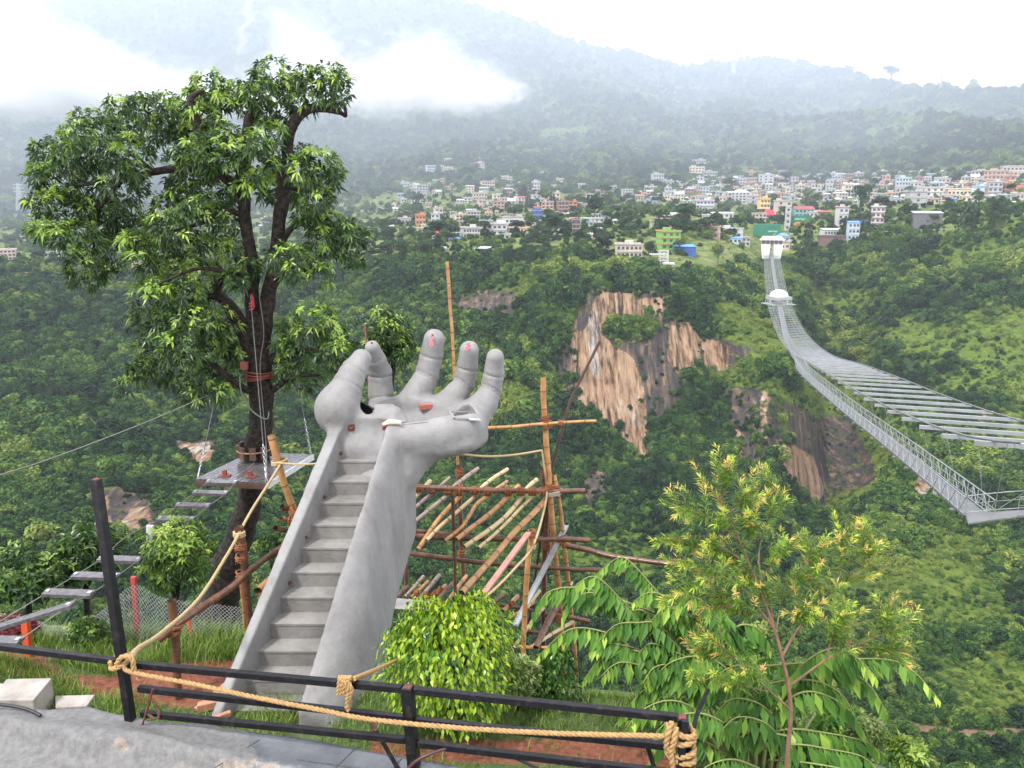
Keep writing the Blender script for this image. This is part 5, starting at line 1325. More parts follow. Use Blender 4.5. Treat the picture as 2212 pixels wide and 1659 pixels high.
# ------------------------------------------------------------------ bamboo
BB = {'honey': (mat('bamboo_honey', (.27,.12,.04), (.42,.22,.085), 6, .38, .15, .004), mat('bamboo_node', (.10,.045,.02), (.16,.08,.035), 20, .6, .2)),
      'pale': (mat('bamboo_pale', (.43,.31,.15), (.50,.40,.23), 5, .42, .15, .004), mat('bamboo_node', (.10,.045,.02))),
      'dark': (mat('bamboo_dark', (.06,.026,.017), (.15,.065,.036), 7, .34, .2, .004), mat('bamboo_dark_node', (.04,.02,.015), (.08,.04,.03), 20, .6, .2)),
      'grey': (mat('bamboo_grey', (.16,.12,.10), (.27,.21,.17), 7, .5, .2, .004), mat('bamboo_dark_node', (.04,.02,.015)))}
COIR = mat('coir_lashing', (.16,.055,.022), (.26,.10,.04), 60, .95, .8, .006)
def bamboo(pts, r, kind='honey', parent=None, name='pole', taper=.8, seed=0, wob=.012, hollow=True):
    g = random.Random(seed*7+int(abs(pts[0][0])*91)); P = resample(spline([Vector(p) for p in pts], 8), .07); b = MB(); n = len(P)
    step = g.uniform(.3, .42); L = 0; nxt = g.uniform(.05, step)
    off = [Vector((vnoise(i*.16, seed+.3, 0, 3)*wob, vnoise(i*.16, seed+9.3, 0, 4)*wob, vnoise(i*.16, seed+5, 0, 6)*wob)) for i in range(n)]
    Q = [p+o for p, o in zip(P, off)]; R_ = [r*(1-(1-taper)*i/n) for i in range(n)]
    b.tube(Q, R_, 9, 0, cap=not hollow)
    for i in range(1, n-1):
        L += (Q[i]-Q[i-1]).length
        if L > nxt:
            nxt = L+step*g.uniform(.85, 1.15); d = (Q[i+1]-Q[i-1]).normalized()
            b.tube([Q[i]-d*.012, Q[i]-d*.004, Q[i]+d*.004, Q[i]+d*.012], [R_[i]*1.0, R_[i]*1.10, R_[i]*1.10, R_[i]*1.0], 9, 1, False)
    if hollow:
        for e, o in ((0, 1), (-1, -2)):
            d = (Q[o]-Q[e]).normalized(); b.tube([Q[e], Q[e]+d*.1], [R_[e]*.99, R_[e]*.7], 9, 1, False); b.tube([Q[e]+d*.1, Q[e]+d*.101], R_[e]*.7, 9, 1)
    return b.build(name, list(BB[kind]), parent)
def lashing(p, axis, r, parent, w=.10, seed=0, turns=7):
    """wraps of coir string round the crossing of two poles"""
    g = random.Random(seed); d = Vector(axis).normalized(); u = d.cross(Vector((.2, .5, .8))).normalized(); v = d.cross(u); b = MB(); p = Vector(p)
    for s in range(turns):
        o = (s/(turns-1)-.5)*w; tl = g.uniform(-.5, .5)
        b.tube([p + d*(o+tl*r*math.cos(a)) + (u*math.cos(a)+v*math.sin(a))*r*g.uniform(1.0, 1.25) for a in np.linspace(0, 6.283, 10)], .011, 4, 0, False)
    for s in range(5):
        a = g.uniform(0, 6.28); q = p + (u*math.cos(a)+v*math.sin(a))*r*1.2
        b.tube([q, q + Vector((g.uniform(-.05, .05), g.uniform(-.04, .04), g.uniform(-.13, .02)))], [.007, .003], 4)
    return b.build('lashing', [COIR], parent)
def Q6(x, y, Y): return V(820.8+x/2.953, 864+y/2.953, Y)
sca = thing('bamboo_scaffold', (.3, 15.0, -12.0), 'lashed bamboo scaffold frame with sloping rafters standing behind the cement hand', 'scaffold')
s_ = px_size(14.8, 1100)
def sp(pts, w, kind, seed, **k): return bamboo([Q6(*p) for p in pts], w/2.953*s_*.5, kind, sca, k.pop('name', 'pole'), seed=seed, **k)
# uprights
sp([(1040,-150,15.0),(1050,120,15.0),(1075,430,15.0),(1100,760,15.0),(1130,1100,15.0),(1165,1600,15.0),(1200,2100,15.0)], 36, 'honey', 1, taper=1.2)
sp([(1112,475,15.08),(1150,720,15.08),(1185,1000,15.08),(1215,1300,15.08),(1242,1600,15.08),(1270,2100,15.1)], 28, 'honey', 2, taper=1.1)
sp([(1035,440,15.2),(1062,650,15.2),(1058,850,15.2),(1048,1200,15.2),(1040,2000,15.2)], 38, 'dark', 3)
sp([(1078,640,15.3),(1082,850,15.3),(1080,1000,15.3)], 24, 'honey', 33)
sp([(502,422,15.5),(510,700,15.5),(525,1000,15.5),(540,1300,15.5),(560,1900,15.5)], 36, 'dark', 4)
sp([(428,-880,15.7),(450,-560,15.7),(472,-200,15.7),(492,150,15.7),(497,430,15.7),(505,700,15.7)], 22, 'honey', 5, wob=.02)
sp([(463,620,14.3),(470,800,14.3),(482,1200,14.3),(490,1700,14.3)], 24, 'dark', 6)
sp([(160,960,15.2),(170,1200,15.2),(180,1600,15.2)], 30, 'dark', 7)
sp([(968,838,11.6),(955,950,11.6),(940,1100,11.6),(926,1350,11.6),(912,1640,11.6),(905,1760,11.6)], 30, 'honey', 8)
# ledgers
sp([(150,548,15.1),(215,560,15.0),(560,570,14.95),(900,578,14.95),(1310,580,14.95)], 36, 'dark', 9, taper=.95)
sp([(140,866,14.2),(500,880,14.25),(900,886,14.3),(1340,892,14.4)], 40, 'dark', 10)
sp([(140,828,14.6),(300,840,14.6),(450,856,14.6)], 30, 'dark', 11)
sp([(140,976,14.6),(400,1005,14.6),(680,1042,14.6),(1050,1070,14.7),(1430,1088,14.8),(1640,1108,14.8)], 34, 'honey' if False else 'dark', 12)
sp([(1185,930,15.1),(1330,955,15.0),(1480,1000,14.8),(1780,1035,14.5),(1900,1045,14.4)], 38, 'dark', 13)
sp([(560,190,15.0),(640,184,14.9),(900,168,14.9),(1150,148,14.9),(1380,134,14.9)], 24, 'honey', 14)
sp([(1050,1365,14.5),(1240,1392,14.5),(1340,1412,14.5)], 36, 'dark', 15); sp([(930,1478,14.2),(1120,1496,14.2)], 30, 'dark', 16)
sp([(700,1300,14.6),(870,1325,14.6),(980,1345,14.6)], 26, 'dark', 38)
sp([(1860,1585,13.5),(2060,1590,13.3),(2230,1570,13.2)], 46, 'dark', 39)
# rafters
RF = [([(322,520,15.5),(260,580,15.1),(200,640,14.9),(120,700,14.7)], 28, 'pale'), ([(445,500,15.5),(330,592,15.1),(195,712,14.5)], 24, 'grey'), ([(626,440,15.8),(480,548,15.1),(430,610,15.0),(300,712,14.6),(150,830,14.1)], 28, 'grey'),
 ([(560,565,15.4),(525,600,15.1),(400,730,14.5),(310,850,14.1),(240,952,13.8)], 30, 'honey'), ([(812,440,15.9),(660,548,15.2),(600,620,15.0),(490,712,14.6),(380,810,14.2),(298,895,13.9)], 26, 'pale'), ([(808,518,15.5),(760,560,15.2),(690,612,15.0),(620,660,14.7),(575,730,14.4),(520,815,14.1),(412,898,13.8)], 24, 'honey'),
 ([(890,545,15.3),(820,618,15.0),(720,710,14.6),(600,800,14.2),(488,892,13.8)], 32, 'honey'), ([(1000,505,15.6),(940,560,15.2),(880,650,14.9),(800,745,14.5),(680,840,14.1),(540,935,13.7)], 30, 'pale'), ([(985,605,15.1),(900,690,14.8),(760,830,14.2),(632,948,13.7)], 22, 'pale'),
 ([(1068,622,15.1),(1000,700,14.8),(900,800,14.3),(830,880,14.0),(720,1010,13.4),(600,1140,12.8),(520,1235,12.4)], 38, 'honey')]
for k_, (p, w_, kd) in enumerate(RF): sp(p, w_, kd, 50+k_, name='rafter', taper=.92)
JO = [([(282,1128,15.2),(155,1260,14.6)], 26, 'grey'), ([(308,1160,15.2),(195,1265,14.6)], 26, 'honey'), ([(378,1118,15.3),(245,1270,14.6)], 30, 'grey'), ([(416,1178,15.2),(300,1285,14.6)], 26, 'honey'), ([(478,1155,15.2),(360,1285,14.5)], 26, 'dark'), ([(550,1120,15.2),(490,1205,14.6),(420,1300,14.3)], 28, 'honey'),
 ([(178,1185,15.2),(110,1255,14.8)], 30, 'dark'), ([(796,1240,14.9),(720,1300,14.5)], 28, 'dark'), ([(882,1250,14.9),(785,1345,14.4)], 32, 'honey'), ([(985,1290,14.7),(820,1395,14.2)], 24, 'honey'), ([(1045,1322,14.6),(930,1470,14.0),(850,1590,13.5)], 26, 'pale'), ([(1018,1215,15.0),(940,1330,14.5)], 22, 'pale'),
 ([(1125,1320,14.4),(1060,1440,14.0),(995,1580,13.5)], 46, 'dark'), ([(1230,1415,14.6),(1080,1500,14.1),(940,1590,13.6)], 26, 'pale'), ([(850,1575,13.6),(960,1582,13.6),(1075,1580,13.6)], 26, 'honey'), ([(1225,1160,15.1),(1215,1185,15.0)], 20, 'pale')]
for k_, (p, w_, kd) in enumerate(JO): sp(p, w_, kd, 80+k_, name='joist')
for k_, (x, y, Y, ax, r) in enumerate([(250,562,15.0,(1,0,0),.075),(335,572,15.0,(1,0,0),.075),(432,578,15.0,(1,0,0),.08),(505,575,15.0,(1,0,0),.10),(606,578,14.97,(1,0,0),.08),(688,582,14.97,(1,0,0),.08),(815,582,14.96,(1,0,0),.08),(898,585,14.95,(1,0,0),.08),(972,585,14.95,(1,0,0),.075),(1040,585,14.97,(1,0,0),.085),
   (1055,110,15.0,(0,0,1),.07),(1060,155,14.97,(0,0,1),.085),(1155,150,14.92,(1,0,0),.06),(1085,555,15.0,(0,0,1),.085),(1122,555,15.05,(0,0,1),.07),(506,465,15.5,(0,0,1),.075),(1050,1065,14.9,(1,0,0),.08),(1160,895,14.7,(0,0,1),.09),(968,850,11.6,(0,0,1),.055),(1130,1370,14.5,(.3,0,1),.13),(478,840,14.3,(0,0,1),.06),(520,985,15.3,(0,0,1),.07),(235,1235,14.7,(1,0,0),.07),(290,1245,14.7,(1,0,0),.07),(385,1215,14.9,(-.6,0,-.8),.06),(345,1240,14.8,(.6,0,.8),.05),(835,1305,14.6,(1,0,0),.07),(1060,930,15.2,(0,0,1),.08)]):
    lashing(Q6(x, y, Y), ax, r*.9, sca, .13 if r > .07 else .09, k_, 8)
STEEL = mat('galvanised_steel', (.36,.375,.39), (.27,.285,.30), 8, .4, .05, metal=.6)
PLANKM = mat('pinkish_plank', (.25,.115,.085), (.32,.18,.145), 9, .6, .2)
b = MB(); b.bar(Q6(948,848,11.5), Q6(655,1245,10.1), .085, .035); o = b.build('plank', PLANKM); tag(o, 'long pinkish wooden plank leaning against a front bamboo post of the scaffold', 'plank')
b = MB(); p, q = Q6(1190,800,15.3), Q6(862,1440,12.2)
d = (q-p).normalized(); sd = d.cross(Vector((0,0,1))).normalized(); up = sd.cross(d)
b.bar(p, q, .085, .01); b.bar(p+sd*.042, q+sd*.042, .01, .05); b.bar(p-sd*.042, q-sd*.042, .01, .05); o = b.build('steel_channel', STEEL); tag(o, 'shiny galvanised steel channel propped diagonally against the bamboo scaffold', 'steel channel')
IRON = mat('dark_iron', (.035,.02,.018), (.07,.03,.025), 20, .6, .1)
b = MB(); b.tube([Q6(1402,-375,15.4), Q6(1215,0,15.3), Q6(1130,300,15.2), Q6(1095,440,15.2), Q6(1030,850,15.2), Q6(975,1230,15.2), Q6(940,1500,15.2)], .028, 6); o = b.build('iron_rod', IRON); tag(o, 'thin dark iron rod rising slantwise above the bamboo scaffold to its right', 'rod')
b = MB(); b.add([], []); p, q = Q6(90,1262,13.4), Q6(330,1285,13.0)
xs = np.linspace(0, 1, 50); rows_ = [Q6(100,1268,14.4), Q6(330,1290,14.2), Q6(320,1345,13.2), Q6(80,1330,13.3)]
for i in range(3): pass
vv = []; nU, nV = 6, 60
for j in range(nV+1):
    for i in range(nU+1):
        u, v_ = i/nU, j/nV; a = rows_[0].lerp(rows_[1], u); c = rows_[3].lerp(rows_[2], u); r_ = a.lerp(c, v_); vv.append(r_+Vector((0, 0, .022*math.sin(v_*math.pi*2*9))))
b.add(vv, [(j*(nU+1)+i, j*(nU+1)+i+1, (j+1)*(nU+1)+i+1, (j+1)*(nU+1)+i) for j in range(nV) for i in range(nU)], 0, True)
o = b.build('corrugated_sheet', mat('weathered_sheet', (.30,.29,.29), (.20,.19,.19), 5, .6, .1)); o.modifiers.new('t', 'SOLIDIFY').thickness = .004
tag(o, 'grey corrugated roofing sheet showing between the cement forearm and the lime bush', 'roof sheet')
# ropes of the scaffold
def plain_rope(pts, r, m, label, twist=False):
    b = MB(); rope_geo(b, pts, r, twist); return tag(b.build('rope', m), label, 'rope')
plain_rope([Q6(320,310,12.9), Q6(500,342,13.5), Q6(680,360,14.0), Q6(860,350,14.5), Q6(1035,322,14.95)], .022, ROPE2, 'slack rope strung from the underside of the cement hand to the tall scaffold upright')
r3 = plain_rope([Q6(1035,330,14.9), Q6(1050,450,14.9), Q6(1065,590,14.9), Q6(1030,770,13.2), Q6(968,945,11.5), Q6(860,1075,10.8), Q6(760,1180,10.4), Q6(660,1270,10.0)], .02, ROPE2, 'pale rope slanting from the scaffold upright over the front post into the lime bush')
b = MB()
for k in range(3): rope_geo(b, [Q6(968,945,11.6)+Vector((math.cos(a)*.055, math.sin(a)*.055, .02*k+.01*math.sin(a*2))) for a in np.linspace(0, 6.28, 9)], .016, False)
b.build('knot', ROPE2, r3)
b = MB()
for k in range(3): rope_geo(b, [Q6(1100,600,15.0)+Vector((math.cos(a)*.2, math.sin(a)*.12, .03*k+.03*math.cos(a))) for a in np.linspace(0, 6.28, 9)], .016, False)
b.build('knot', mat('grey_rope', (.24,.20,.16), (.32,.28,.23), 40, .9, .3), r3)

# left handrail bamboo, posts, pair of slanting poles
hr = thing('bamboo_handrail', V(385, 1530, 8.9), 'makeshift bamboo handrail on two upright poles left of the cement stairs', 'handrail')
bamboo([V(372,1298,8.9), V(378,1380,8.9), V(384,1460,8.9), V(392,1535,8.9)], .055, 'dark', hr, 'pole', seed=201)
bamboo([V(515,1136,10.4), V(525,1200,10.4), V(533,1280,10.4), V(541,1350,10.4), V(549,1425,10.4)], .06, 'dark', hr, 'pole', seed=202)
bamboo([V(340,1385,8.75), V(400,1336,9.0), V(470,1290,9.6), V(540,1234,10.3), V(580,1203,10.8), V(640,1160,11.4)], .052, 'dark', hr, 'pole', seed=203)
bamboo([V(520,1250,10.5), V(528,1330,10.5), V(530,1400,10.5)], .025, 'honey', hr, 'pole', seed=204)
for k_, (x, y, Y) in enumerate([(522,1240,10.4), (520,1180,10.4), (521,1205,10.4), (380,1350,8.9), (376,1365,8.9)]): lashing(V(x, y, Y), (0,0,1), .065, hr, .07, 300+k_, 5)
b = MB()
for k in range(3): rope_geo(b, [V(517,1157,10.4)+Vector((math.cos(a)*.075, math.sin(a)*.075, .025*k)) for a in np.linspace(0, 6.28, 9)], .018, False)
b.build('knot', ROPE2, hr)
tri_ = thing('bamboo_prop', V(640, 1150, 12.3), 'pair of lashed honey-coloured bamboo poles leaning by the stairs, in front of the plank platform', 'prop')
bamboo([V(585,940,12.2), V(600,1000,12.2), V(620,1060,12.25), V(640,1115,12.3), V(665,1180,12.3)], .06, 'honey', tri_, seed=211)
bamboo([V(592,955,12.35), V(605,1010,12.35), V(618,1060,12.35), V(632,1110,12.35), V(650,1180,12.35)], .05, 'honey', tri_, seed=212)
bamboo([V(610,1096,12.2), V(670,1112,12.6)], .055, 'dark', tri_, seed=213); bamboo([V(608,1122,12.2), V(665,1128,12.6)], .045, 'honey', tri_, seed=214); bamboo([V(595,1142,12.0), V(650,1150,12.6)], .045, 'dark', tri_, seed=215)
lashing(V(640,1108,12.25), (.5,0,.7), .11, tri_, .14, 311, 9); lashing(V(633,1126,12.22), (1,0,.1), .075, tri_, .1, 312, 7)
o = bamboo([V(557,1276,11.2), V(580,1256,11.6), V(610,1232,12.0)], .062, 'honey', None, 'bamboo_pole', seed=216); tag(o, 'short hollow bamboo pole end poking out from under the left side of the stairs', 'pole')
b = MB()
rope_geo(b, [VR(284,1420,-.02), V(300,1400,5.9), V(350,1367,7.1), V(430,1293,8.7), V(490,1200,9.9), V(517,1152,10.35)], .023)
r4 = b.build('rope', ROPE2); tag(r4, 'pale rope from the tall railing post past the handrail to the slanting bamboo pair', 'rope')
b = MB(); rope_geo(b, [V(517,1150,10.35), V(545,1100,10.9), V(580,1045,11.6), V(606,1003,12.1)], .021, False); rope_geo(b, [V(600,1000,12.1), V(650,1003,11.9), V(692,1001,11.6)], .016, False)
for k in range(3): rope_geo(b, [V(604,1000,12.25)+Vector((math.cos(a)*.12, math.sin(a)*.12, .02*k+.02*math.cos(a))) for a in np.linspace(0, 6.28, 9)], .018, False)
b.build('rope_end', ROPE2, r4)
# rubble timber at the foot of the stairs
WOODR = mat('reddish_timber', (.26,.12,.07), (.36,.2,.12), 9, .7, .3)
for k_, (p0, p1, w_, h_, lab) in enumerate([((425,1535),(500,1472),.09,.05,'rough reddish timber batten propped at the foot of the cement stairs'), ((428,1528),(500,1512),.10,.09,'thick sawn timber baulk lying at the foot of the cement stairs'), ((440,1560),(498,1540),.06,.05,'thin timber strip half hidden behind the lowest rail at the foot of the stairs')]):
    b = MB(); b.bar(VZ(*p0, -6.05+.05*k_), VZ(*p1, -5.95), w_, h_); tag(b.build('timber', WOODR), lab, 'timber')
STICK = mat('red_stick', (.22,.06,.04), None, 9, .7, .1)
b = MB(); b.tube([V(788,700,13.6), V(792,755,13.6), V(797,860,13.6)], .014, 5); tag(b.build('iron_rod', STICK), 'thin rusty red rod standing up behind the thumb of the hand', 'rod')

# ------------------------------------------------------------------ plank platform round the tree and the hanging step bridge
WETW = mat('wet_boards', (.055,.05,.055), (.11,.10,.11), 12, .22, .2, .004)
REDST = mat('red_oxide', (.22,.04,.025), (.15,.03,.02), 14, .5, .15)
WHITE_E = mat('pale_edge', (.55,.55,.56), (.45,.45,.46), 10, .6, .1)
CHROME = mat('bright_steel', (.65,.66,.68), (.5,.5,.52), 10, .25, 0, metal=.9)
CABLE = mat('steel_cable', (.09,.09,.085), (.14,.14,.13), 30, .5, .2)
C1, C2, C3, C4 = V(422,1034,13.8), V(577,1044,13.6), V(676,980,15.2), V(545,976,15.6)
zc = (C1.z+C2.z+C3.z+C4.z)/4
for c in (C1, C2, C3, C4): c.z = zc
C1, C2, C3, C4 = [VZ(x, y, zc) for x, y in ((422,1034), (577,1044), (676,982), (543,976))]
pl = thing('tree_platform', V(545, 1010, 14.6), 'dark wet plank platform ringing the tall tree trunk, hung on chains', 'platform')
n = 15; b = MB()
for k in range(n):
    a0, a1 = (k+.04)/n, (k+.96)/n
    P = [C1.lerp(C2, a0), C1.lerp(C2, a1), C4.lerp(C3, a1), C4.lerp(C3, a0)]; dn = Vector((0,0,-.035))
    b.add([p for p in P]+[p+dn for p in P], [(0,1,2,3),(7,6,5,4),(0,4,5,1),(1,5,6,2),(2,6,7,3),(3,7,4,0)])
b.build('deck', WETW, pl)
b = MB()
for a, c in ((C1, C2), (C3, C4), (C4, C1)): b.bar(a+Vector((0,0,-.075)), c+Vector((0,0,-.075)), .05, .075)
for f in (.25, .5, .75): b.bar(C1.lerp(C2, f)+Vector((0,0,-.09)), C4.lerp(C3, f)+Vector((0,0,-.09)), .05, .08)
b.build('frame', mat('brown_steel', (.09,.04,.03), (.06,.03,.025), 14, .5, .1), pl)
b = MB(); b.bar(C2+Vector((.01,0,-.05)), C3+Vector((.01,0,-.05)), .02, .11); b.build('edge_strip', WHITE_E, pl)
for x, y in ((565-2,1030), (634-5,1031-0)):
    pass
for x, y in ((486,1028), (541,1030)):
    p = VZ(x, y, zc+.002); b = MB(); b.box(p+Vector((0,0,.01)), (.2,.13,.02)); b.box(p+Vector((0,0,.06)), (.07,.06,.1)); b.build('anchor_bracket', REDST, pl)
b = MB(); tc_ = V(552, 1000, 14.95); ring_ = [Vector((tc_.x+math.cos(a)*.33, tc_.y+math.sin(a)*.33, zc+.22)) for a in np.linspace(0, 6.28, 20)]
b.tube(ring_, .016, 5)
for k in range(9):
    a = k*.7; b.box((tc_.x+math.cos(a)*.31, tc_.y+math.sin(a)*.31, zc+.2), (.12,.05,.24), a+math.pi/2, 1)
b.build('trunk_collar', [ROPE, mat('old_blocks', (.07,.04,.03), (.11,.06,.045), 10, .7, .2)], pl)
def chain(parent, p, q, r=.010, links=14, f=.36):
    b = MB(); p, q = Vector(p), Vector(q); d = q-p; m_ = p+d*f
    for k in range(links):
        c = p + d*f*((k+.5)/links); u = d.normalized(); s = u.cross(Vector((0,1,.2))).normalized()
        if k % 2: s = u.cross(s)
        L = d.length*f/links*.72
        b.tube([c + u*math.cos(a)*L + s*math.sin(a)*L*.55 for a in np.linspace(0, 6.28, 8)], r*.55, 4, 0, False)
    b.tube([p+d*.02, p+d*f*.4], [.02, .016], 6); b.tube([m_, q], .008, 5, 1)
    return b.build('hanger', [CHROME, CABLE], parent)
chain(pl, C1.lerp(C3, .02), V(465,860,14.2)); chain(pl, C2.lerp(C4, .04), V(541,640,14.6), .010, 12, .2); chain(pl, C3.lerp(C1, .02), V(632,760,15.0)); chain(pl, C4.lerp(C2, .04), V(540,850,15.2))
# straps, cords on the trunk
b = MB()
for dz in (0, .06, .11): b.tube([V(534,655,14.66)+Vector((math.cos(a)*.12, 0, .12*math.sin(a)*-.9+dz-.05*math.cos(a))) for a in np.linspace(-.9, 1.3, 8)], .014, 5)
tag(b.build('sling', mat('red_webbing', (.5,.03,.03), (.4,.02,.03), 20, .7, .1)), 'red webbing sling looped in the fork of the tall tree', 'sling')
b = MB(); b.tube(spline([V(518,815,14.6), V(522,850,14.55), V(545,888,14.6), V(575,905,14.66), V(581,890,14.7)]), .013, 6); tag(b.build('hose', mat('grey_green_hose', (.16,.2,.17), None, 9, .5, 0)), 'grey green hose hanging in a loop on the tall trunk', 'hose')
b = MB()
for k in range(4): b.tube([V(560,800+k*5,15.0)+Vector((math.cos(a)*.29, math.sin(a)*.29, .02*math.sin(a*2+k))) for a in np.linspace(0, 6.28, 18)], .012, 5)
b.box(V(528,789,14.72), (.14,.06,.14)); tag(b.build('trunk_strap', REDST), 'red-brown strap and bracket wound round the tall trunk above the platform', 'strap')
for k_, (pts, r, lab) in enumerate([([V(-60,1043,13.2), V(100,994,13.6), V(330,906,14.2), V(528,818,14.75)], .011, 'thin steel cable slanting from the left edge up to the tall trunk'), ([V(549,1000,14.4), V(525,1020,14.1), V(512,1030,13.9)], .009, 'short cord from the trunk collar to the platform edge'), ([V(560,640,14.7), V(570,720,14.6), V(562,800,14.6), V(575,960,14.5), V(575,1040,13.7)], .008, 'thin vertical cable hanging beside the tall trunk to the platform corner')]):
    b = MB(); b.tube(spline(pts), r, 5); tag(b.build('cable', CABLE), lab, 'cable')
stp = thing('hanging_step_bridge', V(250, 1240, 11.0), 'swaying bridge of separate plank steps on two cables, climbing to the tree platform', 'step bridge')
STEPS = [((447,1041),(512,1043),13.4),((418,1064),(492,1066),13.0),((381,1091),(454,1093),12.5),((342,1121),(420,1122),12.0),None,((214,1207),(305,1210),10.9),((158,1243),(256,1246),10.4),((97,1280),(200,1284),9.9),((-45,1368),(160,1305),9.4),((-60,1383),(45,1385),9.0)]
ca_, cb_ = [], []
for s in STEPS:
    if s is None:
        p, q = V(324,1135,11.45), V(326,1195,11.45); b = MB(); b.bar(p, q, .05, .10, up=(1,0,0)); b.build('plank', mat('pale_wet_board', (.42,.42,.44), (.5,.5,.52), 9, .35, .1), stp)
        ca_.append(V(272,1160,11.5)); cb_.append(V(362,1165,11.5)); continue
    p, q = V(*s[0], s[2]), V(*s[1], s[2]); b = MB(); d = q-p
    b.bar(p, q, .17, .045); b.build('plank', WETW, stp)
    for f in (.06, .94): b = MB(); b.box(p+d*f+Vector((0,0,.03)), (.05,.06,.015)); b.build('bolt_plate', CHROME, stp)
    ca_.append(p+d*.05); cb_.append(q-d*.05)
b = MB(); b.tube(spline([VZ(486,1026,zc+.08)]+ca_, 4), .009, 5); b.tube(spline([VZ(541,1028,zc+.08)]+cb_, 4), .009, 5); b.build('cable', CABLE, stp)

# ------------------------------------------------------------------ chain-link fence
WIRE = mat('galvanised_wire', (.42,.44,.45), (.34,.36,.37), 20, .5, 0, metal=.3)
fen = thing('wire_fence', V(300, 1410, 10.3), 'sagging chain-link wire fence with red posts along the garden edge', 'fence')
FT = [(-60,1316,10.6),(60,1335,10.6),(110,1350,10.5),(180,1345,10.4),(235,1306,10.35),(290,1262,10.3),(345,1290,10.35),(420,1300,10.4),(510,1312,10.5),(575,1318,10.6)]
FB = [(-60,1405,10.5),(60,1412,10.5),(110,1418,10.4),(180,1418,10.35),(235,1418,10.3),(290,1416,10.25),(345,1418,10.25),(420,1424,10.3),(510,1424,10.45),(575,1420,10.55)]
ft = resample(spline([V(*p) for p in FT], 8), .02); fb = resample(spline([V(*p) for p in FB], 8), .02)
nU = len(ft); fb = [fb[min(len(fb)-1, int(i*len(fb)/nU))] for i in range(nU)]
H_ = 15
def fpt(u, v_): 
    i = min(nU-1, max(0, int(u))); p = fb[i].lerp(ft[i], v_); return p + Vector((0, .02*float(vnoise(u*.05, v_*2, 0, 3)), 0))
b = MB(); du = 2.6
for k in range(-H_*2, int(nU/du)+H_*2):
    for sg in (1, -1):
        seg = []
        for j in range(H_+1):
            u = (k + sg*j)*du
            if 0 <= u < nU: seg.append(fpt(u, j/H_)+Vector((0, .006*(1 if j % 2 else -1)*sg, 0)))
            else:
                if len(seg) > 1: b.tube(seg, .0032, 3, 0, False)
                seg = []
        if len(seg) > 1: b.tube(seg, .0032, 3, 0, False)
b.build('wire_mesh', WIRE, fen)
def post(px0, py0, px1, py1, Y, w_, m, nm='post'): b = MB(); b.bar(V(px0, py0, Y), V(px1, py1, Y), w_, w_, up=(0,1,0)); return b.build(nm, m, fen)
ORANGE = mat('orange_paint', (.62,.10,.03), (.5,.08,.03), 9, .5, .05)
post(288,1246,300,1420,10.4, .06, mat('red_paint', (.42,.05,.05), (.3,.04,.04), 9, .5, .05)); post(404,1322,424,1440,10.35, .045, ORANGE); post(212,1365,224,1418,10.25, .03, IRON)
b = MB(); b.bar(V(55,1340,9.9), V(62,1425,9.9), .085, .085, up=(0,1,0)); tag(b.build('marker_post', ORANGE), 'short bright orange square post standing in the grass before the crimson bush', 'post')
# ------------------------------------------------------------------ suspension bridge
BSTEEL = mat('bridge_steel', (.27,.285,.30), (.20,.21,.22), .6, .5, 0, metal=.2)
BDARK = mat('bridge_cable', (.10,.10,.10), (.16,.16,.16), 2, .6, 0)
DECKM = mat('bridge_deck', (.13,.135,.14), (.10,.105,.11), .8, .6, 0)
ZB = [(20,-7),(28,-9),(44,-14.9),(50,-16.4),(57,-17.9),(72,-20.6),(83,-22.6),(98,-24.9),(120,-27.4),(139,-29.8),(173,-35),(208,-41),(248,-46.3),(290,-49.8),(329,-51.2),(395,-50.6),(440,-49),(509,-45.5),(602,-39.6)]
zy_, zz_ = [a for a, _ in ZB], [a for _, a in ZB]
def Bx(Y): return sum(float(np.interp(Y+o, [0,30,50,72,83,139,248,395,602,700], [23,31.5,37.3,43.5,46.8,60,92,131.5,192,221])) for o in (-14,-7,0,7,14))/5
def Bz(Y):
    return sum(float(np.interp(Y+o, zy_, zz_)) for o in (-14, -7, 0, 7, 14))/5
AX = Vector((.285, 1, 0)).normalized(); PR = Vector((AX.y, -AX.x, 0))
def Bp(Y, off=0.0, dz=0.0): return Vector((Bx(Y), Y, Bz(Y)+dz)) + PR*off
bri = thing('suspension_bridge', Bp(600, 0, -3), 'long silvery suspension footbridge with wide cross beams sweeping over the gorge at right', 'bridge')
Ys = [33.0]
while Ys[-1] < 592: Ys.append(Ys[-1]+float(np.interp(Ys[-1], [40, 140, 300], [8.4, 6.0, 5.2])))
for k_, Y in enumerate(Ys):
    b = MB(); hl = float(np.interp(Y, [60, 130], [6.5, 5.6])); b.bar(Bp(Y, -hl), Bp(Y, hl), .22, .32); b.build('cross_beam', BSTEEL, bri)
LY_ = np.linspace(30, 600, 90)
for off, r, nm, mm in ((-5.4, .09, 'main_cable', BDARK), (5.4, .09, 'main_cable', BDARK), (-3.4, .06, 'stringer', BSTEEL), (3.4, .06, 'stringer', BSTEEL), (-2.0, .05, 'stringer', BSTEEL), (2.0, .05, 'stringer', BSTEEL), (4.6, .05, 'stringer', BSTEEL), (-4.6, .05, 'stringer', BSTEEL)):
    b = MB(); y_ = LY_ if 'main' in nm else LY_[LY_ > 168]; b.tube([Bp(Y, off, .22 if 'main' in nm else .1) for Y in y_], r, 4, 0, False); b.build(nm, mm, bri)
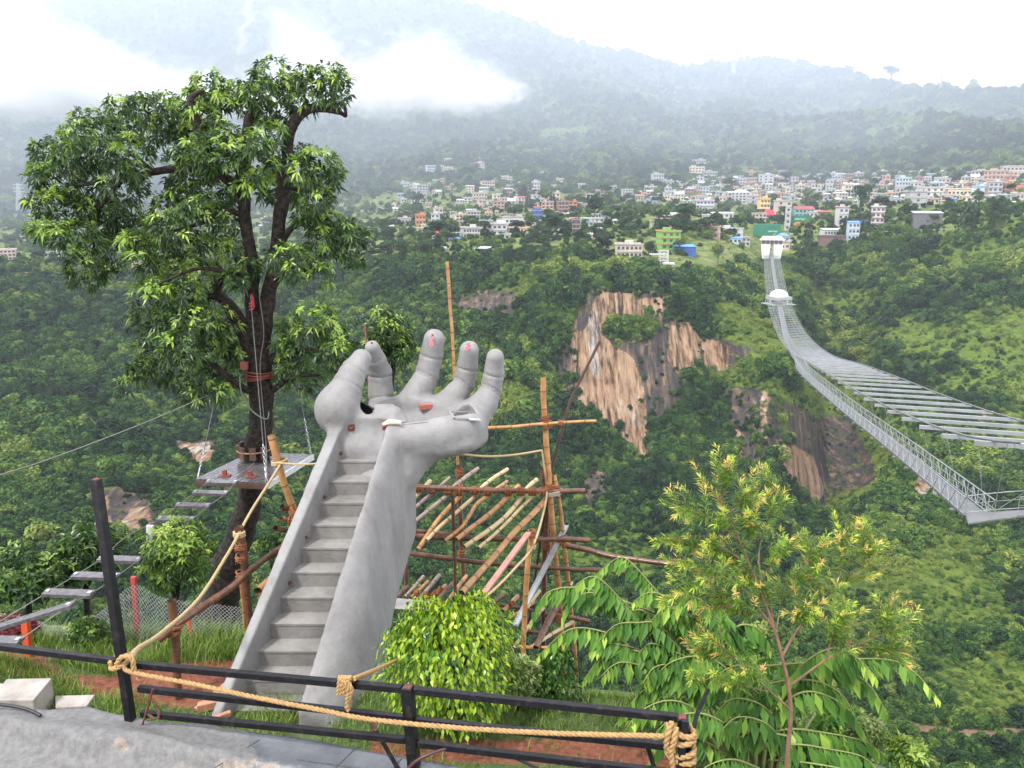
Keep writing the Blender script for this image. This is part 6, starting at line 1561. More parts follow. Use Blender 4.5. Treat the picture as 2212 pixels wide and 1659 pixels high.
# footway: central on the far half, then swinging to the left edge and hanging below the beams
WP = [(Bp(600, 0, .2)), Bp(520, 0, .2), Bp(450, 0, .2), Bp(400, 0, .2), Bp(345, -1.2, .15), Bp(290, -3.0, .0), Bp(235, -4.4, -.3), Bp(190, -5.6, -.6), V(1738,806,150), V(1820,878,112), V(1912,950,85), V(2010,1030,65), V(2113,1117,50)]
WS = resample(spline(WP, 10), 1.5)
def strip(b, S, w, th):
    vs = []
    for i, p in enumerate(S):
        d = (S[min(i+1, len(S)-1)]-S[max(i-1, 0)]); d.z = 0; d.normalize(); n_ = Vector((d.y, -d.x, 0))
        vs += [p-n_*w/2, p+n_*w/2, p+n_*w/2-Vector((0,0,th)), p-n_*w/2-Vector((0,0,th))]
    fs = []
    for i in range(len(S)-1):
        a = i*4
        for k in range(4): fs.append((a+k, a+(k+1)%4, a+4+(k+1)%4, a+4+k))
    b.add(vs, fs)
def side(S, sgn, w, h=1.25, r=.045, every=1):
    b = MB(); T_ = []
    for i, p in enumerate(S):
        d = (S[min(i+1, len(S)-1)]-S[max(i-1, 0)]); d.z = 0; d.normalize(); T_.append(p+Vector((d.y, -d.x, 0))*sgn*w/2)
    for dz, rr in ((h, r*1.2), (h*.55, r*.6), (.12, r)): b.tube([t+Vector((0,0,dz)) for t in T_], rr, 4, 0, False)
    for i in range(0, len(T_)-every, every):
        b.tube([T_[i], T_[i]+Vector((0,0,h))], r*.9, 4, 0, False)
        a, c = (T_[i], T_[i+every]+Vector((0,0,h))) if (i//every) % 2 else (T_[i]+Vector((0,0,h)), T_[i+every])
        b.tube([a, c], r*.7, 4, 0, False)
    return b
b = MB(); strip(b, WS, 1.7, .12); b.build('deck', DECKM, bri)
nearS = [p for p in WS if p.y < 175]; farS = [p for p in WS if p.y >= 172]
side(nearS, -1, 1.75).build('walkway_railing', BSTEEL, bri); side(nearS, 1, 1.75).build('walkway_railing', BSTEEL, bri)
side(farS, -1, 1.75, 1.2, .05, 3).build('walkway_railing', BSTEEL, bri); side(farS, 1, 1.75, 1.2, .05, 3).build('walkway_railing', BSTEEL, bri)
E0 = WS[-1]; W2 = resample([E0+Vector((-.9, -.3, 0)), V(2160,1112,49), V(2330,1098,46)], 1.3)
b = MB(); strip(b, W2, 1.6, .1); b.build('landing_deck', DECKM, bri)
side(W2, -1, 1.7, 1.3, .03).build('landing_railing', BSTEEL, bri); side(W2[2:], 1, 1.7, 1.3, .03).build('landing_railing', BSTEEL, bri)
for i in range(0, len(nearS), 4):
    p = nearS[i]; d = (nearS[min(i+1, len(nearS)-1)]-nearS[max(i-1, 0)]); d.z = 0; d.normalize(); n_ = Vector((d.y, -d.x, 0))
    b = MB(); b.bar(p-n_*1.25-Vector((0,0,.2)), p+n_*1.1-Vector((0,0,.2)), .12, .14); b.bar(p-n_*1.2-Vector((0,0,.2)), p-n_*1.0-Vector((0,0,.55)), .07); b.build('outrigger', BSTEEL, bri)
for i in range(0, len(nearS), 6):
    p = nearS[i]
    if p.y < 52: continue
    b = MB(); q = Bp(p.y, -5.4, .1); b.tube([p+Vector((.85, 0, 1.2)), q], .022, 4, 0, False); b.build('hanger', BDARK, bri)
for k_, px in enumerate((2075, 2100, 2135, 2165, 2190, 2205)):
    b = MB(); q = Bp(47-k_*1.2, -5.4, .1); p = W2[min(len(W2)-1, k_+1)]; b.tube([p+Vector((0,0,1.2)), q], .022, 4, 0, False); b.build('hanger', BDARK, bri)
# dome shelter on the bridge
WHT = mat('white_paint', (.48,.48,.48), (.40,.40,.40), .7, .6, 0)
CORR = mat('pale_sheet', (.30,.31,.32), (.24,.25,.26), 1.5, .5, 0)
dc = Bp(392, -.4, .4); sh = thing('dome_shelter', dc, 'white dome-roofed shelter with a railed deck halfway along the suspension bridge', 'shelter')
b = MB()
for z0, r0, z1, r1 in ((0, 1, .35, .93), (.35, .93, .65, .75), (.65, .75, .88, .45), (.88, .45, 1, .001)):
    n = 20; vs = []
    for z, r in ((z0, r0), (z1, r1)):
        for k in range(n): vs.append(dc+Vector((math.cos(k*2*math.pi/n)*4.6*r, math.sin(k*2*math.pi/n)*4.6*r, 3.6+z*3.4)))
    b.add(vs, [(k, (k+1)%n, n+(k+1)%n, n+k) for k in range(n)], 0, True)
b.build('dome_roof', WHT, sh)
b = MB(); b.box(dc+Vector((0,0,2.9)), (9.0,9.0,1.5), .27); b.build('fascia', CORR, sh)
b = MB(); b.box(dc+Vector((0,0,-.1)), (12.5,11,.3), .27); b.build('deck', CORR, sh)
for sx in (-1, 1):
    for sy in (-1, 1): b = MB(); b.bar(dc+AX*sy*4+PR*sx*4, dc+AX*sy*4+PR*sx*4+Vector((0,0,2.3)), .25); b.build('post', WHT, sh)
b = MB(); cs = [dc+AX*a*5.4+PR*c*6.1 for a, c in ((-1,-1),(-1,1),(1,1),(1,-1),(-1,-1))]
for a, c in zip(cs[:-1], cs[1:]):
    for dz in (.6, 1.2): b.bar(a+Vector((0,0,dz)), c+Vector((0,0,dz)), .09)
    for k in range(8): p = a.lerp(c, k/8); b.bar(p, p+Vector((0,0,1.2)), .08)
b.build('railing', BSTEEL, sh)
# gatehouse and anchor block
gp = Bp(597, 0, -1.2); G = thing('bridge_gatehouse', gp, 'white stepped anchor block with a hipped roof at the far end of the bridge', 'gatehouse')
def hexa(b, lo, hi, m=0): b.add(list(lo)+list(hi), [(3,2,1,0),(4,5,6,7),(0,1,5,4),(1,2,6,5),(2,3,7,6),(3,0,4,7)], m)
def rect(c, w_, d_, z, ax=PR, ay=AX): return [c+ax*(sx*w_/2)+ay*(sy*d_/2)+Vector((0,0,z)) for sx, sy in ((-1,-1),(1,-1),(1,1),(-1,1))]
b = MB()
for sx in (-1, 1): hexa(b, [p+PR*sx*4.0 for p in rect(gp, 4.6, 14, -1.5)], [p+PR*sx*4.4 for p in rect(gp+AX*1.0, 6.6, 9, 8.5)])
b.build('anchor_block', WHT, G)
b = MB()
for k in range(6): b.box(gp+AX*(-4.6+k*.9)+Vector((0,0,-.6+k*1.25)), (12.5-k*.1, 1.1, .35), axes=(PR, AX, Vector((0,0,1))))
b.build('step_bands', mat('grey_bands', (.42,.43,.44), None, 1, .7, 0), G)
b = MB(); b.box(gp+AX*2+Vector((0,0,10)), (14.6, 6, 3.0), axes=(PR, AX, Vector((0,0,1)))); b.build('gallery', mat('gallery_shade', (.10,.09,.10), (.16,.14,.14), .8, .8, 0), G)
for k in range(6): b = MB(); b.bar(gp+PR*(-7.3+k*2.92)-AX*1.2+Vector((0,0,8.4)), gp+PR*(-7.3+k*2.92)-AX*1.2+Vector((0,0,11.6)), .3); b.build('post', WHT, G)
b = MB(); lo = rect(gp+AX*2, 18, 9.5, 11.5); hi = rect(gp+AX*2, 13, 2.2, 14.4); hexa(b, lo, hi); b.build('roof', mat('pale_roof', (.36,.34,.35), (.30,.28,.29), 1, .6, 0), G)

# ------------------------------------------------------------------ village
WC = {'white': (.46,.46,.45), 'cream': (.62,.54,.40), 'pale pink': (.56,.44,.40), 'salmon': (.44,.28,.21), 'brick-red': (.30,.15,.11), 'grey concrete': (.36,.36,.36), 'pale blue': (.42,.50,.58), 'green': (.16,.36,.08), 'yellow': (.68,.48,.17),
      'bright blue': (.03,.10,.36), 'dark brick': (.17,.10,.09), 'orange': (.5,.19,.07), 'turquoise': (.20,.47,.45), 'beige': (.48,.42,.35), 'dark grey': (.12,.12,.13)}
def wall_m(c): return mat('wall_'+c.replace(' ', '_').replace('-', '_'), WC[c], tuple(x*.58 for x in WC[c]), .9, .85, 0, lo=.42, hi=.72)
RC = {'grey': (.36,.36,.37), 'white': (.48,.48,.50), 'red': (.42,.06,.05), 'blue': (.10,.25,.52), 'rusty': (.30,.15,.09), 'maroon': (.26,.07,.07), 'orange': (.6,.17,.06), 'crimson': (.55,.02,.06), 'dark': (.09,.09,.10)}
def roof_m(c): return mat('roof_'+c, RC[c], tuple(x*.55 for x in RC[c]), .8, .75, 0, lo=.4, hi=.7)
WIN = mat('window_dark', (.035,.04,.05), (.07,.075,.085), .8, .25, 0)
BAND = {}
HEROES = []     # (short name, px, py)
ALLH = []
winmesh = {}
def house(x0, x1, yt, yb, wc, rf, rc, label=None, short=None, parts=True, st=None, nwin=None, band=None, cat='house', name='house', rz=None, depth=None, over=.5, roofh=None, seed=0, porch=False):
    xc = (x0+x1)/2; g_ = random.Random(int(x0*13+yb*7)+seed)
    base = T(xc, yb)
    if base is None: return
    Y = base.y+ .5; s = px_size(Y, yb); W = (x1-x0)*s; H = (yb-yt)*s*1.02; rz = g_.uniform(-.32, .32)-base.x/Y*.6 if rz is None else rz
    W *= .93; D = depth or max(4.5, min(10, W*.8)); st = st or max(1, round(H/3.3))
    ax, ay, az = Vector((math.cos(rz), math.sin(rz), 0)), Vector((-math.sin(rz), math.cos(rz), 0)), Vector((0,0,1))
    c = base + ay*(D/2); c.z = base.z
    rh = (roofh if roofh is not None else (.28 if rf == 'flat' else (min(1.0, H*.3) if rf == 'shed' else min(2.6, H*.35))))
    hb = H-rh
    wallm, roofm = wall_m(wc), roof_m(rc)
    def P(u, v, z): return c+ax*u+ay*v+az*z
    bw, br = MB(), MB()
    bw.box(P(0,0,(hb-3.5)/2), (W, D, hb+3.5), axes=(ax,ay,az))
    if band:
        for k in range(1, st+1): bw.box(P(0,-.25,hb*k/st-.25), (W+.5, D+.6, .45), axes=(ax,ay,az), m=1)
    else:
        for k in range(1, st): bw.box(P(0,-.2,hb*k/st), (W+.35, D+.5, .22), axes=(ax,ay,az), m=1)
    o_ = over
    if rf == 'flat':
        br.box(P(0,0,hb+.13), (W+2*o_, D+2*o_, .26), axes=(ax,ay,az))
        for sy in (-1, 1): br.box(P(0,sy*(D/2+o_-.1),hb+.55), (W+2*o_, .18, .6), axes=(ax,ay,az), m=1)
        if g_.random() < .6 and W > 6: br.box(P(W*g_.uniform(-.25,.25), D*.15, hb+1.3), (W*.32, D*.4, 2.2), axes=(ax,ay,az), m=1)
        if g_.random() < .5: br.box(P(W*g_.uniform(-.4,.4), 0, hb+.9), (1.1, 1.1, 1.3), axes=(ax,ay,az), m=2)
        for q in range(3): br.box(P(W*g_.uniform(-.45,.45), D*g_.uniform(-.4,.4), hb+.9), (.22, .22, 1.4), axes=(ax,ay,az), m=1)
    elif rf == 'shed':
        br.add([P(-W/2-o_,-D/2-o_,hb), P(W/2+o_,-D/2-o_,hb), P(W/2+o_,D/2+o_,hb+rh), P(-W/2-o_,D/2+o_,hb+rh), P(-W/2-o_,-D/2-o_,hb-.12), P(W/2+o_,-D/2-o_,hb-.12), P(W/2+o_,D/2+o_,hb+rh-.12), P(-W/2-o_,D/2+o_,hb+rh-.12)], [(0,1,2,3),(7,6,5,4),(0,4,5,1),(1,5,6,2),(2,6,7,3),(3,7,4,0)])
    elif rf == 'gable':
        for sy in (-1, 1): br.add([P(-W/2-o_,sy*(D/2+o_),hb-.05), P(W/2+o_,sy*(D/2+o_),hb-.05), P(W/2+o_,0,hb+rh), P(-W/2-o_,0,hb+rh), P(-W/2-o_,sy*(D/2+o_),hb-.2), P(W/2+o_,sy*(D/2+o_),hb-.2), P(W/2+o_,0,hb+rh-.15), P(-W/2-o_,0,hb+rh-.15)], [(0,1,2,3),(7,6,5,4),(0,4,5,1),(1,5,6,2),(3,7,4,0)])
        for sx in (-1, 1): bw.add([P(sx*W/2,-D/2,hb), P(sx*W/2,D/2,hb), P(sx*W/2,0,hb+rh-.1)], [(0,1,2),(2,1,0)])
    else:   # hip
        br.add([P(-W/2-o_,-D/2-o_,hb), P(W/2+o_,-D/2-o_,hb), P(W/2+o_,D/2+o_,hb), P(-W/2-o_,D/2+o_,hb), P(-W*.2,0,hb+rh), P(W*.2,0,hb+rh)], [(0,1,5,4),(1,2,5),(2,3,4,5),(3,0,4),(3,2,1,0)])
    nw = nwin or max(1, min(5, int(W/2.6))); spots = []
    for k in range(st):
        zc = hb*(k+.5)/st
        for q in range(nw): spots.append((-W/2+W*(q+.5)/nw+g_.uniform(-.15,.15), zc, min(1.9, W/nw*.62), min(1.7, hb/st*.52)))
    bandm = wall_m(band) if band else mat('ledge_grey', (.48,.47,.46), None, 1, .8, 0)
    tank = mat('tank_%d' % (len(ALLH) % 3), [(.02,.02,.025), (.05,.35,.2), (.05,.3,.5)][len(ALLH) % 3], None, 1, .5, 0)
    if parts:
        r = thing(name, base, label, cat, 'village houses across the gorge' if name == 'house' else None)
        bw.build('wall', [wallm, bandm], r); br.build('roof', [roofm, wallm, tank], r)
        for (u, z, w_, h_) in spots:
            k_ = (round(w_*2)/2 or .5, round(h_*2)/2 or .5, round(rz, 1))
            b = MB(); b.box(P(u, -D/2-.02, z), (w_, .16, h_), axes=(ax,ay,az)); b.build('window', WIN, r)
    else:
        n0 = len(bw.v); bw.f += [tuple(i+n0 for i in f) for f in br.f]; bw.v += br.v; bw.m += [{0: 2, 1: 0, 2: 4}[m_] for m_ in br.m]; bw.s += br.s; bw.t += br.t
        for (u, z, w_, h_) in spots: bw.box(P(u, -D/2-.02, z), (w_, .16, h_), axes=(ax,ay,az), m=3)
        r = bw.build(name, [wallm, bandm, roofm, WIN, tank], origin=base); tag(r, label, cat, 'village houses across the gorge')
    ALLH.append((r, xc, (yt+yb)/2, wc, rf, rc, st, W)); 
    if short: HEROES.append((short, xc, (yt+yb)/2))
    r['category'] = cat
    return r
def hz2(a): return 1296+a/4.571
def vz2(a): return 319.7+a/4.571
def hz3(a): return 1693.5+a/4.267
def vz3(a): return 319.7+a/4.267
def hz1(a): return 777.7+a/3.2
def vz1(a): return 302.4+a/3.2
def H2(x0, x1, yt, yb, *a, **k): return house(hz2(x0), hz2(x1), vz2(yt), vz2(yb), *a, **k)
def H3(x0, x1, yt, yb, *a, **k): return house(hz3(x0), hz3(x1), vz3(yt), vz3(yb), *a, **k)
def H1(x0, x1, yt, yb, *a, **k): return house(hz1(x0), hz1(x1), vz1(yt), vz1(yb), *a, **k)
H2(590,805,825,1005,'green','flat','orange','bright green three-storey hotel with orange bands on the gorge rim','the green hotel',band='orange',st=3,nwin=3)
H2(735,950,962,1062,'bright blue','shed','blue','bright blue sheet-metal shed beside the green hotel','the blue shed',st=1,nwin=2)
H2(155,425,955,1088,'beige','flat','grey','long low building with a row of windows at the rim, left of the green hotel','the long low building',st=2,nwin=6)
H2(995,1190,780,890,'salmon','flat','grey','bare salmon brick block right of the green hotel','the salmon brick block',st=2,nwin=2)
H2(1005,1082,665,775,'white','flat','grey','narrow white house standing right above the salmon brick block','the narrow white house',st=2)
H2(1090,1320,635,692,'white','shed','white','long white-roofed low house above the salmon brick block','the long white-roofed house',st=1)
H2(945,1130,520,602,'pale blue','flat','red','house with blue and red bands and water tanks, above the village bamboo','the blue-banded house',st=2,band='white')
H2(1000,1130,575,642,'grey concrete','flat','grey','plain grey block below the blue-banded house',None,st=1)
H2(1290,1480,418,548,'white','hip','white','big white four-storey house with hipped white roofs in mid village','the big hip-roofed house',st=4,nwin=5)
H2(1450,1568,478,592,'grey concrete','flat','grey','blank grey concrete block right of the big hip-roofed house','the blank grey block',st=3,nwin=1)
H2(1575,1680,505,642,'yellow','flat','orange','narrow yellow-orange three-storey house in mid village','the yellow house',st=3,nwin=3,band='cream')
H2(1685,1742,545,612,'pale blue','flat','blue','small sky-blue house right of the yellow house',None,st=2)
H2(1635,1800,612,690,'white','gable','crimson','house with a vivid crimson roof above the green hoarding','the crimson-roofed house',st=1,roofh=4)
H2(1740,1872,528,705,'beige','flat','grey','tall bare concrete block between the two green hoardings','the tall concrete block',st=4,nwin=2)
H2(1495,1640,650,722,'beige','flat','rusty','beige house directly left of the crimson-roofed house',None,st=2)
H2(495,720,725,812,'beige','flat','grey','broad tan block above the green hotel','the broad tan block',st=1,nwin=2)
H2(565,762,640,722,'brick-red','gable','grey','red-brown house with grey gable roof above the broad tan block',None,st=2)
H2(875,1032,192,272,'cream','flat','grey','cream three-storey house alone high on the wooded slope','the cream hillside house',st=3,nwin=5)
H2(920,1050,120,190,'grey concrete','flat','grey','topmost grey unfinished house on the wooded slope, above the cream one',None,st=2)
H2(1022,1162,238,312,'grey concrete','flat','grey','wide grey unfinished block right of the cream hillside house',None,st=2)
H2(520,636,262,362,'white','flat','grey','tall whitish house crowning the left cluster of the village','the tall whitish house',st=3)
H2(1420,1550,298,368,'salmon','flat','grey','broad brick house at the village top, left of a white one','the broad brick house',st=2)
H2(1450,1532,238,300,'salmon','flat','rusty','brick house peeking over the broad brick house at the village top',None,st=2)
H2(1560,1712,268,358,'white','flat','white','bright white three-storey house at the village top','the bright white house',st=3,nwin=3)
H2(0,75,398,482,'brick-red','flat','red','small red-brown house at the left edge of the wooded gap','the red-brown house',st=3)
H2(220,332,412,478,'white','flat','grey','white three-storey house, lowest left of the upper cluster',None,st=3)
H2(1195,1420,795,842,'white','flat','white','long blank white wall building left of the first green hoarding','the long white wall',st=1,nwin=1)
H2(1270,1400,880,945,'pale blue','shed','blue','blue-roofed stall under the long white wall','the blue-roofed stall',st=1)
H2(1740,1872,845,925,'grey concrete','hip','blue','blue-roofed ticket house right of the bridge gatehouse','the ticket house',st=1)
H2(1195,1300,860,900,'beige','shed','rusty','low rusty-roofed shed below the long white wall',None,st=1)
H2(1780,1870,930,1010,'beige','flat','rusty','small concrete hut on the slope just under the ticket house',None,st=1)
H3(92,285,540,640,'turquoise','gable','maroon','turquoise house with a maroon roof over the second green hoarding','the maroon-roofed house',st=2)
H3(200,345,578,640,'white','shed','white','low house with a clean white roof right of the maroon-roofed house',None,st=1)
H3(320,425,580,640,'brick-red','shed','red','brick-red shed right of the second green hoarding',None,st=1)
H3(490,590,552,722,'white','flat','crimson','ornate narrow white tower house with a red rooftop','the ornate tower house',st=3,nwin=2)
H3(795,915,548,742,'white','flat','white','narrow four-storey house with red bands near the rim','the red-banded narrow house',st=4,nwin=3,band='brick-red')
H3(365,565,745,812,'white','shed','white','open terrace with a long white roof and white parapet on the rim','the white-roofed terrace',st=1,nwin=7)
H3(325,560,815,900,'dark brick','flat','dark','dark stone retaining house under the white-roofed terrace',None,st=1,nwin=1,depth=6)
H3(585,690,680,852,'pale blue','shed','blue','stacked blue stall with blue roof right of the white-roofed terrace','the stacked blue stall',st=3,nwin=3)
H3(690,775,670,740,'white','shed','blue','small blue-roofed house between the stacked stall and the red-banded narrow house',None,st=1)
H3(1190,1450,590,742,'dark grey','shed','white','open dark hall under a white curved roof on the rim','the dark hall',st=1,nwin=1,roofh=1.2)
H3(1245,1465,368,482,'white','flat','white','wide white three-storey house among the right-hand rooftops','the wide white house',st=3,nwin=4)
H3(1510,1722,378,445,'cream','flat','white','long cream low house right of the wide white house','the long cream house',st=1,nwin=6)
H3(1725,1842,358,450,'pale blue','flat','blue','pale blue blank house right of the long cream house','the pale blue blank house',st=2,nwin=1)
H3(1145,1312,408,560,'grey concrete','flat','grey','big bare grey concrete block below the wide white house','the bare grey block',st=3,nwin=1)
H3(1840,2050,215,330,'salmon','flat','grey','large brick apartment block near the right edge','the brick apartment block',st=3,nwin=6)
H3(2010,2212,175,300,'beige','flat','grey','long pale apartment block cut by the right edge','the pale apartment block',st=3,nwin=6)
H3(2000,2110,335,432,'brick-red','flat','red','red two-storey house with balconies under the brick apartment block',None,st=2)
H3(2100,2230,345,440,'salmon','gable','red','red-roofed house at the right edge under the pale apartment block',None,st=2)
H3(1880,2000,318,452,'grey concrete','flat','grey','grey and brick block left of the red balconied house',None,st=3)
H3(1030,1166,278,382,'pale blue','flat','grey','bluish grey three-storey house left of the wide white house','the bluish grey house',st=3)
H3(1160,1262,318,392,'white','flat','grey','white two-storey house just right of the bluish grey house',None,st=2)
H3(555,652,345,412,'cream','flat','red','cream house with red roof edge left of the slender village tree',None,st=2)
H3(500,592,408,472,'pale pink','shed','white','pale pink house with white sloping roof left of the slender village tree',None,st=2)
H3(775,862,350,402,'pale pink','flat','white','pale pink house just right of the slender village tree top',None,st=2)
H3(1380,1482,280,362,'white','flat','grey','white house among the upper roofs above the wide white house',None,st=2)
H3(1520,1640,235,280,'turquoise','hip','blue','turquoise roofed house at the skyline of the right-hand roofs','the turquoise house',st=2)
H3(0,55,495,760,'grey concrete','flat','grey',"tall raw concrete slab block behind the first green hoarding",None,st=5,nwin=1)
H1(710,836,608,682,'white','flat','grey','long white two-storey school-like block in the left fields','the long white block',st=2,nwin=6)
H1(840,1022,583,662,'white','flat','grey','broad white house right of the long white block',None,st=2)
H1(975,1136,533,588,'white','flat','maroon','white house with maroon windows and roof edge in the left fields','the maroon-edged house',st=1,nwin=6)
H1(1190,1312,383,428,'white','flat','grey','clean white house alone above the left cluster','the clean white house',st=2,nwin=4)
H1(1250,1340,432,522,'salmon','flat','grey','four-storey brick house under the clean white house','the four-storey brick house',st=4)
H1(385,456,518,588,'orange','flat','grey','small peach-orange house at the left of the village','the peach house',st=2)
H1(490,552,512,572,'white','flat','blue','white house with a blue base right of the peach house',None,st=2)
H1(265,356,543,582,'white','flat','rusty','white low house farthest left in the village fields',None,st=1,nwin=4)
H1(740,832,498,582,'grey concrete','flat','grey','grey four-storey unfinished house above the long white block','the grey unfinished house',st=4,nwin=4)
H1(660,736,518,582,'cream','flat','rusty','cream house just left of the grey unfinished house',None,st=3)
H1(920,1002,428,492,'salmon','flat','rusty','salmon three-storey house in the middle of the left cluster','the salmon house',st=3)
H1(1465,1522,553,642,'dark brick','flat','grey','dark brick tower-like house by the tall dark tree','the dark brick house',st=3,nwin=2)
H1(1522,1692,543,592,'white','flat','grey','long whitish house right of the dark brick house',None,st=2)
H1(1180,1262,488,548,'bright blue','flat','white','house with vivid blue walls left of the dark brick house',None,st=2)
H1(1185,1242,293,362,'white','flat','grey','tall white house on the upper terraces',None,st=3)
H1(840,936,288,332,'pale pink','flat','rusty','pink two-storey house on the upper left terraces','the pink terrace house',st=2)
H1(790,856,158,206,'pale pink','flat','red','pinkish house higher up the hill, above the pink terrace house','the pinkish upper house',st=3)
H1(915,972,133,158,'cream','gable','grey','small lone cream house highest on the central slope',None,st=1)
H1(1235,1278,218,242,'white','shed','white','tiny white house alone on the terraces above the clean white house',None,st=1)
H1(1370,1442,428,502,'brick-red','flat','grey','brick-red house right of the four-storey brick house',None,st=3)
H1(1440,1502,428,492,'orange','flat','rusty','orange house beside the dark trees right of the four-storey brick house',None,st=3)
H1(350,442,405,437,'white','shed','rusty','low white house on the left terraces',None,st=1)
H1(780,882,368,418,'beige','flat','grey','beige house on terraces above the salmon house',None,st=2)
H1(810,892,740,778,'dark brick','shed','grey','open dark field shed on the bright green plateau edge','the field shed',st=1,nwin=3)
H1(515,602,738,772,'white','gable','grey','small pale farmhouse left of the field shed, at the plateau edge',None,st=1)
H1(1080,1162,603,642,'cream','shed','rusty','cream house at the right end of the fields',None,st=1)
H1(610,692,672,702,'white','shed','blue','low house with blue roof left of the long white block',None,st=1)
house(-6,34,540,562,'pale pink','flat','white','pink and white three-storey house at the far left edge road',None,st=3)
house(98,132,545,554,'white','flat','white','long low white house by the far left road','the low roadside house',st=1,nwin=5)
house(46,68,511,520,'white','flat','grey','white house above the far left road',None,st=1)
house(1412,1432,350-12,362-8,'white','flat','grey','white house on the wooded slope above the upper cluster',None,st=2) if False else None
# numberless small houses of the village, each its own object
NUMS = {1: 'one-storey', 2: 'two-storey', 3: 'three-storey', 4: 'four-storey', 5: 'five-storey'}
used = set(str(h[0].get('label')) for h in ALLH)
def place_words(px, py, k=0):
    ds = sorted(HEROES, key=lambda h: (h[1]-px)**2+((h[2]-py)*1.6)**2)
    out = []
    for h in ds[:9]:
        dx, dy = px-h[1], (py-h[2])*1.6; d = math.hypot(dx, dy)
        if abs(dx) > abs(dy): w_ = 'left of' if dx < 0 else 'right of'
        else: w_ = 'above' if dy < 0 else 'below'
        pre = 'just ' if d < 28 else ('' if d < 75 else ('well ' if w_ in ('above', 'below') else 'far '))
        out.append(pre+w_+' '+h[0])
    return out
BANDS = [(1440,1660,(390,440),34),(1650,1880,(384,440),40),(1860,2220,(380,440),56),(860,1330,(395,515),46),(1440,1640,(392,438),60),(1640,1850,(386,436),66),(1850,2060,(384,440),70),(2060,2225,(376,436),56),(840,1120,(412,520),40),(1040,1330,(392,500),50),(1380,1500,(408,440),12),(930,1110,(350,400),8),(560,760,(468,520),5),(1600,1720,(500,540),8)]
small = []
for x0, x1, (y0, y1), n in BANDS:
    t_ = 0; c_ = 0
    while c_ < n and t_ < n*40:
        t_ += 1; x = random.uniform(x0, x1); y = random.uniform(y0, y1); w_ = random.uniform(7, 20)
        if any(abs(x-a) < (w_+b_)*.34 and abs(y-c2) < 5.5 for a, c2, b_ in small): continue
        if any(abs(x-h[1]) < w_*.5+h[7]/2/px_size(640)*.5 and abs(y-w_*.35-h[2]) < 9 for h in ALLH): continue
        small.append((x, y, w_)); c_ += 1
small.sort(key=lambda a: -a[2]); NHERO = len(ALLH); rest = []
for k_, (x, y, w_) in enumerate(small):
    h_ = w_*random.uniform(.42, .95)
    wc = random.choices(['white','cream','pale pink','salmon','brick-red','grey concrete','pale blue','beige','turquoise','orange'], [44,11,7,8,5,20,3,10,1,1])[0]
    rf = random.choices(['flat','shed','gable','hip'], [70,15,12,3])[0]; rc = random.choices(['grey','white','red','blue','rusty','maroon'], [34,24,7,9,20,6])[0]
    r = house(x-w_/2, x+w_/2, y-h_, y, wc, rf, rc, 'house', parts=False)
    if r is None: continue
    h = ALLH[-1]
    if k_ >= 298-NHERO: rest.append(r); continue
    A = '%s %s house with %s %s roof' % (wc, NUMS.get(h[6], 'tall'), rc, {'flat': 'flat', 'shed': 'sloping', 'gable': 'gabled', 'hip': 'hipped'}[rf])
    cands = [A+', '+q for q in place_words(x, y-h_/2)]; cands += [('wide ' if w_ > 15 else 'narrow ')+c for c in cands]
    lb = next((c for c in cands if c not in used and len(c.split()) <= 16), cands[-1])
    used.add(lb); r['label'] = lb
jv, jf, jm, jmats, n0 = [], [], [], [], 0
for r in rest:
    loc = np.array(r.location); me = r.data
    idx = []
    for m_ in me.materials:
        if m_ not in jmats: jmats.append(m_)
        idx.append(jmats.index(m_))
    jv += [tuple(np.array(v.co)+loc) for v in me.vertices]
    for p_ in me.polygons: jf.append(tuple(i+n0 for i in p_.vertices)); jm.append(idx[p_.material_index])
    n0 += len(me.vertices); bpy.data.objects.remove(r); bpy.data.meshes.remove(me)
if jv: tag(mesh_obj('distant_houses', jv, jf, jmats, mi=jm), 'mass of tiny pale houses between the larger houses of the village', 'houses', kind='stuff')

# hoardings with painted lettering
GRN = mat('hoarding_green', (.012,.13,.075), (.018,.16,.09), .4, .6, 0)
YEL = mat('hoarding_yellow', (.75,.50,.05), None, 1, .6, 0)
LET = mat('hoarding_letters', (.78,.78,.76), None, 1, .6, 0)
FNT = None
def text_mesh(s, size):
    global FNT
    cu = bpy.data.curves.new('letters', 'FONT'); cu.body = s; cu.size = size; cu.extrude = .04; cu.align_x = 'CENTER'; cu.align_y = 'CENTER'
    import os
    if FNT is None:
        for root in (bpy.utils.system_resource('DATAFILES', path='fonts'),):
            f = os.path.join(root, 'NotoSansDevanagari-Regular.woff2')
            if os.path.exists(f): FNT = bpy.data.fonts.load(f)
    if FNT: cu.font = FNT
    o = bpy.data.objects.new('t', cu); COL.objects.link(o); dg = bpy.context.evaluated_depsgraph_get()
    me = bpy.data.meshes.new_from_object(o.evaluated_get(dg)); bpy.data.objects.remove(o); bpy.data.curves.remove(cu)
    v = np.array([tuple(x.co) for x in me.vertices]); f = [tuple(p.vertices) for p in me.polygons]
    bpy.data.meshes.remove(me); return v, f
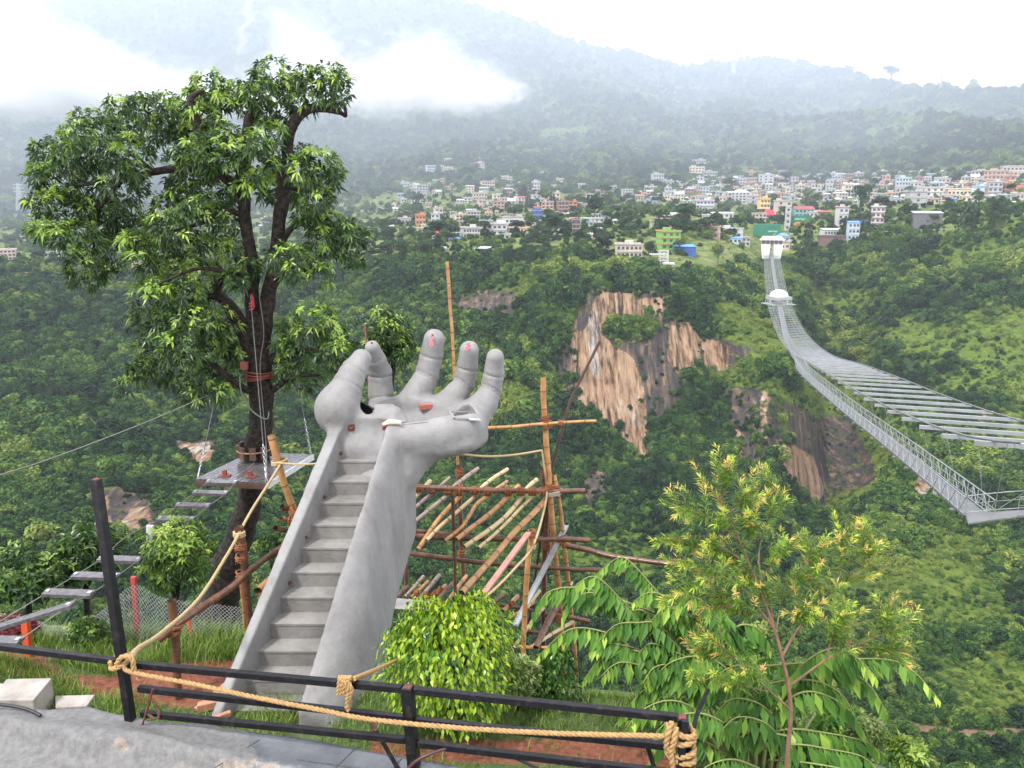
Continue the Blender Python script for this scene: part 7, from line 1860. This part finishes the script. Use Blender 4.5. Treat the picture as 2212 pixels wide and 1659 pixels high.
def hoarding(x0, x1, y0, y1, Y, label, texts, oval=None, post=True):
    s = px_size(Y, y0); c = V((x0+x1)/2, (y0+y1)/2, Y); W, H = (x1-x0)*s, (y1-y0)*s; base = Vector((c.x, c.y, c.z-H/2-2))
    r = thing('hoarding', base, label, 'hoarding'); ux, uz = Vector((1, .12, 0)).normalized(), Vector((0,0,1)); uy = uz.cross(ux)
    b = MB(); b.box(c, (W, .5, H), axes=(ux, uy, uz)); b.build('panel', GRN, r)
    b = MB(); b.box(c+uz*(H/2+.12), (W+.3, .7, .3), axes=(ux, uy, uz)); b.build('top_rail', mat('hoarding_edge', (.10,.30,.18), None, 1, .6, 0), r)
    for sx in (-1, 1): b = MB(); b.bar(c+ux*sx*W*.4+uy*.5-uz*H*.5+uz*-5, c+ux*sx*W*.4+uy*.5+uz*H*.4, .35); b.build('post', BSTEEL, r)
    if oval:
        ox, oy, ow, oh = oval; b = MB(); oc = c+ux*ox*W-uy*.28+uz*oy*H
        n = 24; b.add([oc+ux*math.cos(a*2*math.pi/n)*ow*W/2+uz*math.sin(a*2*math.pi/n)*oh*H/2 for a in range(n)]+[oc-uy*.05+ux*math.cos(a*2*math.pi/n)*ow*W/2+uz*math.sin(a*2*math.pi/n)*oh*H/2 for a in range(n)], [tuple(range(n, 2*n))]+[(a, (a+1)%n, n+(a+1)%n, n+a) for a in range(n)]); b.build('yellow_oval', YEL, r)
        b = MB(); b.add([oc-uy*.09+ux*math.cos(a*2*math.pi/n)*ow*W*.3+uz*math.sin(a*2*math.pi/n)*oh*H*.26 for a in range(n)], [tuple(range(n)), tuple(range(n-1,-1,-1))]); b.build('oval_core', wall_m('orange'), r)
    for tx, u, z, sz in texts:
        v, f = text_mesh(tx, sz*H)
        pos = np.array([tuple(c+ux*(u*W+p[0])+uz*(z*H+p[1])-uy*(.30+p[2])) for p in v]); mesh_obj('lettering', pos, f, LET, r)
hoarding(1626,1688,485,509,640,'dark green hoarding with white lettering directly behind the bridge gatehouse',[('एसियन पेन्ट्स', .20, -.14, .30), ('पर्वत', .27, -.38, .2)])
hoarding(1706,1754,466,491,668,'dark green hoarding with white lettering and a yellow oval, right of the gatehouse',[('एसियन पेन्ट्स', -.06, .18, .34)], (-.13, -.22, .42, .36))

# lattice towers
def lattice(px, y0, y1, Y, w0, w1, m, label, cat, name='pylon', arms=0, r=.12):
    p0 = V(px, y1, Y); h = (y1-y0)*px_size(Y, y1); b = MB(); L = 8
    C = lambda k, q: p0 + Vector((((-1, 1, 1, -1)[q])*(w0+(w1-w0)*k/L)/2, ((-1, -1, 1, 1)[q])*(w0+(w1-w0)*k/L)/2, h*k/L))
    for q in range(4):
        b.tube([C(0, q)-Vector((0,0,3)), C(L, q)], r*1.3, 4)
        for k in range(L): b.tube([C(k, q), C(k+1, (q+1)%4)], r, 4, 0, False); b.tube([C(k+1, q), C(k, (q+1)%4)], r, 4, 0, False); b.tube([C(k+1, q), C(k+1, (q+1)%4)], r, 4, 0, False)
    for k in range(arms): z = h*(1-.12*(k+.4)); b.bar(p0+Vector((-w0*.75,0,z)), p0+Vector((w0*.75,0,z)), r*3)
    return tag(b.build(name, m), label, cat)
LATM = mat('lattice_grey', (.40,.42,.44), (.32,.34,.36), 1, .6, 0); LATW = mat('lattice_white', (.48,.48,.48), (.4,.4,.4), 1, .5, 0)
t0 = T(46, 456); lattice(46, 398, 456, t0.y if t0 else 1050, 9, 1.6, LATM, 'grey lattice power pylon at the far left below the cloud', 'pylon', arms=3, r=.28)
t0 = T(1584, 162); lattice(1584, 133, 162, t0.y if t0 else 2200, 12, 2, LATM, 'faint lattice pylon on the far ridge above the village', 'pylon', arms=3, r=.5)
t0 = T(2032, 186); lattice(2032, 158, 186, t0.y if t0 else 1600, 3, 1.2, LATM, 'thin mast on the right-hand ridge near the lone spreading tree', 'mast', arms=1, r=.3)
wt = thing('steel_tower', V(1438, 594, 466), 'white steel lattice lookout tower on the gorge rim below the green hotel', 'tower')
def lat_part(px, y0, y1, Y, w_, nm):
    p0 = V(px, y1, Y); h = (y1-y0)*px_size(Y, y1); b = MB(); L = 4
    C = lambda k, q: p0 + Vector(((-1, 1, 1, -1)[q]*w_/2, (-1, -1, 1, 1)[q]*w_/2, h*k/L))
    for q in range(4):
        b.bar(C(0, q)-Vector((0,0,1.5)), C(L, q), .32)
        for k in range(L): b.bar(C(k, q), C(k+1, (q+1)%4), .18); b.bar(C(k+1, q), C(k+1, (q+1)%4), .22)
    return b.build(nm, LATW, wt)
lat_part(1443, 570, 594, 466, 4.0, 'lower_frame'); lat_part(1433, 541, 570, 470, 4.6, 'upper_frame')
b = MB(); p = V(1444, 569, 466); b.box(p, (6.5,5,.9)); b.build('landing', LATW, wt)
b = MB(); p = V(1420, 549, 474); b.box(p, (9,4,.5)); b.build('gangway', LATW, wt)

# single trees that stand out
TREES = [(1200,516,462,28,.05,'tall_dark','tall dark spreading tree rising above the rim forest in mid picture'),(1856,474,400,23,.3,'slender','tall slender tree standing alone among the right-hand houses'),(866,566,514,21,.30,'bamboo','drooping bamboo clump on the plateau edge, left of the field shed'),(917,560,520,19,.3,'bamboo','second drooping bamboo clump, nearer the field shed'),
 (1550,574,527,16,.85,'lime','light green tree at the rim between the blue shed and the gatehouse'),(1585,627,594,18,.85,'lime','light green tree on the slope below the rim, left of the bridge'),(952,520,476,36,.05,'round','dark round tree group below the long white block'),(1284,478,420,25,.05,'round','dark round tree on the wooded gap above the dark brick house'),
 (1924,166,119,21,.1,'umbrella','lone umbrella-shaped tree on the right-hand skyline'),(1478,500,470,18,.3,'bamboo','bamboo clump on the slope behind the long low building'),(1405,560,520,17,.2,'round','dark tree close against the long low building'),(1455,508,472,16,.3,'bamboo','bamboo clump above the broad tan block'),
 (1900,560,520,22,.4,'round','rounded tree on the rim under the stacked blue stall'),(2010,560,505,26,.25,'round','dark rounded tree below the dark hall'),(2090,520,440,30,.3,'bamboo','large bamboo clump right of the dark hall'),(2150,500,430,30,.3,'bamboo','tall bamboo clump on the rim near the right edge'),(1740,560,500,16,.35,'bamboo','bamboo tree by the second green hoarding'),(1300,560,500,24,.1,'round','dark tree on the rim left of the long low building'),(1760,640,560,30,.3,'round','big grey-green tree on the slope right of the bridge')]
for px, yb, yt, rpx, ti, kd, lab in TREES:
    p = T(px, yb)
    if kd == 'umbrella': p = next((q for q in (T(px, yb+d) for d in (3, 6, 10, 14, 20, 28)) if q is not None), V(px, yb, 1800)); p = Vector((p.x, p.y, p.z-1))
    if p is None: continue
    s = px_size(p.y, yb); h = (yb-yt)*s
    tree_thing(p, h, rpx*s, crown_arrays(100+px, 700, {'umbrella': .85, 'bamboo': 1.2}.get(kd, 1.0), 12 if kd != 'slender' else 8, .13, .35 if kd == 'bamboo' else 0), lab, None, ti, .075 if kd == 'umbrella' else .035, name={'bamboo': 'bamboo_clump'}.get(kd, 'tree'), cat='tree', tz=h*(.6 if kd == 'umbrella' else .45))
vk = np.nonzero((SCT['vil'] > .5) & (SCT['px'] > 20) & (SCT['px'] < 2190) & (SCT['py'] > 385))[0]
vk = vk[np.argsort(-size[vk]/SCT['y'][vk])][:150]
protos_ = []
for k_, q in enumerate(vk):
    p = Vector((SCT['x'][q], SCT['y'][q], SCT['z'][q])); sc = float(size[q])*1.15
    if len(protos_) < 6:
        r, cr = tree_thing(p, sc*2.0, sc, CA[k_ % 4], 'single green tree standing among the terraces and houses of the village', 'village trees', [.3, .55, .8, .3, .55, .1][k_], .05, name='village_tree'); protos_.append((r, sc))
    else:
        r, s0 = protos_[k_ % 6]; c = r.copy(); COL.objects.link(c); c.location = p; c.scale = (sc/s0,)*3; c.rotation_euler.z = random.uniform(0, 6.28)
        for ch in r.children: d = ch.copy(); COL.objects.link(d); d.parent = c
# boulder by the lower path
p = T(2075, 1652)
if p is not None:
    v, f = [], []
    bm = bmesh.new(); bmesh.ops.create_icosphere(bm, subdivisions=3, radius=1.0)
    for x in bm.verts: n_ = 1+.28*float(vnoise(x.co.x*1.6, x.co.y*1.6, x.co.z*1.6, 3)); x.co = Vector((x.co.x*1.3*n_, x.co.y*n_, x.co.z*.9*n_))*.95 + p + Vector((0,0,.5))
    o = mesh_obj('boulder', [tuple(x.co) for x in bm.verts], [tuple(v.index for v in fc.verts) for fc in bm.faces], mat('tan_boulder', (.46,.33,.24), (.33,.23,.17), .9, .9, .6, .1), smooth=True); bm.free()
    tag(o, 'tan boulder on the gorge slope below the dirt path at bottom right', 'boulder')
